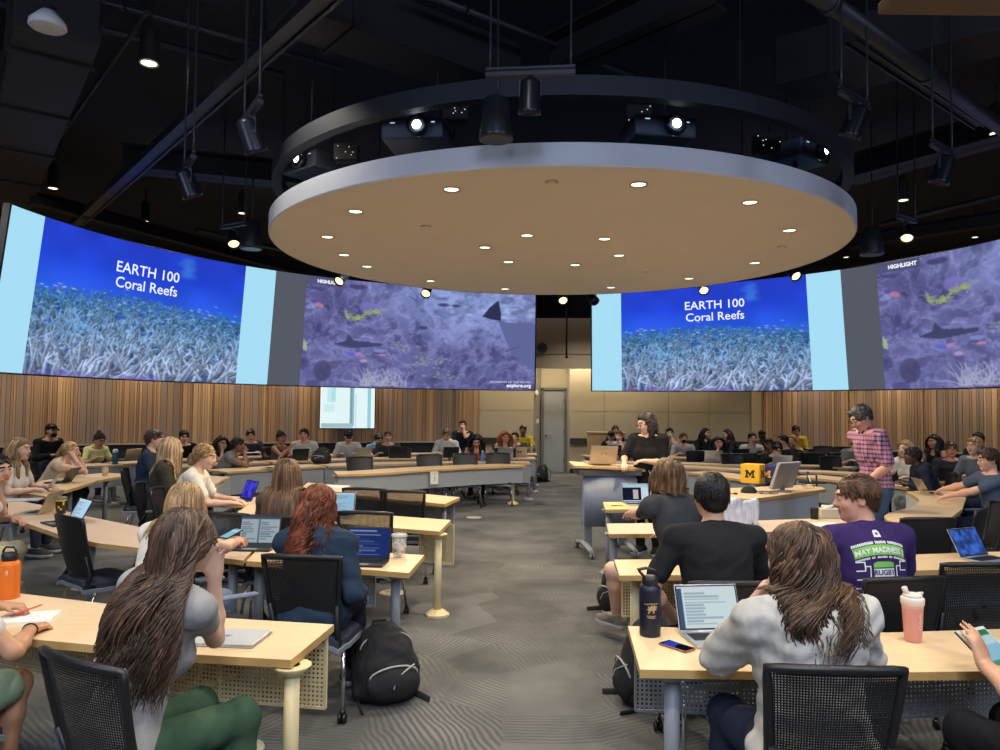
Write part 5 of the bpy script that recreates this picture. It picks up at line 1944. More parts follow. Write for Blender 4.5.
# ================================================================== the person builder
def merge(parts):
    V, Q, n = [], [], 0
    for v, q in parts:
        if len(v) == 0: continue
        V.append(v); Q.append(q + n); n += len(v)
    return np.concatenate(V), np.concatenate(Q)


def hair_sdf(f, kind, vox, amp=.003, seed=0):
    c = f.k
    M = np.array(f.HM)
    fn = fold_noise(amp, seed, 2.2)
    parts = []
    F = Field()
    if kind == 'buzz':
        hair_cap(F, f, .006); parts.append(F.mesh(vox, [hairline(f)], None))
    elif kind == 'short':
        hair_cap(F, f, .007, top=.012)
        F.ell(f.hp(.02, .055, .092), (.05 * c, .04 * c, .026 * c), M, .02)
        parts.append(F.mesh(vox, [hairline(f, .004)], fold_noise(amp * 1.5, seed, 2.6)))
    elif kind == 'shag':
        hair_cap(F, f, .026, top=.02, back=.02)
        for q in (-1, 1): F.ell(f.hp(q * .07, -.01, -.03), (.03 * c, .05 * c, .065 * c), M, .03)
        parts.append(F.mesh(vox, [hairline(f, -.03, 1.5, .07)], fold_noise(amp * 2, seed, 2)))
    elif kind in ('bob', 'long', 'curly', 'longfront'):
        th = .024 if kind == 'curly' else .014
        hair_cap(F, f, th, top=.012)
        parts.append(F.mesh(vox, [hairline(f, .004, .98, .0)], fn))
        G = Field()
        G.ell(f.hp(0, -.05, -.04), ((.078 + th) * c, (.062 + th) * c, (.10 + th) * c), M, .03)
        for q in (-1, 1):
            G.cone(f.hp(q * .076, -.015, .03), f.hp(q * .082, -.01, -.09), .024 * c, .028 * c + th * .6, .03)
        if kind == 'curly':
            for q in (-1, 1): G.ell(f.hp(q * .085, -.03, -.075), (.045 * c, .06 * c, .06 * c), M, .03)
            G.ell(f.hp(0, -.085, -.075), (.085 * c, .05 * c, .06 * c), M, .03)
        if kind in ('long', 'longfront'):
            e = f.N - f.fwd * (.125 * c) - f.u2 * (.20 * c)
            G.cone(f.hp(0, -.07, -.06), f.N - f.fwd * (.10 * c), .075 * c, .07 * c, .04, f.fwd, .6)
            G.cone(f.N - f.fwd * (.10 * c), e, .075 * c, .045 * c, .04, f.fwd, .5)
        if kind == 'longfront':
            for q in (-1, 1):
                m = f.N + f.right * (q * .085 * c) + f.fwd * (.07 * c) + f.u2 * .0
                G.cone(f.hp(q * .08, -.005, -.06), m, .03 * c, .03 * c, .03); G.cone(m, m - f.u2 * (.14 * c) + f.fwd * (.05 * c), .03 * c, .016 * c, .03)
        parts.append(G.mesh(vox, (), fold_noise(amp * (2.5 if kind == 'curly' else 1.3), seed, 2)))
    elif kind in ('bun', 'lowbun', 'pony'):
        hair_cap(F, f, .008)
        parts.append(F.mesh(vox, [hairline(f)], fn))
        G = Field()
        if kind == 'bun': G.ell(f.hp(0, -.085, .115), (.045 * c, .042 * c, .04 * c), M, .02)
        if kind == 'lowbun':
            G.ell(f.hp(.0, -.125, -.045), (.05 * c, .04 * c, .045 * c), M, .02); G.ell(f.hp(.02, -.118, -.085), (.035 * c, .035 * c, .03 * c), M, .02)
        if kind == 'pony':
            a = f.hp(0, -.125, .03); b = f.hp(0, -.165, -.04)
            G.cone(a, b, .028 * c, .034 * c, .02); G.cone(b, b + V3(0, -.01, -.16) * c, .034 * c, .014 * c, .02)
        parts.append(G.mesh(vox, (), fold_noise(amp * 1.6, seed, 2.4)))
    return merge(parts)


def eye_parts(f, root):
    em = [mat('eye_white', (188, 176, 166), .3), mat('iris_dark', (44, 30, 22), .2)]
    for q in (-1, 1):
        b = MB()
        Mx = f.HM @ Matrix.Rotation(-PI / 2, 3, 'X')
        pr = [(0, -.0115)] + [(.0115 * math.sin(t), -.0115 * math.cos(t)) for t in (.5, 1, 1.6, 2.1, 2.5)]
        b.lathe(pr + [(.0055, .0103)], f.hp(q * .033, .086, .012), 12, 0, Mx * 1.0)
        b.lathe([(.0066, .0098), (.004, .0113), (0, .0118)], f.hp(q * .033, .086, .012), 12, 1, Mx)
        b.build('eye', em, root)


def glasses(f, root, m=None):
    b = MB(); c = f.k
    for q in (-1, 1):
        pts = [f.hp(q * .034 + .024 * math.cos(t), .114, .008 + .018 * math.sin(t)) for t in np.linspace(0, 2 * PI, 17)]
        b.tube(pts, .0022 * c, 5, caps=False)
        b.tube([f.hp(q * .058, .112, .014), f.hp(q * .082, .05, .012), f.hp(q * .085, -.01, .008)], .0022 * c, 5)
    b.tube([f.hp(-.011, .116, .012), f.hp(.011, .116, .012)], .0022 * c, 5)
    b.build('glasses', m or mat('glasses_frame', (24, 22, 22), .3), root)


def ball_cap(f, root, rgb, vox):
    c = f.k; M = np.array(f.HM)
    F = Field(); F.ell(f.hp(0, -.015, .04), (.095 * c, .112 * c, .10 * c), M)
    V, Q = F.mesh(vox, [(tuple(f.hp(0, 0, .045)), tuple(f.HM @ V3(0, .12, -1)))])
    b = Field(); b.cone(f.hp(0, .07, .055), f.hp(0, .135, .045), .072 * c, .06 * c, .01, f.HM @ V3(0, .1, 1), .09)
    V2, Q2 = b.mesh(vox * .6)
    V, Q = merge([(V, Q), (V2, Q2)])
    np_mesh('cap', V, Q, cloth(rgb), root)


def face_mask(f, root, rgb, vox):
    c = f.k
    F = Field(); F.ell(f.hp(0, .062, -.052), (.058 * c, .055 * c, .052 * c), np.array(f.HM))
    V, Q = F.mesh(vox, [(tuple(f.hp(0, .05, 0)), tuple(f.HM @ V3(0, -1, .15)))])
    np_mesh('face_mask', V, Q, cloth(rgb, .1), root)


PEOPLE = {}


def ring_depth(px, rr):
    """distance at which the line of sight through column px meets the circle of radius rr about the room's centre"""
    d = ray(px, 440)
    a = d.x ** 2 + d.y ** 2; b = -2 * (d.x * C0.x + d.y * C0.y); c = C0.x ** 2 + C0.y ** 2 - rr * rr
    t = (-b + math.sqrt(max(0, b * b - 4 * a * c))) / (2 * a)
    return d.y * t


def person(key, label, hx, hy, d, face, lean=14, hair='short', hrgb=(60, 44, 34), skin=(214, 168, 140), shirt=(90, 90, 96), sleeve=.62, pants=(46, 52, 66), leglen=2.0,
           shoes=(70, 70, 72), vox=.011, sit=True, head=(0, 0, 0), hands=(None, None), wh=(None, None), elbows=(None, None), chairp='mesh', female=False, girth=1.0, scale=1.0,
           eyes=None, extra=(), knees=None, feet=None, wk=None, wf=None, twist=0, side=0, curl=.5, fr=.009, neckline=0.0, vneck=False, handdir=(None, None), palm=(None, None), seat=.455,
           hood=False, ring=None, cls=True, tors=None, hide_hair=False, seated_shift=.05, armlen=1.0, neckf=.5, wrinkle=.004, chair_label=None, cat='person', mats=None, loose=0.0, group=None, chair_face=None, chair_off=(0, 0), chair_at=None, hem=0.0, we=(None, None)):
    if ring: d = ring_depth(hx, ring)
    T = atd(hx, hy, d)
    if face is None: face = math.degrees(math.atan2(C0.x - T.x, C0.y - T.y))
    kw = dict(sit=sit, lean=lean, side=side, twist=twist, head=head, scale=scale, seat=seat, female=female, girth=girth, neckf=neckf, armlen=armlen)
    ts = tors or 1.0
    if tors is None:
        for _ in range(6):
            f = Fig(tors=ts, **kw)
            ts += (T.z - f.H.z) / (.52 * scale * math.cos(R(lean)))
        ts = max(.72, min(1.22, ts))
    f = Fig(tors=ts, **kw)
    A = Matrix.Rotation(R(-face), 3, 'Z')
    h = A @ f.H
    ox, oy = T.x - h.x, T.y - h.y
    inv = A.transposed()
    tl = lambda w: inv @ (Vector(w) - V3(ox, oy, 0))
    hh = [tl(wh[i]) if wh[i] is not None else hands[i] for i in (0, 1)]
    hh = [(f.H + f.HM @ Vector(q[1:])) if isinstance(q, tuple) and q and q[0] == 'h' else q for q in hh]
    hd = [inv @ Vector(handdir[i]) if handdir[i] is not None else None for i in (0, 1)]
    pm = [inv @ Vector(palm[i]) if palm[i] is not None else None for i in (0, 1)]
    kn = [tl(wk[i]) if wk else None for i in (0, 1)] if wk else knees
    ft = [tl(wf[i]) for i in (0, 1)] if wf else feet
    f = Fig(tors=ts, hands=hh, elbows=elbows, knees=kn, feet=ft, handdir=hd, **kw)
    for i in (0, 1):      # elbow given directly (leaning on a table)
        if we[i] is None: continue
        v = tl(we[i]) - f.S[i]; L0 = .295 * scale * armlen
        f.E[i] = f.S[i] + v.normalized() * min(max(v.length, .85 * L0), 1.15 * L0)
        tw = Vector(hh[i]) - f.E[i]; L1 = .25 * scale * armlen
        f.Wr[i] = f.E[i] + tw.normalized() * min(max(tw.length, .85 * L1), 1.15 * L1)
        f.hd[i] = hd[i] if hd[i] is not None else (tw.normalized() + V3(0, .05, .1)).normalized()
    root = thing('person', label, cat, (ox, oy, 0), R(-face), group)
    PEOPLE[key] = (f, root)
    # body: one continuous surface
    F = Field()
    f.torso(F, -.004)
    f.neck(F); f.head(F)
    for i in (0, 1):
        f.arm(F, i, 0, 2.0); f.hand(F, i, curl, 1.0, fr, pm[i])
        f.leg(F, i, -.004 if leglen >= 2 else 0, 2.0); f.foot(F, i)
    V, Q = F.mesh(vox, smooth=1)
    m = f.head_mats(V)[Q].max(1)
    sm = skin_mat(skin)
    lip = mat('lips_%d_%d_%d' % skin, (int(skin[0] * .82), int(skin[1] * .62), int(skin[2] * .62)), .45)
    np_mesh('body', V, Q, [sm, lip, hair_mat(hrgb)], root, m)
    # shirt
    col = cloth(shirt) if not isinstance(shirt, bpy.types.Material) else shirt
    S = Field()
    inf = .013 + loose
    f.torso(S, inf)
    if sleeve > 0:
        for i in (0, 1): f.arm(S, i, .016 + loose * .8 if sleeve <= 1 else .013 + loose * .5, sleeve, .035)
    if hood:
        for a in np.linspace(-2.3, 2.3, 9):
            p = f.N + f.right * (.095 * math.sin(a)) - f.fwd * (.075 * math.cos(a) + .015) + f.u2 * .012
            S.cone(p, p + f.u2 * .012, .034, .03, .03)
        S.cone(f.N - f.fwd * .10 - f.right * .06 - f.u2 * .03, f.N - f.fwd * .10 + f.right * .06 - f.u2 * .03, .05, .05, .04)
    if vneck: S.cone(f.N + f.fwd * .13 - f.u2 * .09, f.N + f.fwd * .11 + f.u2 * .06, .004, .085, .01, sub=True)
    if sleeve <= 0:      # tank top: open at the arms and neck
        for i in (0, 1): S.ell(f.S[i] + f.right * ((-1, 1)[i] * .03), (.065, .09, .12), None, .02, True)
        S.ell(f.N + f.fwd * .05, (.075, .10, .085), None, .02, True)
    hemz = f.P0.z - (.055 if sit else .10) + hem
    cuts = [((0, 0, hemz), (0, 0, -1)), (tuple(f.N + f.u2 * (.028 + neckline) + f.fwd * .0), tuple(f.u2 * 1 + f.fwd * .45))] if not hood else [((0, 0, hemz), (0, 0, -1))]
    SV, SQ = S.mesh(vox, cuts, fold_noise(wrinkle, hash(key) % 97))
    so = np_mesh('shirt', SV, SQ, mats or col, root)
    # trousers or shorts
    Pn = Field()
    Pn.ell(f.P0 + V3(0, -.01, .01), (.178 * f.k * girth, .128 * f.k * girth, .12 * f.k), None, .05)
    for i in (0, 1): f.leg(Pn, i, .014 if leglen >= 2 else .02, min(leglen, 1.9), .04)
    Pn.ell(f.P0 + f.u1 * .26, (.32, .21, .165), np.array([tuple(f.right), tuple(f.u1.cross(f.right)), tuple(f.u1)]).T, .01, True)
    PV, PQ = Pn.mesh(max(vox, .009), (), fold_noise(.004, 5 + hash(key) % 31))
    np_mesh('shorts' if leglen < 1.2 else 'trousers', PV, PQ, cloth(pants), root)
    # shoes
    if shoes is not None:
        for i in (0, 1):
            G = Field(); f.foot(G, i, .017)
            GV, GQ = G.mesh(max(vox, .008), [((0, 0, .0), (0, 0, -1)), (tuple(f.A[i] + V3(0, 0, .012)), (0, 0, 1))])
            zc = GV[GQ][:, :, 2].mean(1) - (f.A[i].z - .085)
            np_mesh('shoe', GV, GQ, [cloth(shoes), mat('shoe_sole', (222, 220, 212), .6)], root, (zc < .032).astype(int))
    if hair and not hide_hair:
        HV, HQ = hair_sdf(f, hair, max(vox * .9, .007), .003, hash(key) % 53)
        if d < 22 and hair in ('short', 'bob', 'curly', 'longfront', 'long', 'shag', 'bun', 'lowbun', 'pony') and not any(e[0] == 'cap' for e in extra):
            Fb = Field(); f.torso(Fb, .02); f.neck(Fb)
            ln = {'short': (.03, .055), 'shag': (.12, .18), 'bob': (.16, .22), 'curly': (.16, .24), 'longfront': (.3, .4), 'long': (.3, .42), 'bun': (.05, .09), 'lowbun': (.06, .10), 'pony': (.06, .10)}[hair]
            tied = hair in ('bun', 'lowbun', 'pony')
            cu = hair == 'curly'
            strands(f, Fb, scalp_roots(f, low=-.05 if hair == 'short' or tied else -.2, ymax=2 if hair == 'short' or tied else .3), lambda r: r.uniform(*ln), 260 if hair == 'short' else 230, .0075 if not cu else .009, None, root, wave=.018 if cu else .004, wfreq=14 if cu else 5,
                    seg=5 if hair == 'short' or tied else 9, seed=hash(key) % 991, mats=tones(hrgb, (.75, 1.0, 1.2)), core=(HV, HQ), sk=.008 if hair == 'short' else .007 if tied else .012, stiff=.22 if not tied else .05, out=.012, gather=(tuple(f.hp(0, -.11, {'bun': .09, 'lowbun': -.03, 'pony': .03}[hair])), 9, .5) if tied else None)
        else:
            np_mesh('hair', HV, HQ, hair_mat(hrgb), root)
    if eyes if eyes is not None else True: eye_parts(f, root)
    for e in extra:
        if e == 'glasses': glasses(f, root)
        elif e[0] == 'cap': ball_cap(f, root, e[1], max(vox, .008))
        elif e[0] == 'mask': face_mask(f, root, e[1], max(vox * .8, .007))
        elif e[0] == 'beard':
            B = Field(); B.ell(f.hp(0, .048, -.078), (.056 * f.k, .05 * f.k, .045 * f.k), np.array(f.HM)); B.cone(f.hp(-.025, .095, -.047), f.hp(.025, .095, -.047), .007, None, .01)
            bv, bq = B.mesh(.008, [(tuple(f.hp(0, .0, -.045)), tuple(f.HM @ V3(0, -.4, 1)))]); np_mesh('beard', bv, bq, hair_mat(e[1]), root)
    if sit and chairp:
        cp = A @ V3(chair_off[0], seated_shift + chair_off[1], 0)
        proto = {'mesh': CH_MESH, 'solid': CH_SOLID, 'arms': CH_ARMS, 'sage': CH_SAGE}[chairp]
        if chair_label is None:
            wds = ('black chair under the ' + label.replace(',', '')).split()[:15]
            while wds[-1] in ('the', 'a', 'of', 'in', 'and', 'with', 'behind', 'before', 'by', 'at', 'beside', 'near', 'over', 'one', 'between', 'on', 'right', 'left', 'his', 'her'): wds.pop()
            chair_label = ' '.join(wds)
        if chair_at: chair(proto, *chair_at, chair_label)
        else: chair(proto, ox + cp.x, oy + cp.y, face if chair_face is None else chair_face, chair_label)
    f.A2W = lambda p: A @ Vector(p) + V3(ox, oy, 0)
    f.field, f.shirt, f.so, f.sfield = F, (SV, SQ), so, S
    f.root, f.face = root, face
    return f


import zlib
_hash = hash


def hash(s): return zlib.crc32(str(s).encode())
# ================================================================== PEOPLE IN THE FOREGROUND
SK_L, SK_M, SK_T, SK_D, SK_B = (222, 178, 152), (206, 158, 130), (190, 140, 108), (128, 88, 66), (92, 62, 48)
BR1, BR2, BLK, BLO, RED = (70, 48, 34), (98, 68, 44), (24, 20, 20), (176, 142, 98), (138, 62, 30)


def hero_hair(f, mats, n, length, r, **kw):
    """strands over a cap; the clothes and body push the locks out"""
    Fb = Field(); f.torso(Fb, .02)
    for i in (0, 1): f.arm(Fb, i, .02, 1.0)
    f.neck(Fb)
    th = kw.pop('thick', .008); hl = kw.pop('hl', (.92, .002)); off = kw.pop('hoff', 0)
    cap = Field(); hair_cap(cap, f, th)
    c1 = cap.mesh(.009, [hairline(f, off, *hl)], fold_noise(.002, 3, 2.5))
    fn = kw.pop('roots', None) or scalp_roots(f, hl, kw.pop('part', 0.0), low=kw.pop('low', -.25))
    return strands(f, Fb, fn, length, n, r, None, f.root, core=c1, mats=mats, sk=th + .002, **kw)


H = V3
f = person('L2', 'person with very long wavy brown hair and grey tee seated at the nearest left table', 187, 542, 2.9, 30, lean=16, side=7, hair=None, hrgb=BR1, skin=SK_L, shirt=(152, 151, 149), sleeve=.42,
           pants=(58, 82, 62), vox=.0075, female=True, we=(None, at(221, 647, .78)), hands=(H(-.26, .20, .64), ('h', .03, .11, -.10)), elbows=(H(-.2, -.5, -1), H(.75, -.5, -1)), head=(8, 6, 0), chairp='sage', chair_at=(-1.265, 2.77, 30), scale=.98, fr=.0078,
           chair_label='black mesh chair with pale seat edge at the nearest left table', knees=(H(-.12, .45, .52), H(.14, .46, .53)), seated_shift=.0, twist=-6, eyes=False)
hero_hair(f, tones((76, 57, 44), (.72, .86, 1.0, 1.18, 1.36)), 1900, lambda r: r.uniform(.50, .68), .0033, wave=.030, wfreq=13, seg=28, seed=4, part=.01, out=.012, behind=-.06)
person('L1', 'person at the left edge writing on a notepad, in green patterned shorts', -54, 552, 3.2, 6, lean=20, hair='long', hrgb=BR1, skin=SK_T, shirt=(210, 208, 204), sleeve=.5, pants=(136, 158, 136), leglen=.85,
       vox=.0075, female=True, wh=(at(14, 606, .775), at(44, 611, .775)), handdir=(H(.9, .35, -.1), H(.1, 1, -.1)), we=(None, at(2, 641, .80)), elbows=(H(-1, -.2, -.6), H(.8, -.3, -.6)), chairp='mesh',
       knees=(H(-.12, .45, .53), H(.17, .45, .53)), eyes=False, chair_label='chair with grey shell at the left edge beside the black mesh chair', curl=.8, fr=.0078, armlen=1.06)
f = PEOPLE['L1'][0]; q_ = f.Wr[1] - (f.Wr[1] - f.E[1]).normalized() * .02; d_ = (f.Wr[1] - f.E[1]).normalized(); u_ = d_.orthogonal().normalized(); w_ = d_.cross(u_)
MB().tube([q_ + (u_ * math.cos(a) + w_ * math.sin(a)) * .0295 for a in np.linspace(0, 2 * PI, 20)], .0035, 6, caps=False).build('hair_tie', M_plastic, f.root)
f = person('L3', 'person with curly red ponytail and dark blue hoodie at the second left table', 320, 507, 4.55, 4, lean=4, hair=None, hrgb=RED, skin=SK_L, shirt=(40, 56, 74), sleeve=1.95, pants=(30, 34, 44), vox=.0085,
           female=True, girth=1.16, head=(18, 4, 0), wh=(at(322, 556, .79), None), hands=(None, H(.24, .16, .64)), hood=True, elbows=(H(-1, -.3, -.8), H(.35, -.6, -1)), chair_at=(-1.09, 4.56, 6), loose=.012, wrinkle=.007, chairp='mesh', eyes=False,
           chair_label='black mesh chair under the red haired person in the blue hoodie')
pt = f.hp(0, -.118, .01)
hero_hair(f, tones((126, 66, 40), (.6, .8, 1.0, 1.25)), 900, lambda r: r.uniform(.38, .50), .0034, wave=.013, wfreq=24, seg=18, seed=9, gather=(tuple(pt), 5, .78), out=.016, thick=.010, stiff=.2)
G_ = Field(); G_.ell(pt, (.045, .036, .045), None)
gv, gq = G_.mesh(.008, (), fold_noise(.006, 4, 3)); np_mesh('hair_bun', gv, gq, tones((126, 66, 40))[1], f.root)
Fb_ = Field(); f.torso(Fb_, .05); f.neck(Fb_)
def tail_roots(rnd, i, n):
    a = rnd.uniform(0, 6.28); q = rnd.random() ** .5 * .05
    return pt + f.right * (q * math.cos(a) - .012) + V3(0, -.012, q * math.sin(a) - .02), V3(rnd.uniform(-.6, .25), -.75, -.35)
strands(f, Fb_, tail_roots, lambda r: r.uniform(.26, .42), 420, .0042, None, f.root, wave=.020, wfreq=26, seg=20, seed=77, mats=tones((126, 66, 40), (.55, .8, 1.0, 1.3)), out=.008, name='hair_tail', face_free=False, stiff=.3)
f = person('L4', 'person with straight ash blond hair and white tee looking at a phone', 186, 504, 4.75, 20, lean=22, hair=None, hrgb=BLO, skin=SK_L, shirt=(226, 222, 212), sleeve=.72, pants=(120, 140, 160), vox=.0095, female=True,
           head=(10, 24, 0), wh=(atd(225, 541, 5.05), atd(238, 540, 5.12)), loose=.014, elbows=(H(-.8, 0, -1), H(.9, 0, -1)), chairp='arms', eyes=False, chair_at=(-1.70, 4.62, 50), chair_label='black chair turned sideways under the person holding the phone', curl=.9)
hero_hair(f, tones((170, 138, 98), (.7, .9, 1.05, 1.2)), 700, lambda r: r.uniform(.34, .44), .0042, wave=.003, seg=14, seed=12, out=.012)
f = person('L5', 'person with long straight brown hair seen from behind at the third left table', 288, 474, 6.15, 6, lean=10, hair=None, hrgb=BR2, skin=SK_L, shirt=(92, 84, 72), sleeve=1.9, pants=(60, 66, 80), vox=.0105, female=True, eyes=False,
           chairp='mesh', chair_label='black mesh chair under the person with long straight brown hair')
hero_hair(f, tones((112, 84, 58), (.72, .92, 1.08, 1.28)), 800, lambda r: r.uniform(.40, .54), .0045, wave=.003, seg=14, seed=21, out=.02)
person('L6', 'person with low blond bun and white tee typing on the purple laptop', 205, 457, 7.7, 82, lean=20, hair='lowbun', hrgb=(166, 132, 88), skin=SK_L, shirt=(224, 218, 204), sleeve=.7, pants=(126, 146, 166), female=True, loose=.012,
       wh=(at(236, 500, .79), at(232, 503, .79)), head=(0, 12, 0), chairp='arms', chair_label='black chair with arm pads under the person with the bun')
f = person('L7', 'person with long pale blond hair and dark olive top beside the woman with the bun', 172, 449, 8.15, 78, lean=8, hair=None, hrgb=(178, 150, 112), skin=SK_L, shirt=(62, 60, 48), sleeve=.8, pants=(40, 44, 40), female=True,
           hands=(H(-.12, .36, .72), H(.15, .38, .72)), loose=.014, chairp='arms', chair_label='black chair with blue grey arm pads under the person in dark olive', vox=.0105)
hero_hair(f, tones((178, 150, 112), (.75, .95, 1.1, 1.25)), 500, lambda r: r.uniform(.30, .40), .005, wave=.004, seg=12, seed=31, out=.014)
person('L24', 'person at the left edge resting cheek on hand, white patterned tee and khaki trousers', -1, 470, 6.3, 70, lean=24, neckf=1.3, hair='pony', hrgb=(34, 28, 26), skin=SK_M, shirt=(214, 212, 206), sleeve=.7, pants=(196, 184, 150), female=True, vox=.0085,
       we=(None, at(11, 517, .80)), hands=(None, ('h', .07, .07, -.07)), elbows=(None, H(.3, -.4, -1)), head=(44, 4, 6), loose=.018, girth=1.1, shoes=(60, 60, 62), chairp='arms', chair_label='chair with pale seat edge under the person in khaki trousers', curl=.9)

f = person('R1', 'person with long wavy brown hair and light grey tee at the nearest right table', 796, 558, 2.83, -6, lean=3, neckf=3.0, hair=None, hrgb=BR1, skin=SK_L, shirt=(186, 182, 174), sleeve=.92, pants=(36, 42, 60), vox=.0075, female=True,
           girth=1.2, head=(-22, 8, 0), we=(H(.86, 3.0, .80), None), hands=(('h', -.075, .07, -.08), H(.22, .42, .80)), elbows=(H(-.7, -.5, -1), H(.9, .0, -1)), armlen=1.06, chair_at=(1.14, 2.80, 2), loose=.022, wrinkle=.008, chairp='mesh', eyes=False, fr=.0078, curl=.8,
           chair_label='black mesh chair under the wavy haired person at the nearest right table')
hero_hair(f, tones((78, 57, 40), (.7, .86, 1.0, 1.22, 1.45)), 1900, lambda r: r.uniform(.36, .46), .0034, wave=.036, wfreq=12, seg=24, seed=6, out=.02, part=-.02, behind=.0)
f = person('R2', 'person with short black hair and black tee seen from behind', 711, 497, 4.12, -4, lean=10, hair=None, hrgb=(20, 18, 18), skin=SK_M, shirt=(34, 34, 36), sleeve=.66, pants=(40, 42, 50), vox=.0085, girth=1.14, scale=1.04, eyes=False,
           hands=(H(-.20, .22, .66), H(.2, .42, .79)), elbows=(H(-1, -.3, -1), None), head=(4, 4, 0), chairp='mesh', chair_label='black mesh chair under the person in the black tee', wrinkle=.006)
hero_hair(f, [hair_mat((13, 12, 12)), hair_mat((20, 18, 17))], 1100, lambda r: r.uniform(.03, .05), .0034, seg=5, seed=2, thick=.004, stiff=.25, hl=(.92, .002))
f = person('R3', 'person with shaggy blond brown hair, charcoal tee and pale shorts', 667, 477, 5.8, -24, lean=14, hair=None, hrgb=(92, 68, 44), skin=SK_L, shirt=(66, 68, 72), sleeve=.68, pants=(206, 204, 194), leglen=.72, shoes=(112, 108, 100), vox=.0085,
           girth=1.05, scale=1.03, head=(-14, 10, 0), wh=(atd(623, 516, 6.45), None), wk=(H(.775, 5.78, .57), at(640, 570, .55)), wf=(at(617, 624, .1), at(650, 640, .1)), chairp='solid', eyes=False,
           chair_label='black chair under the person with shaggy blond hair', wrinkle=.006)
hero_hair(f, tones((112, 84, 54), (.6, .8, 1.05, 1.3)), 900, lambda r: r.uniform(.15, .22), .0045, wave=.007, wfreq=6, seg=10, seed=14, thick=.018, stiff=.3, hl=(1.2, .02), out=.02)
f = person('R4', 'person in purple tee with printed back, head turned left', 856, 499, 4.25, -10, lean=12, hair=None, hrgb=(78, 54, 36), skin=(220, 164, 138), shirt=(60, 42, 94), sleeve=.66, pants=(46, 50, 66), vox=.008, girth=1.08, scale=1.03,
           head=(-68, 6, 0), chairp='solid', chair_label='black chair with small white mark under the person in the purple tee', twist=6, fr=.008)
hero_hair(f, tones((82, 56, 36), (.7, .95, 1.2, 1.4)), 1100, lambda r: r.uniform(.03, .06), .0036, wave=.003, seg=6, seed=5, thick=.009, low=.12, hoff=.006, stiff=.22, hl=(.98, .0), part=-.5)
F4 = f
person('R5', 'person at the right edge holding a tablet, grey tee and black trousers', 1062, 560, 2.8, -26, lean=14, hair='short', hrgb=BR2, skin=(218, 166, 132), shirt=(156, 156, 154), sleeve=.7, pants=(26, 26, 30), vox=.0075, eyes=False,
       wh=(atd(984, 664, 2.95), at(1040, 662, .80)), handdir=(H(-.15, .3, 1), H(-.6, .7, .1)), knees=(H(-.16, .45, .55), H(.14, .45, .53)), elbows=(H(-.4, -.5, -1), None), chairp='mesh', chair_label='black chair at the right edge under the person with the tablet', fr=.008)
person('R6', 'person in blue grey tee and glasses with both arms stretched over the s-curved table', 988, 460, 8.45, -90, lean=4, hair='short', hrgb=(62, 42, 32), skin=(226, 176, 150), shirt=(76, 92, 116), sleeve=.66, pants=(34, 38, 56), extra=('glasses',),
       wh=(at(940, 498, .80), at(934, 492, .80)), head=(2, 6, 0), chairp='arms', chair_label='black chair under the person with glasses at the s-curved table', vox=.0095, armlen=1.08)

# the two instructors
fW = person('W', 'woman in black dress standing behind the lectern, looking down at her laptop', 646, 424, 9.35, -150, lean=3, sit=False, hair='curly', hrgb=(52, 42, 37), skin=SK_L, shirt=(22, 22, 24), sleeve=.98, pants=(22, 22, 24), shoes=(30, 30, 30),
            vox=.010, female=True, girth=1.28, tors=None, head=(42, 14, 0), wh=(atd(644, 461, 9.15), atd(624, 464, 9.1)), extra=('glasses',), vneck=True, loose=.014, elbows=(H(-1, -.4, -.8), H(1, -.5, -.8)), scale=.98, curl=.7)
plaid = bpy.data.materials.new('plaid_shirt'); plaid.use_nodes = True
nt = plaid.node_tree; b_ = nt.nodes['Principled BSDF']; b_.inputs['Roughness'].default_value = .9
tc = nt.nodes.new('ShaderNodeTexCoord'); sx = nt.nodes.new('ShaderNodeSeparateXYZ'); nt.links.new(tc.outputs['Object'], sx.inputs[0])
acc = None
for ch, wv, th in (('X', .042, .25), ('Y', .042, .25), ('Z', .046, .1), ('Z', .046, .82)):
    a = nt.nodes.new('ShaderNodeMath'); a.operation = 'MULTIPLY'; a.inputs[1].default_value = 2 * PI / wv; nt.links.new(sx.outputs[ch], a.inputs[0])
    s_ = nt.nodes.new('ShaderNodeMath'); s_.operation = 'SINE'; nt.links.new(a.outputs[0], s_.inputs[0])
    g_ = nt.nodes.new('ShaderNodeMath'); g_.operation = 'GREATER_THAN'; g_.inputs[1].default_value = th; nt.links.new(s_.outputs[0], g_.inputs[0])
    if acc is None: acc = g_
    else:
        ad = nt.nodes.new('ShaderNodeMath'); ad.operation = 'ADD'; nt.links.new(acc.outputs[0], ad.inputs[0]); nt.links.new(g_.outputs[0], ad.inputs[1]); acc = ad
dv_ = nt.nodes.new('ShaderNodeMath'); dv_.operation = 'DIVIDE'; dv_.inputs[1].default_value = 3.0; nt.links.new(acc.outputs[0], dv_.inputs[0])
cr = nt.nodes.new('ShaderNodeValToRGB'); cr.color_ramp.elements[0].color = (*lin((198, 140, 158)), 1); cr.color_ramp.elements[1].color = (*lin((62, 48, 92)), 1)
nt.links.new(dv_.outputs[0], cr.inputs[0]); nt.links.new(cr.outputs[0], b_.inputs['Base Color'])
fM = person('M', 'man in pink and purple plaid shirt and jeans standing at the right', 861, 418, 8.05, -98, lean=11, sit=False, hair='short', hrgb=(74, 70, 68), skin=(212, 158, 132), shirt=plaid, sleeve=.85, pants=(66, 88, 116), shoes=(60, 50, 44), vox=.0095,
            head=(0, 30, 0), hem=.15, wh=(atd(867, 481, 7.85), atd(862, 478, 8.3)), extra=('glasses',), loose=.014, scale=1.04, elbows=(H(-.5, -1, -.5), H(.5, -1, -.5)), girth=1.02, curl=.9)

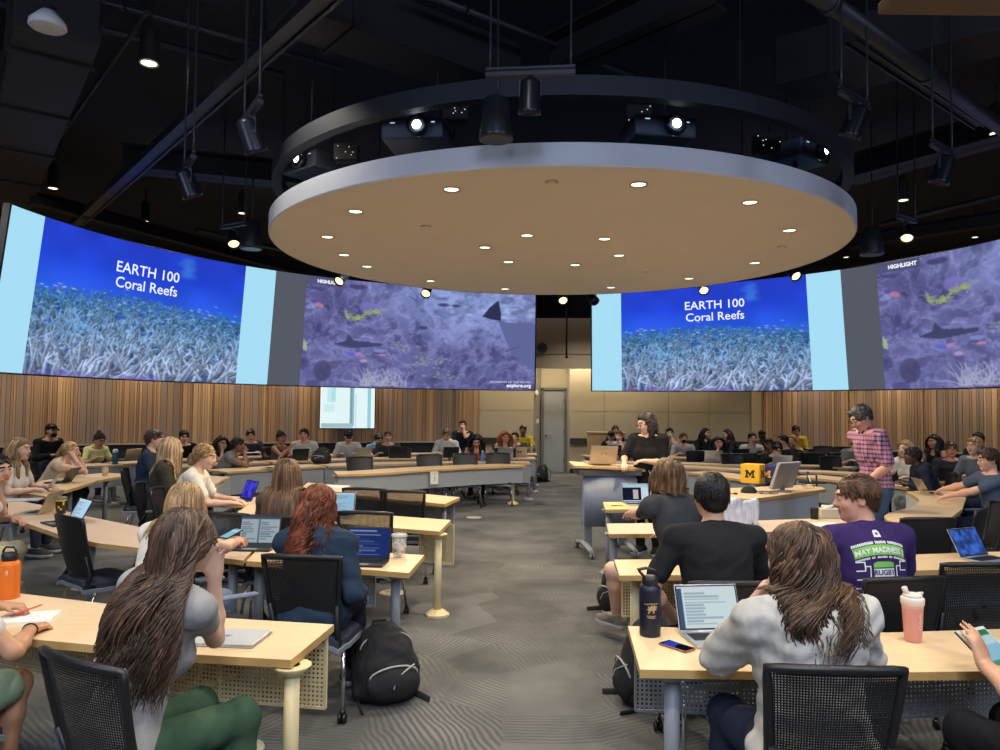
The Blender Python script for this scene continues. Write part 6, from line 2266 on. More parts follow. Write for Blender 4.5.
f = fM; b = MB()
for q in (-1, 1):
    a0 = f.N - f.fwd * .065 + f.u2 * .035; a1 = f.N + f.right * (q * .066) + f.u2 * .04; a2 = f.N + f.fwd * .075 + f.right * (q * .02) + f.u2 * .005
    o = f.right * (q * .02) - f.u2 * .035
    b.tube([a0, a1, a2], [.022, .024, .016], 8, flat=(1.0, .5))
b.build('collar', mat('plaid_collar', (92, 66, 108), .9), f.so)

# printed back of the purple tee: lettering laid onto the cloth
def lay_on_back(f, me, cx, cz, m, name, parent, off=.003):
    """drop a flat mesh (x right, y up as read from behind) onto the back of the shirt"""
    V, Q = f.shirt
    bv = BVHTree.FromPolygons([tuple(v) for v in V], [tuple(q) for q in Q])
    o0 = f.W.lerp(f.N, .55) - f.fwd * .6
    keep = []
    for v in me.vertices:
        p = o0 + f.right * ((v.co.x + cx) * .84) + f.u2 * ((v.co.y + cz) * .9)
        hit = bv.ray_cast(p, f.fwd)
        v.co = (hit[0] - f.fwd * off) if hit[0] is not None else (p + f.fwd * .5)
    me.materials.clear(); me.materials.append(m)
    return link(name, me, parent)


def fine(me, step=.012):
    b = bmesh.new(); b.from_mesh(me)
    for ax in (0, 1):
        xs = [v.co[ax] for v in b.verts]
        x = min(xs) + step
        nrm = [0, 0, 0]; nrm[ax] = 1
        while x < max(xs):
            co = [0, 0, 0]; co[ax] = x
            bmesh.ops.bisect_plane(b, geom=b.verts[:] + b.edges[:] + b.faces[:], plane_co=co, plane_no=nrm); x += step
    b.to_mesh(me); b.free(); return me


def flat(poly):
    me = bpy.data.meshes.new('print'); me.from_pydata([(x, y, 0) for x, y in poly], [], [list(range(len(poly)))]); return me


W_P, G_P, DG_P = mat('print_white', (232, 232, 228), .8), mat('print_green', (132, 196, 92), .8), mat('print_dark_green', (60, 120, 84), .8)
P_P = mat('print_purple', (60, 42, 94), .8)


def arch(me, k=.9):
    for v in me.vertices: v.co.y += -k * v.co.x ** 2
    return me


def tx(s, size, bold=.002): return fine(text_mesh(s, size, align='CENTER', bold=bold))


lay_on_back(F4, arch(fine(flat([(-.165, -.024), (.165, -.024), (.17, .036), (-.17, .036)]))), 0, .055, G_P, 'shirt_print', F4.so, .002)
lay_on_back(F4, arch(tx('MAY MADNESS 7', .044, .0012)), 0, .036, W_P, 'shirt_print', F4.so, .0045)
rp = random.Random(12)


def tiny_line(x0, x1, h, gaps):
    # one line of print too small to read: a row of letter-sized blocks
    out = MB(); x = x0
    while x < x1:
        w = rp.uniform(.006, .011)
        if not any(a < x < b for a, b in gaps): out.add([(x, 0, 0), (x + w, 0, 0), (x + w, h * rp.uniform(.8, 1), 0), (x, h, 0)], [(0, 1, 2, 3)])
        x += w + .0022
    me = bpy.data.meshes.new('print'); me.from_pydata(out.v, [], out.f); return me


lay_on_back(F4, arch(tiny_line(-.172, .172, .017, [(-.05, -.04), (.03, .04)])), 0, .096, W_P, 'shirt_print', F4.so, .003)
lay_on_back(F4, arch(tiny_line(-.165, .168, .012, [(-.085, -.077), (-.05, -.043), (.025, .033), (.055, .07)])), 0, .012, W_P, 'shirt_print', F4.so, .003)
lay_on_back(F4, fine(flat([(-.022, -.02), (.022, -.02), (.022, .012), (.012, .024), (-.012, .024), (-.022, .012)])), .0, .155, W_P, 'shirt_print', F4.so, .003)
lay_on_back(F4, fine(flat([(-.008, -.006), (.008, -.006), (.008, .008), (-.008, .008)])), .0, .155, P_P, 'shirt_print', F4.so, .005)
lay_on_back(F4, fine(flat([(-.062, -.13), (-.05, -.16), (.05, -.16), (.062, -.13), (.068, .0), (.04, .012), (-.04, .012), (-.068, .0)])), 0, -.02, DG_P, 'shirt_print', F4.so, .002)
lay_on_back(F4, fine(flat([(-.065, -.075), (.065, -.075), (.066, -.03), (-.066, -.03)])), 0, -.02, W_P, 'shirt_print', F4.so, .004)
lay_on_back(F4, fine(flat([(-.066, -.022), (.066, -.022), (.064, .002), (.04, .010), (-.04, .010), (-.064, .002)])), 0, -.02, G_P, 'shirt_print', F4.so, .004)
lay_on_back(F4, tx('RUGBY', .042, .001), 0, -.094, P_P, 'shirt_print', F4.so, .006)
lay_on_back(F4, tx('7', .045, .002), .018, -.15, W_P, 'shirt_print', F4.so, .005)
for q in (-1, 1):
    for (x0, z0, x1, z1) in [(.16, .0, .115, .0), (.115, .0, .115, -.05), (.16, -.05, .115, -.05), (.115, -.025, .085, -.025), (.085, -.025, .085, -.12), (.16, -.10, .115, -.10), (.115, -.10, .115, -.15), (.16, -.15, .115, -.15), (.115, -.12, .085, -.12)]:
        h_ = .0035
        a0, a1, b0, b1 = min(x0, x1) - h_, max(x0, x1) + h_, min(z0, z1) - h_, max(z0, z1) + h_
        lay_on_back(F4, fine(flat([(q * a0, b0), (q * a1, b0), (q * a1, b1), (q * a0, b1)])), 0, -.01, W_P, 'shirt_print', F4.so, .003)
# ================================================================== PEOPLE FURTHER BACK
def far(key, label, hx, hy, d=None, ring=None, face=None, **k):
    k.setdefault('vox', .0125); k.setdefault('fr', .0105)
    return person(key, label, hx, hy, d or 10, face, ring=ring, **k)


RB, RC_, RD = 6.82, 8.15, 9.5
chin = (None, ('h', .03, .105, -.10)); EL = (None, V3(.3, .6, -1))
far('L8', 'person in navy tee with short brown hair behind the blond in olive', 154.5, 439.5, 10.0, face=72, lean=10, hrgb=(72, 52, 38), skin=SK_L, shirt=(46, 56, 76), pants=(40, 44, 56), chairp='solid')
far('L9', 'person in black tee with dark curly hair between the two blond heads', 184, 437, ring=RD, face=150, hrgb=(34, 26, 22), skin=SK_L, shirt=(28, 28, 32), head=(0, 10, 0))
far('L10', 'person with long black hair and hand at mouth near the slat wall', 221.5, 443.5, ring=RC_, face=120, lean=24, hair='longfront', hrgb=BLK, skin=SK_M, shirt=(84, 70, 60), female=True, hands=chin, elbows=EL, sleeve=1.8, head=(10, 8, 0))
far('L11', 'person in grey tee with chin on fist, seen in profile', 238, 445.5, 12.7, face=78, lean=30, hrgb=(26, 22, 20), skin=SK_D, shirt=(104, 106, 104), hands=(None, ('h', .0, .11, -.11)), elbows=EL, head=(0, 2, 0), chairp='solid', sleeve=.75)
far('L12', 'person in dark grey tee with dark hair, behind the one with chin on fist', 250.5, 435.4, ring=RD, face=160, hrgb=(40, 30, 26), skin=SK_L, shirt=(58, 62, 70), head=(0, 14, 0), girth=1.1)
far('L13', 'person in brown tank top with dark bun, arm raised', 281.5, 438, ring=RC_, face=112, lean=10, hair='bun', hrgb=(44, 30, 26), skin=SK_T, shirt=(126, 92, 74), sleeve=0, female=True, hands=(None, H(.12, .42, .98)), head=(20, 4, 0))
far('L14', 'person in white polo facing the camera behind a laptop', 304, 434.8, ring=RC_, face=176, hrgb=(70, 50, 38), skin=(226, 170, 146), shirt=(214, 212, 202), girth=1.08, lean=16)
far('L15', 'person in white tee and dark cap under the bright wall display', 348.6, 437, ring=RC_, face=172, hrgb=(40, 30, 24), skin=SK_L, shirt=(206, 206, 200), head=(-8, 22, 0), extra=(('cap', (40, 42, 56)),), lean=18)
far('L16', 'person in light blue hoodie and white face mask, looking down', 378.5, 439.5, ring=RD, face=165, hrgb=BLK, skin=SK_M, shirt=(140, 178, 222), sleeve=1.9, hood=True, extra=(('mask', (220, 224, 226)),), head=(-20, 26, 0), lean=26)
far('L17', 'person in charcoal tee with brown hair leaning on the table behind a black laptop', 388, 436.8, ring=RC_, face=176, hrgb=(110, 82, 58), skin=SK_L, shirt=(70, 70, 68), lean=20)
far('L18', 'person in white hoodie with light brown hair behind a dark laptop', 446.6, 435, ring=RC_, face=178, hrgb=(128, 98, 68), skin=SK_L, shirt=(222, 220, 216), sleeve=1.9, head=(0, 22, 0), hood=True, lean=18)
far('L19', 'person in dark navy tee with hand on mouth, highest of the back left rows', 462.8, 425.5, ring=10.2, face=175, hrgb=(84, 50, 34), skin=SK_L, shirt=(36, 40, 52), hands=('h', -.01, .11, -.06) and (('h', -.01, .11, -.06), None), elbows=(V3(-.3, .4, -1), None), lean=6, seat=.6)
far('L20', 'person in red top with long black hair bent over the table', 476.5, 441, ring=RB - .1, face=172, lean=22, hair='longfront', hrgb=BLK, skin=SK_T, shirt=(196, 60, 46), sleeve=0, female=True, head=(10, 34, 0))
far('L21', 'person with long strawberry blond hair and grey tank top by the beige wall', 505.4, 437, ring=RC_, face=172, lean=20, hair='longfront', hrgb=(164, 96, 60), skin=(230, 178, 152), shirt=(176, 172, 170), sleeve=0, female=True, head=(0, 16, 0))
far('L22', 'person with dark brown hair half hidden behind the strawberry blond', 514.8, 437.5, ring=RD, face=190, hrgb=(44, 32, 26), skin=SK_L, shirt=(60, 60, 66), lean=24)
far('L23', 'person in mustard yellow tee with short black hair beside the door', 523, 430.5, ring=RD + .9, face=185, hrgb=BLK, skin=SK_D, shirt=(190, 166, 46), lean=10)
far('L26', 'person with wavy blond hair and white printed tee at the far left', 20, 449.8, 8.8, face=84, lean=12, hair='longfront', hrgb=(170, 138, 96), skin=SK_L, shirt=(216, 212, 206), female=True, chairp='solid', vox=.0105, girth=1.1)
far('L27', 'person in beige sweater leaning cheek on hand, blond hair tied back', 71, 451, 10.7, face=80, lean=32, hair='pony', hrgb=(186, 152, 106), skin=SK_L, shirt=(188, 172, 150), sleeve=1.95, female=True, hands=(('h', -.02, .10, -.08), ('h', .07, .05, -.05)),
    elbows=(V3(-.2, .6, -1), V3(.3, .6, -1)), vox=.0105, loose=.014)
far('L28', 'person in black cap, black top and black mask by the left slat wall', 51.6, 431, 14.6, face=112, hrgb=BLK, skin=SK_T, shirt=(22, 22, 24), sleeve=1.9, extra=(('cap', (22, 22, 24)), ('mask', (20, 20, 22))), girth=1.2, scale=1.08, head=(0, 8, 0), seat=.5)
far('L29', 'person in pale yellow tee with dark tied hair writing near the teal bottle', 99.6, 440, 13.9, face=118, lean=22, hair='bun', hrgb=(36, 28, 26), skin=SK_T, shirt=(226, 222, 150), female=True, head=(0, 26, 0))

far('R7', 'person in navy hoodie with yellow print leaning over the table behind the standing man', 912, 456.5, 10.5, face=-78, lean=30, hair='short', hrgb=(22, 18, 18), skin=SK_B, shirt=(36, 42, 58), sleeve=1.95, hood=True, vox=.0105, pants=(90, 98, 96), chairp='solid')
far('R8', 'person with pale blond hair just right of the standing man', 905, 449, 11.8, face=-120, lean=16, hair='bob', hrgb=(196, 160, 112), skin=SK_L, shirt=(206, 206, 196), female=True)
far('R9', 'person with long black hair and black tank top before the right slat wall', 933.5, 442, 14.0, face=-112, lean=8, hair='longfront', hrgb=(18, 16, 16), skin=SK_T, shirt=(20, 20, 22), sleeve=0, female=True, head=(-4, 4, 0))
far('R10', 'person with glasses and dark checked shirt behind a red and white laptop', 951, 450, 12.2, face=-158, lean=14, hrgb=(110, 68, 46), skin=(222, 160, 138), shirt=(62, 64, 68), sleeve=1.8, extra=('glasses',))
far('R11', 'person with short blond hair and grey tee, one arm across the table', 974.5, 446.5, 10.6, face=-112, lean=10, hrgb=(190, 152, 98), skin=SK_L, shirt=(98, 106, 118), wh=(at(960, 481, .80), None), vox=.0105)
far('R12', 'person with black hair hidden behind the short blond head', 978, 440, 13.6, face=-120, hrgb=BLK, skin=SK_T, shirt=(40, 40, 46), lean=6)

far('RCa', 'person in grey blue tee with hand at mouth, left of the woman in black', 619, 436.4, 17.6, face=-172, lean=16, hrgb=(120, 88, 62), skin=SK_L, shirt=(132, 148, 170), hands=(('h', -.01, .11, -.07), None), elbows=(V3(-.3, .6, -1), None))
far('RCb', 'person in black jacket and black cap bent towards the aisle', 611, 436.5, 18.6, face=-150, lean=24, hrgb=BLK, skin=SK_M, shirt=(24, 24, 28), sleeve=1.9, extra=(('cap', (20, 20, 22)),), head=(-30, 14, 0))
far('RCc', 'person with high black bun behind the one in the black cap', 615.5, 431, 19.0, face=175, hair='bun', hrgb=BLK, skin=SK_T, shirt=(40, 38, 42), female=True, lean=8)
far('RC2', 'person with dark fringe and hand before face, right of the woman in black', 669.6, 433.5, 18.0, face=-176, hrgb=(40, 30, 26), skin=SK_L, shirt=(150, 148, 146), hands=(('h', -.02, .11, -.07), None), elbows=(V3(-.3, .6, -1), None))
far('RC3', 'person with black hair half hidden by the shaggy blond head', 664.5, 440, 18.3, face=-150, hair='bob', hrgb=(20, 18, 18), skin=SK_T, shirt=(30, 30, 34), lean=24)
far('RC4', 'person in grey printed tee with black mask under the nose', 683.5, 438.6, 17.2, face=-178, lean=16, hrgb=(92, 66, 48), skin=SK_M, shirt=(160, 160, 162), extra=(('mask', (26, 26, 28)),))
far('RC5', 'person with straight black hair and open black cardigan looking right', 706, 433.8, 18.6, face=172, lean=8, hair='longfront', hrgb=(24, 20, 20), skin=SK_L, shirt=(28, 28, 30), sleeve=1.9, female=True, head=(-30, 0, 0), vneck=True)
far('RC6', 'person in black with hand over mouth behind the silver laptop', 718.3, 443.4, 15.4, face=-176, lean=20, hair='longfront', hrgb=(26, 20, 18), skin=SK_M, shirt=(24, 24, 26), sleeve=1.9, female=True, hands=(None, ('h', .02, .11, -.08)), elbows=EL)
far('RC7', 'person with long dark brown hair in profile facing left, navy top', 726.5, 435.2, 17.7, face=-100, lean=12, hair='long', hrgb=(62, 36, 28), skin=SK_L, shirt=(40, 44, 66), female=True, sleeve=1.9)
far('RC8', 'person in pale long sleeved top with brown fringe, arms crossed on table', 752.4, 438.6, 16.7, face=-176, lean=16, hrgb=(58, 42, 34), skin=SK_L, shirt=(190, 186, 176), sleeve=1.9)
far('RC9', 'person in black cap and black top before the pale wall trim', 762.3, 436, 18.0, face=-176, lean=10, hrgb=BLK, skin=SK_B, shirt=(26, 26, 30), sleeve=1.9, extra=(('cap', (22, 22, 24)),))
far('RC10', 'person with dark hair and hand at face beside the pale long sleeved top', 768.8, 445.2, 15.0, face=-160, lean=24, hrgb=(24, 20, 18), skin=SK_D, shirt=(36, 36, 40), hands=(('h', -.02, .11, -.08), None), elbows=(V3(-.3, .6, -1), None))
far('RC11', 'person with dark hair and lowered white mask bent over behind the blue cube', 777.2, 448.8, 14.0, face=-176, lean=34, hrgb=(30, 22, 20), skin=SK_M, shirt=(30, 36, 36), sleeve=1.7, head=(0, 34, 0), extra=(('mask', (206, 212, 222)),))
far('RC12', 'person in dark jacket seen in profile beside the blond woman', 782.8, 441, 16.2, face=-120, lean=18, hrgb=(44, 32, 28), skin=SK_L, shirt=(46, 48, 52), sleeve=1.9, head=(30, 4, 0))
far('RC13', 'person with long blond hair and pale yellow top in front of the yellow tee', 791.6, 441, 16.9, face=-130, lean=14, hair='longfront', hrgb=(198, 162, 104), skin=SK_L, shirt=(214, 196, 140), female=True, sleeve=1.8)
far('RC14', 'person in olive yellow tee with black hair against the right slat wall', 796, 431, 18.55, face=-150, lean=8, hrgb=BLK, skin=SK_T, shirt=(176, 150, 52), head=(-20, 14, 0))
far('RC16', 'person in black cap and grey tee behind a silver laptop, left of the standing man', 856, 443.5, 15.4, face=-170, lean=20, hrgb=BLK, skin=SK_L, shirt=(128, 132, 140), extra=(('cap', (24, 24, 26)),), head=(-20, 18, 0))

# ---- empty chairs
def ec(px, py, z, facing, label, proto=None, dy=0):
    p = at(px, py, z)
    chair(proto or CH_SOLID, p.x, p.y, facing, label)


def ecd(px, d, facing, label, proto=None):
    p = atd(px, 500, d)
    chair(proto or CH_SOLID, p.x, p.y, facing, label)


ecd(104, 5.9, 38, 'empty black chair at the curved left table with the open laptop')
ecd(238, 6.2, 10, 'empty black chair left of the long straight haired person', CH_MESH)
ecd(373, 6.35, 6, 'empty black mesh chair at the third left table behind the dark blue laptop screen', CH_MESH)
ecd(370, 8.1, 4, 'empty black chair at the fourth left table, left one of two', CH_MESH)
ecd(408, 7.9, 6, 'empty black chair at the fourth left table, right one of two', CH_MESH)
for px, d, a, lb in [(364, 12.45, 150, 'at its left end'), (431, 13.25, 165, 'behind the paper sign'), (466, 13.65, 172, 'right of the paper sign'), (498, 13.9, 178, 'at its right end')]:
    ecd(px, d, a, 'empty black chair behind the numbered table, ' + lb)
for px, d, a, lb in [(400, 15.2, 168, 'below the black laptop'), (505, 15.7, 178, 'nearest the aisle')]:
    ecd(px, d, a, 'empty black chair behind the first left row, ' + lb)
ecd(909, 6.35, -4, 'empty black chair just right of the purple tee, at the s-curved table')
ecd(948, 6.9, -50, 'empty black chair seen from the side at the near edge of the s-curved table')
ecd(970, 7.3, -75, 'empty black chair between the s-curved table and the man with stretched arms')
ecd(952, 4.55, -2, 'empty black mesh chair at the second right table before the blue screen laptop', CH_MESH)
for px, d, a, lb in [(738, 14.5, 172, 'behind the black haired head, first right row'), (777, 14.6, 172, 'behind the yellow cube, first right row'), (838, 14.0, 172, 'right of the monitor, first right row'), (815, 15.3, 178, 'second right row right of the crouching man'), (848, 15.2, 178, 'second right row by the standing man'),
                    (696, 15.9, 6, 'third right row under the bearded man'), (752, 15.2, 10, 'third right row under the pale top'), (812, 15.6, 16, 'third right row left of the standing man'), (838, 15.8, 18, 'third right row, next to the standing man'), (826, 18.2, 190, 'under the right slat wall, left one'), (846, 17.9, 190, 'under the right slat wall, right one'),
                    (935, 11.1, -50, 'before the black laptop with pale logo'), (920, 12.6, -60, 'behind the navy hoodie, rear right')]:
    ecd(px, d, a, 'empty black chair ' + lb)

ch = [o for o in bpy.data.objects if o.get('label') == 'black chair with small white mark under the person in the purple tee'][0]
b = MB()
for k, (dx, dz, L_) in enumerate([(-.02, 0, .014), (-.008, 0, .014), (.004, .0, .012), (.014, .0, .012), (.022, .002, .010)]):
    b.tube([(dx - .004, -.342, .86 + dz), (dx + .003, -.344, .86 + dz + L_)], .0016, 5)
b.build('chair_mark', mat('mark_grey', (120, 122, 122), .5), ch)
# ================================================================== THINGS ON AND AROUND THE TABLES
M_alu = mat('aluminium', (186, 188, 192), .35, .7)
M_alud = mat('dark_laptop', (46, 47, 50), .4, .4)
M_tan = mat('warm_aluminium', (190, 174, 150), .4, .5)
M_keys = mat('keyboard_black', (22, 22, 24), .5)
M_paper = MATS['paper']
FW_ = lambda a: Vector((math.sin(R(a)), math.cos(R(a)), 0))


def page(bg, kind, seed=0, w=30, h=20):
    cv = Canvas(w * 2, h * 2, bg); r = random.Random(seed)
    W_, H_ = cv.w, cv.h
    if kind == 'doc':
        cv.rect(0, 0, 1, .07, (210, 220, 232)); cv.rect(0, .07, .07, 1, (70, 86, 120))
        for i in range(11):
            y = .16 + i * .072
            cv.rect(.12, y, .12 + r.uniform(.2, .75), y + .02, (150, 166, 184), .8)
    elif kind == 'split':
        cv.rect(0, 0, 1, .09, (90, 104, 122)); cv.rect(.46, .09, .49, 1, (120, 140, 156))
        for x0 in (.04, .53):
            for i in range(8): cv.rect(x0, .2 + i * .09, x0 + r.uniform(.1, .4), .23 + i * .09, (130, 150, 168), .8)
    elif kind == 'dark':
        for i in range(12):
            y = .08 + i * .075
            cv.rect(.06, y, .06 + r.uniform(.2, .86), y + r.choice((.02, .04)), r.choice(((120, 140, 190), (60, 78, 130), (180, 190, 216))), .7)
    elif kind == 'photo':
        n = cv.noise(9, seed)[:, :, None]; cv.a = cv.a * (.6 + .8 * n)
    elif kind == 'shot':
        cv.rect(.0, .2, .72, .92, (24, 30, 46)); cv.rect(.4, .34, .6, .84, (196, 186, 176)); cv.rect(.72, .2, 1, .92, (206, 224, 236))
    return cv


def laptop(label, p, a, body='alu', screen=None, op=108, logo=None, w=.31, dp=.215, scr_k=1.0, s=1.0):
    """p: middle of the base on the table; the user looks along direction a"""
    bm_ = {'alu': M_alu, 'dark': M_alud, 'tan': M_tan}[body]
    w, dp = w * s, dp * s
    t = thing('laptop', label, 'laptop', p, R(-a))
    MB().box((0, 0, .0075), (w, dp, .013), bev=.004).build('base', bm_, t)
    b = MB().box((0, .025 * s, .0142), (w * .86, dp * .48, .0012))
    for i in range(5): b.box((0, .025 * s + (i - 2) * dp * .095, .0152), (w * .85, dp * .075, .0012))
    b.build('keyboard', M_keys, t)
    MB().box((0, -dp * .32, .0142), (w * .34, dp * .26, .0010)).build('trackpad', mat('trackpad', (150, 152, 156), .3, .3), t)
    ca, sa = math.cos(R(op - 90)), math.sin(R(op - 90))
    Mx = Matrix.Rotation(R(-(op - 90)), 3, 'X')
    hy = dp / 2
    q = lambda x, y, z: Vector((0, hy, .012)) + Mx @ Vector((x, y, z))
    b = MB().box(q(0, .003, dp * .5), (w, .006, dp), Mx, bev=.0028)
    b.tube([(-w * .4, hy, .012), (w * .4, hy, .012)], .006, 8)
    lid = b.build('lid', bm_, t)
    MB().box(q(0, -.0006, dp * .51), (w * .975, .0012, dp * .94), Mx).build('bezel', M_keys, lid)
    if screen is not None:
        raster_mesh('screen', screen, lambda u, v: q((u - .5) * w * .93, -.0018, dp * (.07 + .88 * v)), lid, scr_k)
    if logo == 'bowtie':
        b = MB(); y = .0068
        for sx in (-1, 1):
            b.add([q(sx * .045, y, dp * .5 - .03), q(sx * .045, y, dp * .5 + .03), q(sx * .012, y, dp * .5 + .012), q(sx * .012, y, dp * .5 - .012)], [(0, 1, 2, 3)])
        b.box(q(0, y, dp * .5), (.03, .001, .02), Mx); b.build('logo', M_keys, lid)
    elif logo == 'mark':
        b = MB().add([q(.012, .0068, dp * .5), q(.0, .0068, dp * .5 + .02), q(-.016, .0068, dp * .5 + .004), q(-.004, .0068, dp * .5 - .016)], [(0, 1, 2, 3)])
        b.build('logo', mat('pale_logo', (206, 196, 170), .3), lid)
    elif logo == 'ring':
        MB().tube([q(.035 * math.cos(x), .0068, dp * .5 + .03 * math.sin(x)) for x in np.linspace(0, PI, 12)], .0025, 5).build('logo', M_keys, lid)
    elif logo == 'stickers':
        b = MB()
        for i, (x, z, ww, hh) in enumerate([(-.11, .15, .05, .05), (-.1, .06, .06, .04), (.0, .12, .06, .03), (.09, .06, .07, .04), (.02, .05, .04, .04), (.1, .15, .03, .04)]):
            b.box(q(x * s, .0066, z * s), (ww * s, .001, hh * s), Mx, mi=i % 3)
        b.build('sticker', [mat('sticker_red', (186, 62, 52), .6), mat('sticker_black', (30, 30, 32), .6), mat('sticker_tan', (206, 150, 110), .6)], lid)
    return t


def tp(px, py, z=TZ): return at(px, py, z)


LP_ = [
    ('open laptop with split grey page beside the red haired person', (253, 549), 2, 'dark', page((196, 214, 224), 'split', 3), 106, None, .55),
    ('open laptop with dark blue page in front of the red haired person', (363, 564), 4, 'dark', page((34, 52, 112), 'dark', 5), 104, None, .8),
    ('open laptop with pale blue page at the third left table', (335, 517), 4, 'alu', page((158, 204, 232), 'doc', 6), 106, None, .8),
    ('open laptop with light blue document on the curved left table', (60, 524), 42, 'dark', page((176, 214, 242), 'doc', 7), 118, None, .95),
    ('open tan laptop seen from the side, next to the black and yellow tumbler', (34, 513), 84, 'tan', page((120, 140, 190), 'doc', 8), 115, None, .4),
    ('dark open laptop in front of the woman in the beige sweater', (58, 482.5), 84, 'dark', page((120, 130, 140), 'doc', 9), 122, None, .4),
    ('thin grey laptop seen edge-on behind the blue decked laptop', (36, 491.5), 70, 'alu', page((160, 170, 186), 'doc', 10), 125, None, .4),
    ('laptop with violet blue screen in front of the person with the bun', (236, 501), 48, 'dark', page((70, 66, 214), 'photo', 11), 112, None, .8),
    ('pale tan laptop in front of the person with chin on fist', (268, 468.5), 80, 'tan', None, 112, None, 1),
    ('tan laptop behind the teal bottle', (128, 459.6), 120, 'tan', None, 112, None, 1),
    ('silver closed laptop lying on the nearest left table', None, 0, None, None, 0, None, 1),
    ('open laptop with white page on the nearest right table', (721, 641), -7, 'alu', page((206, 224, 226), 'doc', 13), 112, None, .9),
    ('white laptop with dark picture on the fourth right table', (639, 505), -6, 'alu', page((176, 206, 224), 'shot', 14), 104, None, .9),
    ('laptop with deep blue screen at the right edge', (990, 561), -24, 'alu', page((52, 84, 160), 'photo', 15), 118, None, .9),
    ('black open laptop with small pale logo at the right, seen from behind', (950, 481), -150, 'dark', None, 108, 'mark', 1),
    ('laptop with red and white stickers in front of the person in the checked shirt', (943, 469), -172, 'alu', None, 106, 'stickers', 1),
    ('tan laptop in front of the black haired woman at right', (925, 461), -170, 'tan', None, 106, None, 1),
    ('laptop seen edge-on before the hands of the man with stretched arms', (934, 494), -84, 'tan', None, 120, None, 1),
]
for lb, pp_, a, body, sc_, op, lg, k in LP_:
    if pp_ is None: continue
    laptop(lb, tp(*pp_), a, body, sc_, op, lg, scr_k=k)
# laptops of the ring tables, lids towards the camera
for lb, px, rr, body, lg in [('dark laptop in front of the white polo', 297.5, 7.42, 'dark', None), ('tan laptop in front of the capped person in white', 361.5, 7.42, 'tan', None), ('black laptop in front of the charcoal tee', 397.5, 7.42, 'dark', None),
                             ('brown laptop in front of the white hoodie', 450, 7.42, 'dark', None), ('grey laptop in front of the strawberry blond person', 505, 7.42, 'alu', None), ('tan laptop with dark bow shaped mark in front of the yellow tee', 519, 7.6, 'tan', 'bowtie')]:
    d = ring_depth(px, rr); p = atd(px, 460, d)
    laptop(lb, (p.x, p.y, TZ), math.degrees(math.atan2(C0.x - p.x, C0.y - p.y)), body, None, 106, lg, s=1.05)
for lb, px, py, a, body in [('silver laptop in front of the person covering the mouth', 712, 462.4, 186, 'alu'), ('black laptop in front of the pale long sleeved top', 739, 459.8, 184, 'dark'), ('black laptop in front of the grey blue tee', 613, 455.6, 184, 'dark'),
                            ('silver laptop in front of the person with the lowered mask', 780, 468, 186, 'alu'), ('pale silver laptop in front of the black capped person at right', 850, 462.6, 188, 'alu')]:
    laptop(lb, tp(px, py), a, body, None, 106, None, s=1.12)

# closed laptop
p = Vector((-1.205, 3.40, TZ))
t = thing('laptop', 'closed silver laptop with small bright logo on the nearest left table', 'laptop', p, R(-5))
MB().box((0, 0, .006), (.33, .225, .011), bev=.004).build('base', M_alu, t)
MB().box((0, 0, .0145), (.33, .225, .005), bev=.0024).build('lid', mat('lid_grey', (206, 204, 200), .35, .2), t)
MB().lathe([(0, .0175), (.014, .0174)], (0, .0, 0), 14).lathe([(0, .0175), (.006, .0174)], (.016, .008, 0), 8).build('logo', mat('logo_blue', (150, 180, 236), .2), t)


def phone(label, p, a, rgb, tiltx=0, rim=(50, 40, 40), cv=None):
    t = thing('phone', label, 'phone', p, R(-a))
    Mx = Matrix.Rotation(R(tiltx), 3, 'X')
    MB().box(Mx @ Vector((0, 0, .005)), (.074, .15, .009), Mx, bev=.004).build('case', mat('phone_case_%d' % rim[0], rim, .4), t)
    if cv: raster_mesh('screen', cv, lambda u, v: Mx @ Vector(((u - .5) * .067, (v - .5) * .142, .0101)), t, .8)
    else: MB().box(Mx @ Vector((0, 0, .0097)), (.067, .142, .0008), Mx).build('screen', mat('phone_glass', (20, 22, 28), .1), t)
    return t


cv = Canvas(20, 40, (18, 20, 30)); cv.poly([(0, .15), (.6, 0), (1, .2), (1, .75), (.75, .45), (.3, .5), (0, .6)], (52, 76, 196))
phone('phone with blue lit screen beside the navy bottle', tp(677, 647.5), -38, None, cv=cv, rim=(140, 92, 78))
cv = Canvas(16, 30, (150, 206, 226)); cv.rect(.1, .2, .9, .3, (230, 240, 244))
phone('phone held up by the person with ash blond hair', atd(231.5, 534.5, 5.02), 24, None, tiltx=14, cv=cv, rim=(30, 30, 34))
phone('dark phone in the hands of the man with stretched arms', tp(929, 490.5, .80), -80, None)

# bottles and cups
def bottle(name, label, p, prof, m, lidprof=None, lm=None, handle=None, extra=None, cat='bottle', lid='lid'):
    t = thing(name, label, cat, p)
    MB().lathe(prof, n=24).build('body', m, t)
    if lidprof: MB().lathe(lidprof, n=24).build(lid, lm, t)
    if handle: handle(t)
    return t


M_navy = mat('navy_steel', (28, 34, 52), .4, .3)
M_orange = mat('orange_steel', (226, 116, 34), .4)
M_lidb = mat('lid_black', (24, 24, 26), .45)
M_gold = mat('gold_print', (190, 160, 116), .4, .3)


def loop(t, z, w, h, m, r=.006):
    MB().tube([(-w, 0, z), (-w, 0, z + h * .6), (-w * .6, 0, z + h), (w * .6, 0, z + h), (w, 0, z + h * .6), (w, 0, z)], r, 8).build('handle', m, t)


def h_(t):
    MB().tube([(-.022, 0, .262), (-.05, 0, .292), (-.06, 0, .300), (-.02, 0, .308), (.02, 0, .296), (.036, 0, .278)], .007, 8, flat=(1, 1.6)).build('handle', M_lidb, t)


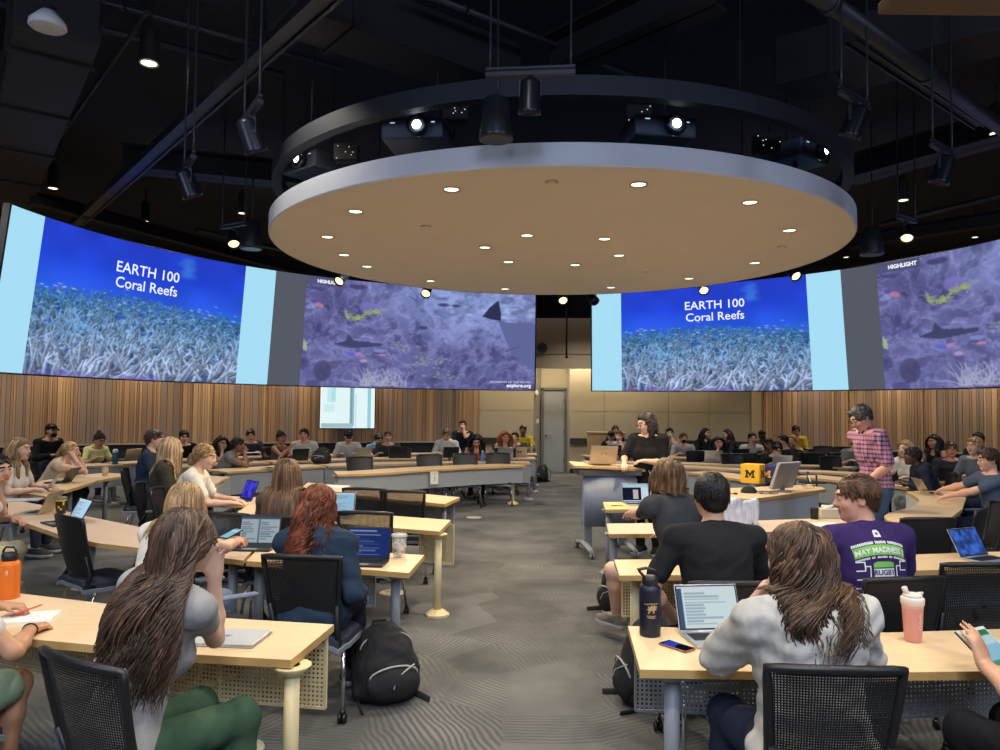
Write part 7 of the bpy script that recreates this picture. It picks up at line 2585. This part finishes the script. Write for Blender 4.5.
t = bottle('water_bottle', 'navy steel water bottle with gold print and black flip lid on the nearest right table', tp(650, 635), [(.0, 0), (.047, 0), (.049, .006), (.049, .205), (.046, .222), (.036, .232)], M_navy,
           [(.036, .23), (.038, .236), (.037, .262), (.03, .272), (.012, .276), (0, .276)], M_lidb, h_)


def on_cyl(me, r, z, a0, m, t, name):
    for v in me.vertices:
        a = a0 + v.co.x / r
        v.co = Vector((r * math.sin(a), -r * math.cos(a), z + v.co.y))
    me.materials.clear(); me.materials.append(m)
    link(name, me, t)


sh = [(-.030, .0), (-.018, .006), (-.022, .02), (-.008, .014), (-.002, .026), (.010, .018), (.016, .030), (.024, .018), (.034, .022), (.028, .008), (.030, -.004), (.018, -.002), (.016, -.018), (.008, -.022), (.006, -.006), (-.006, -.006), (-.014, -.024), (-.022, -.022), (-.016, -.006)]
on_cyl(fine(flat([(x * .8, y * .8) for x, y in sh]), .008), .0500, .128, -.05, M_gold, t, 'print')
for z0, x0, x1 in ((.152, -.012, .022), (.149, -.034, -.016), (.096, -.022, .020), (.089, -.018, .018)):
    on_cyl(fine(tiny_line(x0, x1, .005, []), .008), .0500, z0, -.05, M_gold, t, 'print')
p = tp(913, 641)
M_pink = mat('pink_drink', (212, 146, 134), .35, trans=0.0)
t = bottle('shaker_bottle', 'pink shaker bottle with white lid and open spout on the nearest right table', p, [(0, 0), (.034, 0), (.036, .004), (.045, .155), (.046, .168)], M_pink,
           [(.047, .166), (.05, .168), (.05, .196), (.046, .2), (.042, .202)], mat('white_lid', (226, 216, 206), .45))
MB().lathe([(.0449, .15), (.0462, .168), (.046, .17)], n=24).build('clear_band', mat('milky_plastic', (228, 188, 178), .4), t)
MB().lathe([(.042, .2), (.04, .212), (.034, .216), (0, .216)], n=24).tube([(.02, 0, .216), (.048, 0, .218)], .006, 8).build('lid_top', MATS['white_lid'], t)
MB().lathe([(.012, 0), (.013, .03), (.009, .034), (0, .034)], (-.026, 0, .214), 12, M=Matrix.Rotation(R(-22), 3, 'Y')).build('spout', MATS['white_lid'], t)
on_cyl(fine(text_mesh('blender', .017, align='LEFT', bold=.0004), .008), .0432, .0, 0, mat('pale_print', (238, 196, 186), .5), t, 'print') if False else None
me = text_mesh('BlenderBottle'[:7], .016, bold=.0003)
for v in me.vertices: v.co.x, v.co.y = -v.co.y + .008, v.co.x + .0     # reads upwards
on_cyl(fine(me, .008), .0440, .085, .25, mat('pale_print', (242, 204, 196), .5), t, 'print')
me = MB()
for q in range(14):
    a0, a1 = 2 * PI * q / 14, 2 * PI * (q + 1) / 14
    me.add([(r_ * math.cos(a_), r_ * math.sin(a_), 0) for r_, a_ in ((.007, a0), (.009, a0), (.009, a1), (.007, a1))], [(0, 1, 2, 3)])
mm = bpy.data.meshes.new('print'); mm.from_pydata(me.v, [], me.f)
on_cyl(mm, .0432, .072, .30, MATS['pale_print'], t, 'print')
p = tp(8, 598)
t = bottle('water_bottle', 'orange steel water bottle with black lid at the left edge', p, [(0, 0), (.052, 0), (.054, .006), (.054, .176), (.050, .192), (.038, .2)], M_orange, [(.036, .2), (.038, .205), (.038, .235), (.03, .242), (0, .242)], M_lidb,
           lambda t: loop(t, .225, .034, .045, M_lidb))
b = MB()
for (x0, z0, x1, z1) in [(-.008, 0, .006, .016), (.008, 0, -.006, .016)]: b.tube([(x0, 0, z0), (x1, 0, z1)], .0016, 5)
b.tube([(.005 * math.cos(a), 0, .02 + .005 * math.sin(a)) for a in np.linspace(0, 2 * PI, 10)], .0014, 5)
me_o = b.build('logo', mat('logo_grey', (222, 214, 200), .4), t); me_o.location = (.02, -.051, .13)
t = bottle('water_bottle', 'teal steel bottle with white cap beside the person in pale yellow', tp(115, 464.2), [(0, 0), (.045, 0), (.047, .006), (.047, .19), (.04, .205)], mat('teal_steel', (20, 78, 92), .35), [(.04, .204), (.044, .21), (.044, .245), (.03, .262), (0, .264)], mat('cap_white', (216, 222, 224), .4))
t = bottle('tumbler', 'black and yellow tumbler on the curved left table', tp(60.5, 517.5), [(0, 0), (.04, 0), (.046, .16), (.047, .165)], mat('tumbler_black', (26, 28, 40), .4), [(.048, .163), (.049, .175), (.046, .19), (.02, .194), (0, .194)], mat('clear_lid', (120, 124, 110), .2))
b = MB(); r_ = random.Random(2)
for k in range(7): b.box((0, 0, 0), (.001, .001, .001)) if False else None
for k in range(8):
    a = r_.uniform(-1.6, 1.6); z = r_.choice((.03, .05, .08, .1, .13)); rr = .0425 + .006 * z / .16
    b.box((rr * math.sin(a), -rr * math.cos(a), z), (.016, .003, r_.uniform(.012, .03)), rotz(a))
b.lathe([(.041, .004), (.0425, .03)], n=24, caps=False).lathe([(.0476, .15), (.0482, .165)], n=24, caps=False).build('yellow_print', mat('maize', (222, 180, 40), .5), t)
t = bottle('plastic_cup', 'clear plastic cup with ice and flat lid on the second left table', tp(399, 557), [(0, 0), (.029, 0), (.031, .004), (.041, .112)], mat('cup_clear', (224, 224, 220), .1, alpha=.3), [(.042, .11), (.044, .113), (.043, .120), (.036, .126), (0, .127)], mat('lid_clear', (230, 230, 226), .15, alpha=.55), cat='cup')
t.scale = (1.3, 1.3, 1.3)
b = MB(); r_ = random.Random(5)
for k in range(14): b.box((r_.uniform(-.016, .016), r_.uniform(-.016, .016), .012 + .0055 * k), (.016, .016, .016), Matrix.Rotation(r_.uniform(0, 3), 3, (r_.random(), r_.random(), r_.random() + .1)))
b.build('ice', mat('ice', (232, 230, 224), .2), t)
MB().lathe([(.0372, .05), (.0385, .072)], n=20, caps=False).build('paper_label', mat('cup_label', (222, 214, 202), .6), t)
t = bottle('plastic_cup', 'iced coffee cup on the far left table, right of the beige sweater', tp(105, 476), [(0, 0), (.032, 0), (.034, .004), (.044, .10)], mat('iced_coffee', (206, 170, 120), .3), [(.045, .098), (.047, .102), (.046, .11), (.036, .122), (0, .123)], mat('lid_clear', (226, 226, 222), .2), cat='cup')
MB().tube([(.01, 0, .06), (-.012, 0, .19)], .004, 8).build('straw', mat('straw_white', (222, 214, 196), .5), t)
for (px, py, lb, m) in [(959, 473, 'black bottle left of the short blond person, left of two', M_lidb), (965, 473.8, 'black bottle left of the short blond person, right of two', M_lidb),
                        (482.5, 461.5, 'blue bottle beside the person in red', mat('bottle_blue', (70, 120, 186), .35)), (531.5, 453.2, 'grey bottle at the aisle end of the second left row', mat('bottle_grey', (150, 150, 146), .4))]:
    bottle('water_bottle', lb, tp(px, py), [(0, 0), (.036, 0), (.037, .005), (.037, .14), (.03, .165), (.014, .18)], m, [(.016, .178), (.017, .21), (0, .212)], MATS['cap_white'] if m is not M_lidb else M_lidb)
bottle('paper_cup', 'small tan paper cup by the laptop with the bow shaped mark', tp(518, 457), [(0, 0), (.028, 0), (.036, .095), (.038, .097)], mat('cup_tan', (196, 160, 100), .6), cat='cup')
bottle('paper_cup', 'black cup beside the tissue box on the third right table', tp(814.5, 519), [(0, 0), (.035, 0), (.04, .1), (.042, .103), (.03, .11), (0, .112)], M_lidb, cat='cup')

# papers, pads, pens
def sheet(name, label, p, a, w, d, h=.003, m=None, cat='paper', curlk=0.0):
    t = MB()
    for i in range(1 if h < .004 else 3):
        t.box((0, 0, h * (i + .5) / (1 if h < .004 else 3)), (w - .004 * i, d - .003 * i, h / (1 if h < .004 else 3)), rotz(R(.6 * i)))
    o = t.build(name, m or M_paper)
    o.location = p; o.rotation_euler = (0, 0, R(-a))
    return tag(o, label, cat)


sheet('notepad', 'white notepad under the writing hands at the left edge', tp(28, 619), -14, .25, .2, .012, cat='notepad')
sheet('paper_sheet', 'white sheets on the third right table in front of the purple tee', tp(826, 524.5), -10, .30, .21)
sheet('paper_sheet', 'white papers on the fourth left table behind the pale blue screen', tp(328, 486.5), 10, .5, .3, .006)
sheet('notepad', 'yellow legal pad under a pen on the fourth right table', tp(617, 505.5), -5, .22, .28, .008, mat('legal_yellow', (226, 206, 128), .7), 'notepad')
sheet('paper_sheet', 'printed paper on the far left table before the beige sweater', tp(92, 476.5), 80, .21, .30)
sheet('paper_sheet', 'papers and plastic sleeve in front of the person in khaki trousers', tp(22, 500), 70, .26, .36, .006, mat('sleeve_grey', (190, 192, 200), .3))
sheet('paper_sheet', 'white paper on the rear right table before the black cardigan', tp(704, 451.2), 5, .34, .24, .005)
sheet('paper_sheet', 'white paper in front of the person in the dark grey tee at back left', atd(252, 452.6, ring_depth(252, 8.75)) * 1.0, 160, .3, .22)
def pen(label, p, a, m, tz=0):
    o = MB().tube([(-.07, 0, .005), (.06, 0, .005), (.072, 0, .005)], [.0045, .0045, .001], 8).tube([(-.05, .004, .009), (-.02, .004, .009)], .0015, 5).build('pen', m)
    o.location = p; o.rotation_euler = (0, R(-tz), R(a)); tag(o, label, 'pen'); return o


pen('black pen lying on the yellow legal pad', tp(617.5, 505.8, TZ + .008), 10, M_lidb)
pen('red pen in the hand of the writing person at the left edge', tp(27, 611, TZ + .035), 20, mat('pen_red', (232, 92, 72), .4), 18)

# tablet held at the right edge
cv = Canvas(30, 40, (220, 236, 236)); cv.rect(0, 0, 1, .14, (60, 132, 84)); cv.rect(0, .14, .5, .3, (84, 150, 104)); cv.rect(0, .3, 1, .62, (150, 196, 220)); cv.rect(.55, .14, 1, .3, (190, 220, 226)); cv.rect(0, .62, 1, .7, (90, 150, 110))
p = atd(995, 655, 2.98)
t = thing('tablet', 'tablet with green and pale blue page held at the right edge', 'tablet', p, R(28))
Mx = Matrix.Rotation(R(38), 3, 'X')
MB().box((0, 0, 0), (.18, .245, .008), Mx, bev=.003).build('case', mat('white_case', (222, 220, 214), .4), t)
MB().box(Mx @ Vector((0, 0, -.006)), (.184, .25, .006), Mx, bev=.002).build('back_cover', M_lidb, t)
raster_mesh('screen', cv, lambda u, v: Mx @ Vector(((u - .5) * .16, (v - .5) * .215, .0048)), t, .85)

# ---- backpacks
M_bag = mat('bag_black', (26, 26, 29), .85, vary=.15, scale=60, bump=.4, bscale=40)
M_zip = mat('zip_grey', (168, 168, 164), .5)


def backpack(label, p, a, w=.36, d=.24, h=.44, slump=.0, stripe=True, seed=0, strap=True):
    t = thing('backpack', label, 'backpack', p, R(-a))
    F = Field()
    F.ell((0, 0, h * .40), (w * .5, d * .5, h * .42), None, .06)
    F.ell((0, .01, h * .16), (w * .48, d * .5, h * .17), None, .08)
    F.ell((0, .02 + slump * .1, h * .74), (w * .38, d * .38, h * .25), None, .06)
    V, Q = F.mesh(.009, [((0, 0, .004), (0, 0, -1))], fold_noise(.007, seed))
    V[:, 1] += slump * np.clip(V[:, 2], 0, 1) ** 1.5; V[:, 2] *= 1 - .25 * slump
    np_mesh('bag_body', V, Q, M_bag, t)
    G = Field(); G.ell((0, -d * .38, h * .28), (w * .40, d * .28, h * .24), None, .03)
    V2, Q2 = G.mesh(.009, (), fold_noise(.004, seed + 1)); V2[:, 1] += slump * np.clip(V2[:, 2], 0, 1) ** 1.5
    np_mesh('front_pocket', V2, Q2, M_bag, t)
    sl = lambda x, y, z: (x, y + slump * max(0, z) ** 1.5, z * (1 - .25 * slump))
    if stripe:
        b = MB().tube([sl(w * .36 * math.sin(q), -d * .40 - .035 * math.cos(q * .8), h * .40 + h * .26 * math.cos(q) * .5) for q in np.linspace(-1.9, 1.9, 15)], .006, 6)
        b.build('zip', M_zip, t)
        MB().tube([sl(w * .30, -d * .5, h * .52), sl(-w * .02, -d * .62, h * .40)], .005, 6).tube([sl(-w * .02, -d * .63, h * .40), sl(-.03, -d * .68, h * .28)], .004, 6).build('zip_pull', M_zip, t)
        MB().tube([sl(w * .40 * math.sin(q), d * .0 - .02, h * .70 + h * .2 * math.cos(q)) for q in np.linspace(-1.5, 1.5, 13)], .005, 6).build('zip', M_zip, t)
    b = MB().tube([sl(-.05, d * .28, h * .90), sl(-.04, d * .3, h * .99), sl(.04, d * .3, h * .99), sl(.05, d * .28, h * .90)], .010, 8); b.build('grab_handle', M_bag, t)
    if strap:
        for q in (-1, 1):
            MB().tube([sl(q * w * .22, d * .38, h * .86), sl(q * w * .34, d * .66, h * .6), sl(q * w * .36, d * .6, h * .25), (q * w * .34, d * .55, .02), (q * w * .5, d * .1 - .2, .012)], .012, 6, flat=(.5, 1.8)).build('strap', M_bag, t)
    return t


p = at(386, 699, 0)
backpack('black backpack with pale zips slumped beside the red haired person', (p.x, p.y, 0), -30, .42, .30, .46, .15, seed=3)
p = at(606, 616, 0); backpack('black backpack with pale stripe behind the bare leg', (p.x + .1, p.y + .1, 0), 60, .36, .22, .46, 0, seed=5)
p = at(636, 704, 0); backpack('black backpack under the front corner of the nearest right table', (p.x + .02, p.y + .02, 0), 80, .34, .24, .52, .05, seed=7)
p = at(541, 482, 0); backpack('black backpack on the floor at the aisle end of the rear left row', (p.x, p.y + .1, 0), 60, .4, .3, .42, .1, seed=8)
p = tp(321, 463.5); backpack('black bag lying on the table right of the white polo', (p.x, p.y, TZ), 20, .36, .26, .30, .1, seed=9, strap=False)

# floor boxes
for k, (px, py, lb) in enumerate([(392, 593, 'pale oval floor outlet near the grey table leg'), (474, 517.5, 'pale oval floor outlet in the middle of the aisle'), (240, 749, 'pale slotted floor outlet at the bottom of the picture'), (85, 588, 'pale oval floor outlet under the empty chair at left')]):
    p = at(px, py, 0)
    t = thing('floor_outlet', lb, 'floor outlet', (p.x, p.y, 0))
    MB().lathe([(.125, 0), (.12, .006), (.10, .008), (0, .008)], n=28).build('cover', mat('outlet_cover', (186, 180, 160), .5), t)
    b = MB()
    for q in range(-4, 5): b.box((q * .016, .03, .0085), (.006, .06, .002))
    b.build('slot', M_lidb, t)

# ---- lectern
p = at(592, 549.5, 0)
LA = 8
LX, LY = 1.33, 9.4
t = thing('lectern', 'grey wheeled lectern with curved maple top in front of the woman in black', 'lectern', (LX, LY, 0), R(LA))
top = []
for i in range(13): 
    x = -.45 + .90 * i / 12; top.append((x, -.30 + .09 * (x / .45) ** 2))
poly = top + [(.42, .24), (-.42, .24)]
b = MB().prism(poly, 0, .028, 0, 1, 1)
b.v = [(x, y, 1.06 + z - .10 * max(0, x + .1) ** 1.3 + .05 * (y + .3)) for x, y, z in b.v]
b.build('tabletop', [M_lam, M_edge], t)
b = MB()
for i in range(12):
    x0, x1 = -.33 + .66 * i / 12, -.33 + .66 * (i + 1) / 12
    f_ = lambda x: -.24 + .05 * (x / .33) ** 2
    b.add([(x0, f_(x0), .36), (x1, f_(x1), .36), (x1, f_(x1), .975), (x0, f_(x0), .975), (x0, f_(x0) + .02, .36), (x1, f_(x1) + .02, .36), (x1, f_(x1) + .02, .975), (x0, f_(x0) + .02, .975)], [(0, 1, 2, 3), (7, 6, 5, 4), (3, 2, 6, 7), (0, 4, 5, 1)], smooth=True)
for x in (-.33, .33): b.box((x, -.17, .645), (.02, .06, .57))
b.build('front_panel', mat('lectern_grey', (126, 136, 152), .4), t)
b = MB().prism([(-.40, -.26), (.38, -.26), (.34, .2), (-.36, .2)], .975, 1.045); b.build('under_tray', mat('tray_dark', (70, 72, 76), .5), t)
for x in (-.22, .22): MB().box((x, .02, .52), (.10, .06, .86), bev=.01).build('column', M_grey, t)
for x in (-.27, .27):
    MB().tube([(x, -.36, .085), (x, .02, .13), (x, .36, .085)], [.028, .036, .028], 10, flat=(.8, 1.2)).build('foot', M_grey, t)
    for y in (-.37, .37):
        b = MB()
        for q in (-1, 1): b.lathe([(0, -.010), (.032, -.010), (.036, -.004), (.036, .004), (.032, .010), (0, .010)], (x + q * .016, y, .036), 16, M=Matrix.Rotation(PI / 2, 3, 'Y'))
        b.lathe([(.022, .055), (.026, .075), (.014, .09)], (x, y, 0), 10); b.build('caster', mat('caster_grey', (120, 122, 124), .4), t)
A_ = Matrix.Rotation(R(LA), 3, 'Z')
q = A_ @ Vector((-.06, .04, 0)); laptop('tan laptop with faint ring logo on the lectern', (LX + q.x, LY + q.y, 1.10), 172, 'tan', None, 112, 'ring', s=1.1)
q = A_ @ Vector((.34, .0, 0))
tag(MB().tube([(0, 0, 0), (.1, -.1, .02), (.17, -.22, -.02), (.19, -.30, -.1), (.17, -.31, -.3), (.12, -.28, -.45)], .006, 6).build('cable', mat('white_cable', (206, 206, 200), .5)), 'white cable hanging over the right end of the lectern', 'cable').location = (LX + q.x, LY + q.y, 1.05)

# ---- instructor desk
d0 = at(752, 499, TZ + .02); pts = [at(702, 496, TZ + .02), d0, at(826, 489, TZ + .02)]
DK = [(p.x, p.y) for p in pts]
back = [at(815, 484.2, TZ + .02), at(708, 489, TZ + .02)]
poly = [Vector(q) for q in DK] + [p.xy for p in back]
c = sum(poly, Vector((0, 0))) / 5
t = thing('instructor_desk', 'maple desk with pale frosted front under the tilted monitor', 'desk', (c.x, c.y, 0))
off = (c.x, c.y, 0)
MB().prism([(p.x, p.y) for p in poly], TZ - .025, TZ + .02, 0, 1, 1).build('desktop', [M_lam, M_edge], t, off)
ins = shrink(poly, .88)
b = MB()
for i, m in ((0, 1), (1, 0), (2, 0), (3, 0), (4, 0)):
    u, v = ins[i], ins[(i + 1) % 5]; n_ = (v - u).normalized(); n_ = Vector((-n_.y, n_.x)) * .02
    b.prism([(u.x, u.y), (v.x, v.y), (v.x + n_.x, v.y + n_.y), (u.x + n_.x, u.y + n_.y)], .02, TZ - .025, m)
b.build('panel', [M_cleanpanel, M_lam], t, off)
MB().prism([(p.x, p.y) for p in shrink(poly, .84)], 0, .06).build('plinth', M_plastic, t, off)
ZD = TZ + .02
# tilted touch monitor
p = at(787, 492.5, ZD)
t = thing('touch_monitor', 'large silver monitor tilted back, seen from behind, on the instructor desk', 'monitor', (p.x, p.y + .1, ZD), R(38))
Mx = Matrix.Rotation(R(24), 3, 'Y') @ Matrix.Rotation(R(-16), 3, 'X')
Mx = Matrix.Rotation(R(-30), 3, 'X')
MB().box((0, -.02, .21), (.50, .045, .36), Matrix.Rotation(R(20), 3, 'X'), bev=.012).build('back_shell', mat('monitor_silver', (160, 160, 158), .4), t)
MB().box((0, .003, .21), (.48, .004, .34), Matrix.Rotation(R(20), 3, 'X')).build('screen', mat('screen_dark', (30, 34, 40), .15), t)
MB().tube([(0, .02, .012), (0, .03, .1), (0, -.01, .2)], .03, 10).lathe([(.12, 0), (.115, .012), (.04, .02)], (0, .02, 0), 20).build('stand', M_grey, t)
p = at(804, 489, ZD)
tag(MB().box((0, 0, .02), (.12, .08, .04), bev=.012).box((.02, 0, .05), (.06, .05, .03), bev=.01).build('tissue_pack', mat('tissue_white', (226, 206, 160), .7)), 'small pale lump beside the tilted monitor', 'tissue').location = (p.x + .05, p.y, ZD)

M_maize = mat('maize_cube', (236, 180, 36), .6)
M_cubeb = mat('cube_blue', (36, 44, 104), .6)
M_blk = mat('letter_navy', (20, 24, 44), .6)
LM = [(-.5, -.40), (-.14, -.40), (-.14, -.22), (-.24, -.22), (-.24, .08), (0, -.26), (.24, .08), (.24, -.22), (.14, -.22), (.14, -.40), (.5, -.40), (.5, -.22), (.42, -.22), (.42, .22), (.5, .22), (.5, .40), (.22, .40), (0, .08), (-.22, .40), (-.5, .40), (-.5, .22), (-.42, .22), (-.42, -.22), (-.5, -.22)]


def cube(label, p, a, m, lm, s=.145):
    t = thing('foam_cube', label, 'cube', p, R(-a))
    MB().box((0, 0, s / 2), (s, s, s), bev=.012).build('cube_body', m, t)
    for k in range(3):
        Mz = rotz(k * PI / 2)
        b = MB()
        f0 = [Mz @ Vector((x * s * .5, -s / 2 - .002, s * .5 + y * s * .5)) for x, y in LM]
        f1 = [Mz @ Vector((x * s * .5, -s / 2 + .002, s * .5 + y * s * .5)) for x, y in LM]
        n = len(LM)
        b.add(f0 + f1, [list(range(n))] + [[i, (i + 1) % n, n + (i + 1) % n, n + i] for i in range(n)])
        b.build('block_letter', lm, t)
    return t


pc = at(752, 483, ZD)
cube('yellow foam cube with a dark block letter M on the instructor desk', (pc.x + .02, pc.y + .02, ZD), 36, M_maize, M_blk, .27)
pc2 = at(771, 483, ZD)
cube('dark blue foam cube with a yellow block letter behind the monitor', (pc2.x, pc2.y + .12, ZD), 30, M_cubeb, M_maize, .25)
# black soft cap and cable clutter
p = at(749.5, 493, ZD)
F = Field(); F.ell((0, 0, .0), (.10, .09, .085)); V, Q = F.mesh(.008, [((0, 0, 0), (0, 0, -1))], fold_noise(.005, 2))
tag(np_mesh('black_pouch', V, Q, M_bag), 'black soft pouch in front of the yellow cube', 'pouch').location = (p.x, p.y + .02, ZD)
p = at(768, 494, ZD); r_ = random.Random(3)
for k, lb in enumerate(('black and white cable coil before the monitor, left one', 'black and white cable coil before the monitor, right one')):
    b = MB()
    for j in range(5):
        a0 = r_.uniform(0, 6); b.tube([((.05 + .006 * j) * math.cos(a0 + x), .028 * math.sin(a0 + x) + r_.uniform(-.004, .004), .008 + .006 * j) for x in np.linspace(0, 5.6, 18)], .005, 6, mi=j % 2)
    o = b.build('cable_coil', [M_lidb, MATS['white_cable']]); o.location = (p.x - .06 + .12 * k, p.y - .01 * k, ZD); tag(o, lb, 'cable')
p = at(736, 494, ZD)
tag(MB().tube([(-.05, .1, .0), (-.06, .05, .12), (0, .05, .17), (.08, .08, .12)], .004, 6).tube([(-.05, .1, .005), (-.05, .02, .005), (-.02, -.04, .005)], .004, 6).box((-.02, -.05, .012), (.04, .05, .02), bev=.005).build('cable', M_lidb), 'thin black cable arching at the left end of the desk', 'cable').location = (p.x, p.y, ZD)

# chair with the white jacket
p = atd(722, 500, 7.2)
chair(CH_SOLID, p.x, p.y, 0, 'black chair under the white and blue jacket by the instructor desk')
F = Field()
for k in range(7):
    x = -.21 + .07 * k
    F.cone((x, -.30, .93), (x * 1.04, -.33, .66 + .02 * math.sin(k * 2)), .036, .03, .03, (0, 1, 0), .6)
    F.cone((x, -.29, .94), (x, -.20, .76), .034, .024, .03, (0, 1, 0), .6)
V, Q = F.mesh(.009, (), fold_noise(.008, 6))
o = np_mesh('jacket', V, Q, mat('jacket_white', (206, 212, 224), .8, vary=.22, scale=9, stretch=(5, 1, 1), bump=.3)); o.location = (p.x, p.y, 0)
tag(o, 'white and pale blue jacket draped over a chair back by the instructor desk', 'jacket')
# tissue box
p = tp(829, 517.5)
t = thing('tissue_box', 'white tissue box on the third right table, left of the profile face', 'tissue box', (p.x, p.y, TZ), R(8))
MB().box((0, 0, .045), (.22, .12, .09), bev=.006).build('box', mat('tissue_box', (206, 198, 172), .7), t)
F = Field(); F.cone((-.03, 0, .09), (.05, 0, .12), .025, .016, .02); F.cone((0, 0, .09), (-.06, .01, .11), .02, .01, .02)
V, Q = F.mesh(.007, (), fold_noise(.006, 9)); np_mesh('tissue', V, Q, mat('tissue', (236, 232, 220), .8), t)
# black stand clutter behind it
p = at(822, 520, .35)
t = thing('equipment_stand', 'dark metal stand with cables right of the instructor desk', 'stand', (p.x, p.y + .45, 0))
MB().tube([(0, 0, .02), (0, 0, .95)], .014, 8).tube([(.12, 0, .02), (.12, 0, .9)], .012, 8).box((.06, 0, .8), (.3, .2, .02)).lathe([(.2, 0), (.18, .02), (.02, .03)], (.06, 0, 0), 16).build('frame', M_plastic, t)
MB().tube([(0, -.02, .9), (.05, -.06, .7), (.02, -.05, .5), (.09, -.04, .3)], .008, 6).build('cable', MATS['white_cable'], t)

# lit picture panel standing in for the atrium window in the left slat wall
pA_, pB_ = atd(320.5, 390, 18.95), atd(374.5, 390, 19.3)
zb, zt = atd(347, 428, 19.1).z, 2.95
cv = Canvas(110, 80, (226, 246, 248))
cv.rect(.13, .0, .28, .62, (196, 234, 238)); cv.rect(.2, .05, .28, .6, (176, 224, 230)); cv.rect(.08, .66, .26, .76, (206, 236, 240))
cv.rect(.54, .34, .61, .96, (150, 184, 190)); cv.rect(.56, .36, .58, .96, (120, 156, 164)); cv.rect(.64, .5, .66, 1, (190, 232, 238))
cv.poly([(.40, .0), (.88, .48), (.88, .36), (.6, .0)], (206, 232, 236)); cv.poly([(.42, .03), (.9, .03), (.9, .42), (.86, .36)], (140, 158, 158)); cv.poly([(.40, .02), (.88, .44), (.88, .52), (.36, .04)], (220, 240, 242))
cv.rect(.87, 0, .93, 1, (150, 206, 214)); cv.rect(.93, 0, 1, .98, (232, 248, 250)); cv.rect(0, .93, .6, .98, (160, 190, 196)); cv.rect(.0, 0, .02, 1, (240, 252, 252))
dd = (pB_ - pA_); dd.z = 0; W_ = dd.length; cx = (pA_ + pB_) / 2; aa = math.atan2(dd.y, dd.x)
nrm = Vector((dd.y, -dd.x, 0)).normalized()
t = thing('wall_display', 'bright pale display panel on the slat wall below the left screen', 'display', (cx.x + nrm.x * .12, cx.y + nrm.y * .12, (zb + zt) / 2), aa)
MB().box((0, .04, 0), (W_ + .05, .07, zt - zb + .05), bev=.008).build('housing', M_lidb, t)
raster_mesh('screen', cv, lambda u, v: Vector(((u - .5) * W_, .002, (v - .5) * (zt - zb))), t, 1.0)
# small lectern-like wooden cabinet at the beige wall
p = atd(606, 440, 19.6)
t = thing('wooden_cabinet', 'pale wooden cabinet against the beige wall behind the black cap', 'cabinet', (p.x, p.y, 0), R(-3))
MB().box((0, 0, .62), (.95, .45, 1.08), bev=.01).box((0, 0, 1.175), (1.0, .5, .03)).box((0, .0, .04), (.9, .4, .08)).build('carcass', mat('cabinet_maple', (196, 160, 112), .5, vary=.06, scale=7), t)
for q in (-1, 1):
    dr = MB().box((q * .235, -.23, .6), (.45, .02, .98), bev=.004).build('door', MATS['cabinet_maple'], t)
    MB().tube([(q * .05, -.25, .6), (q * .05, -.265, .63), (q * .05, -.265, .72), (q * .05, -.25, .75)], .006, 6).build('handle', MATS['steel'], dr)
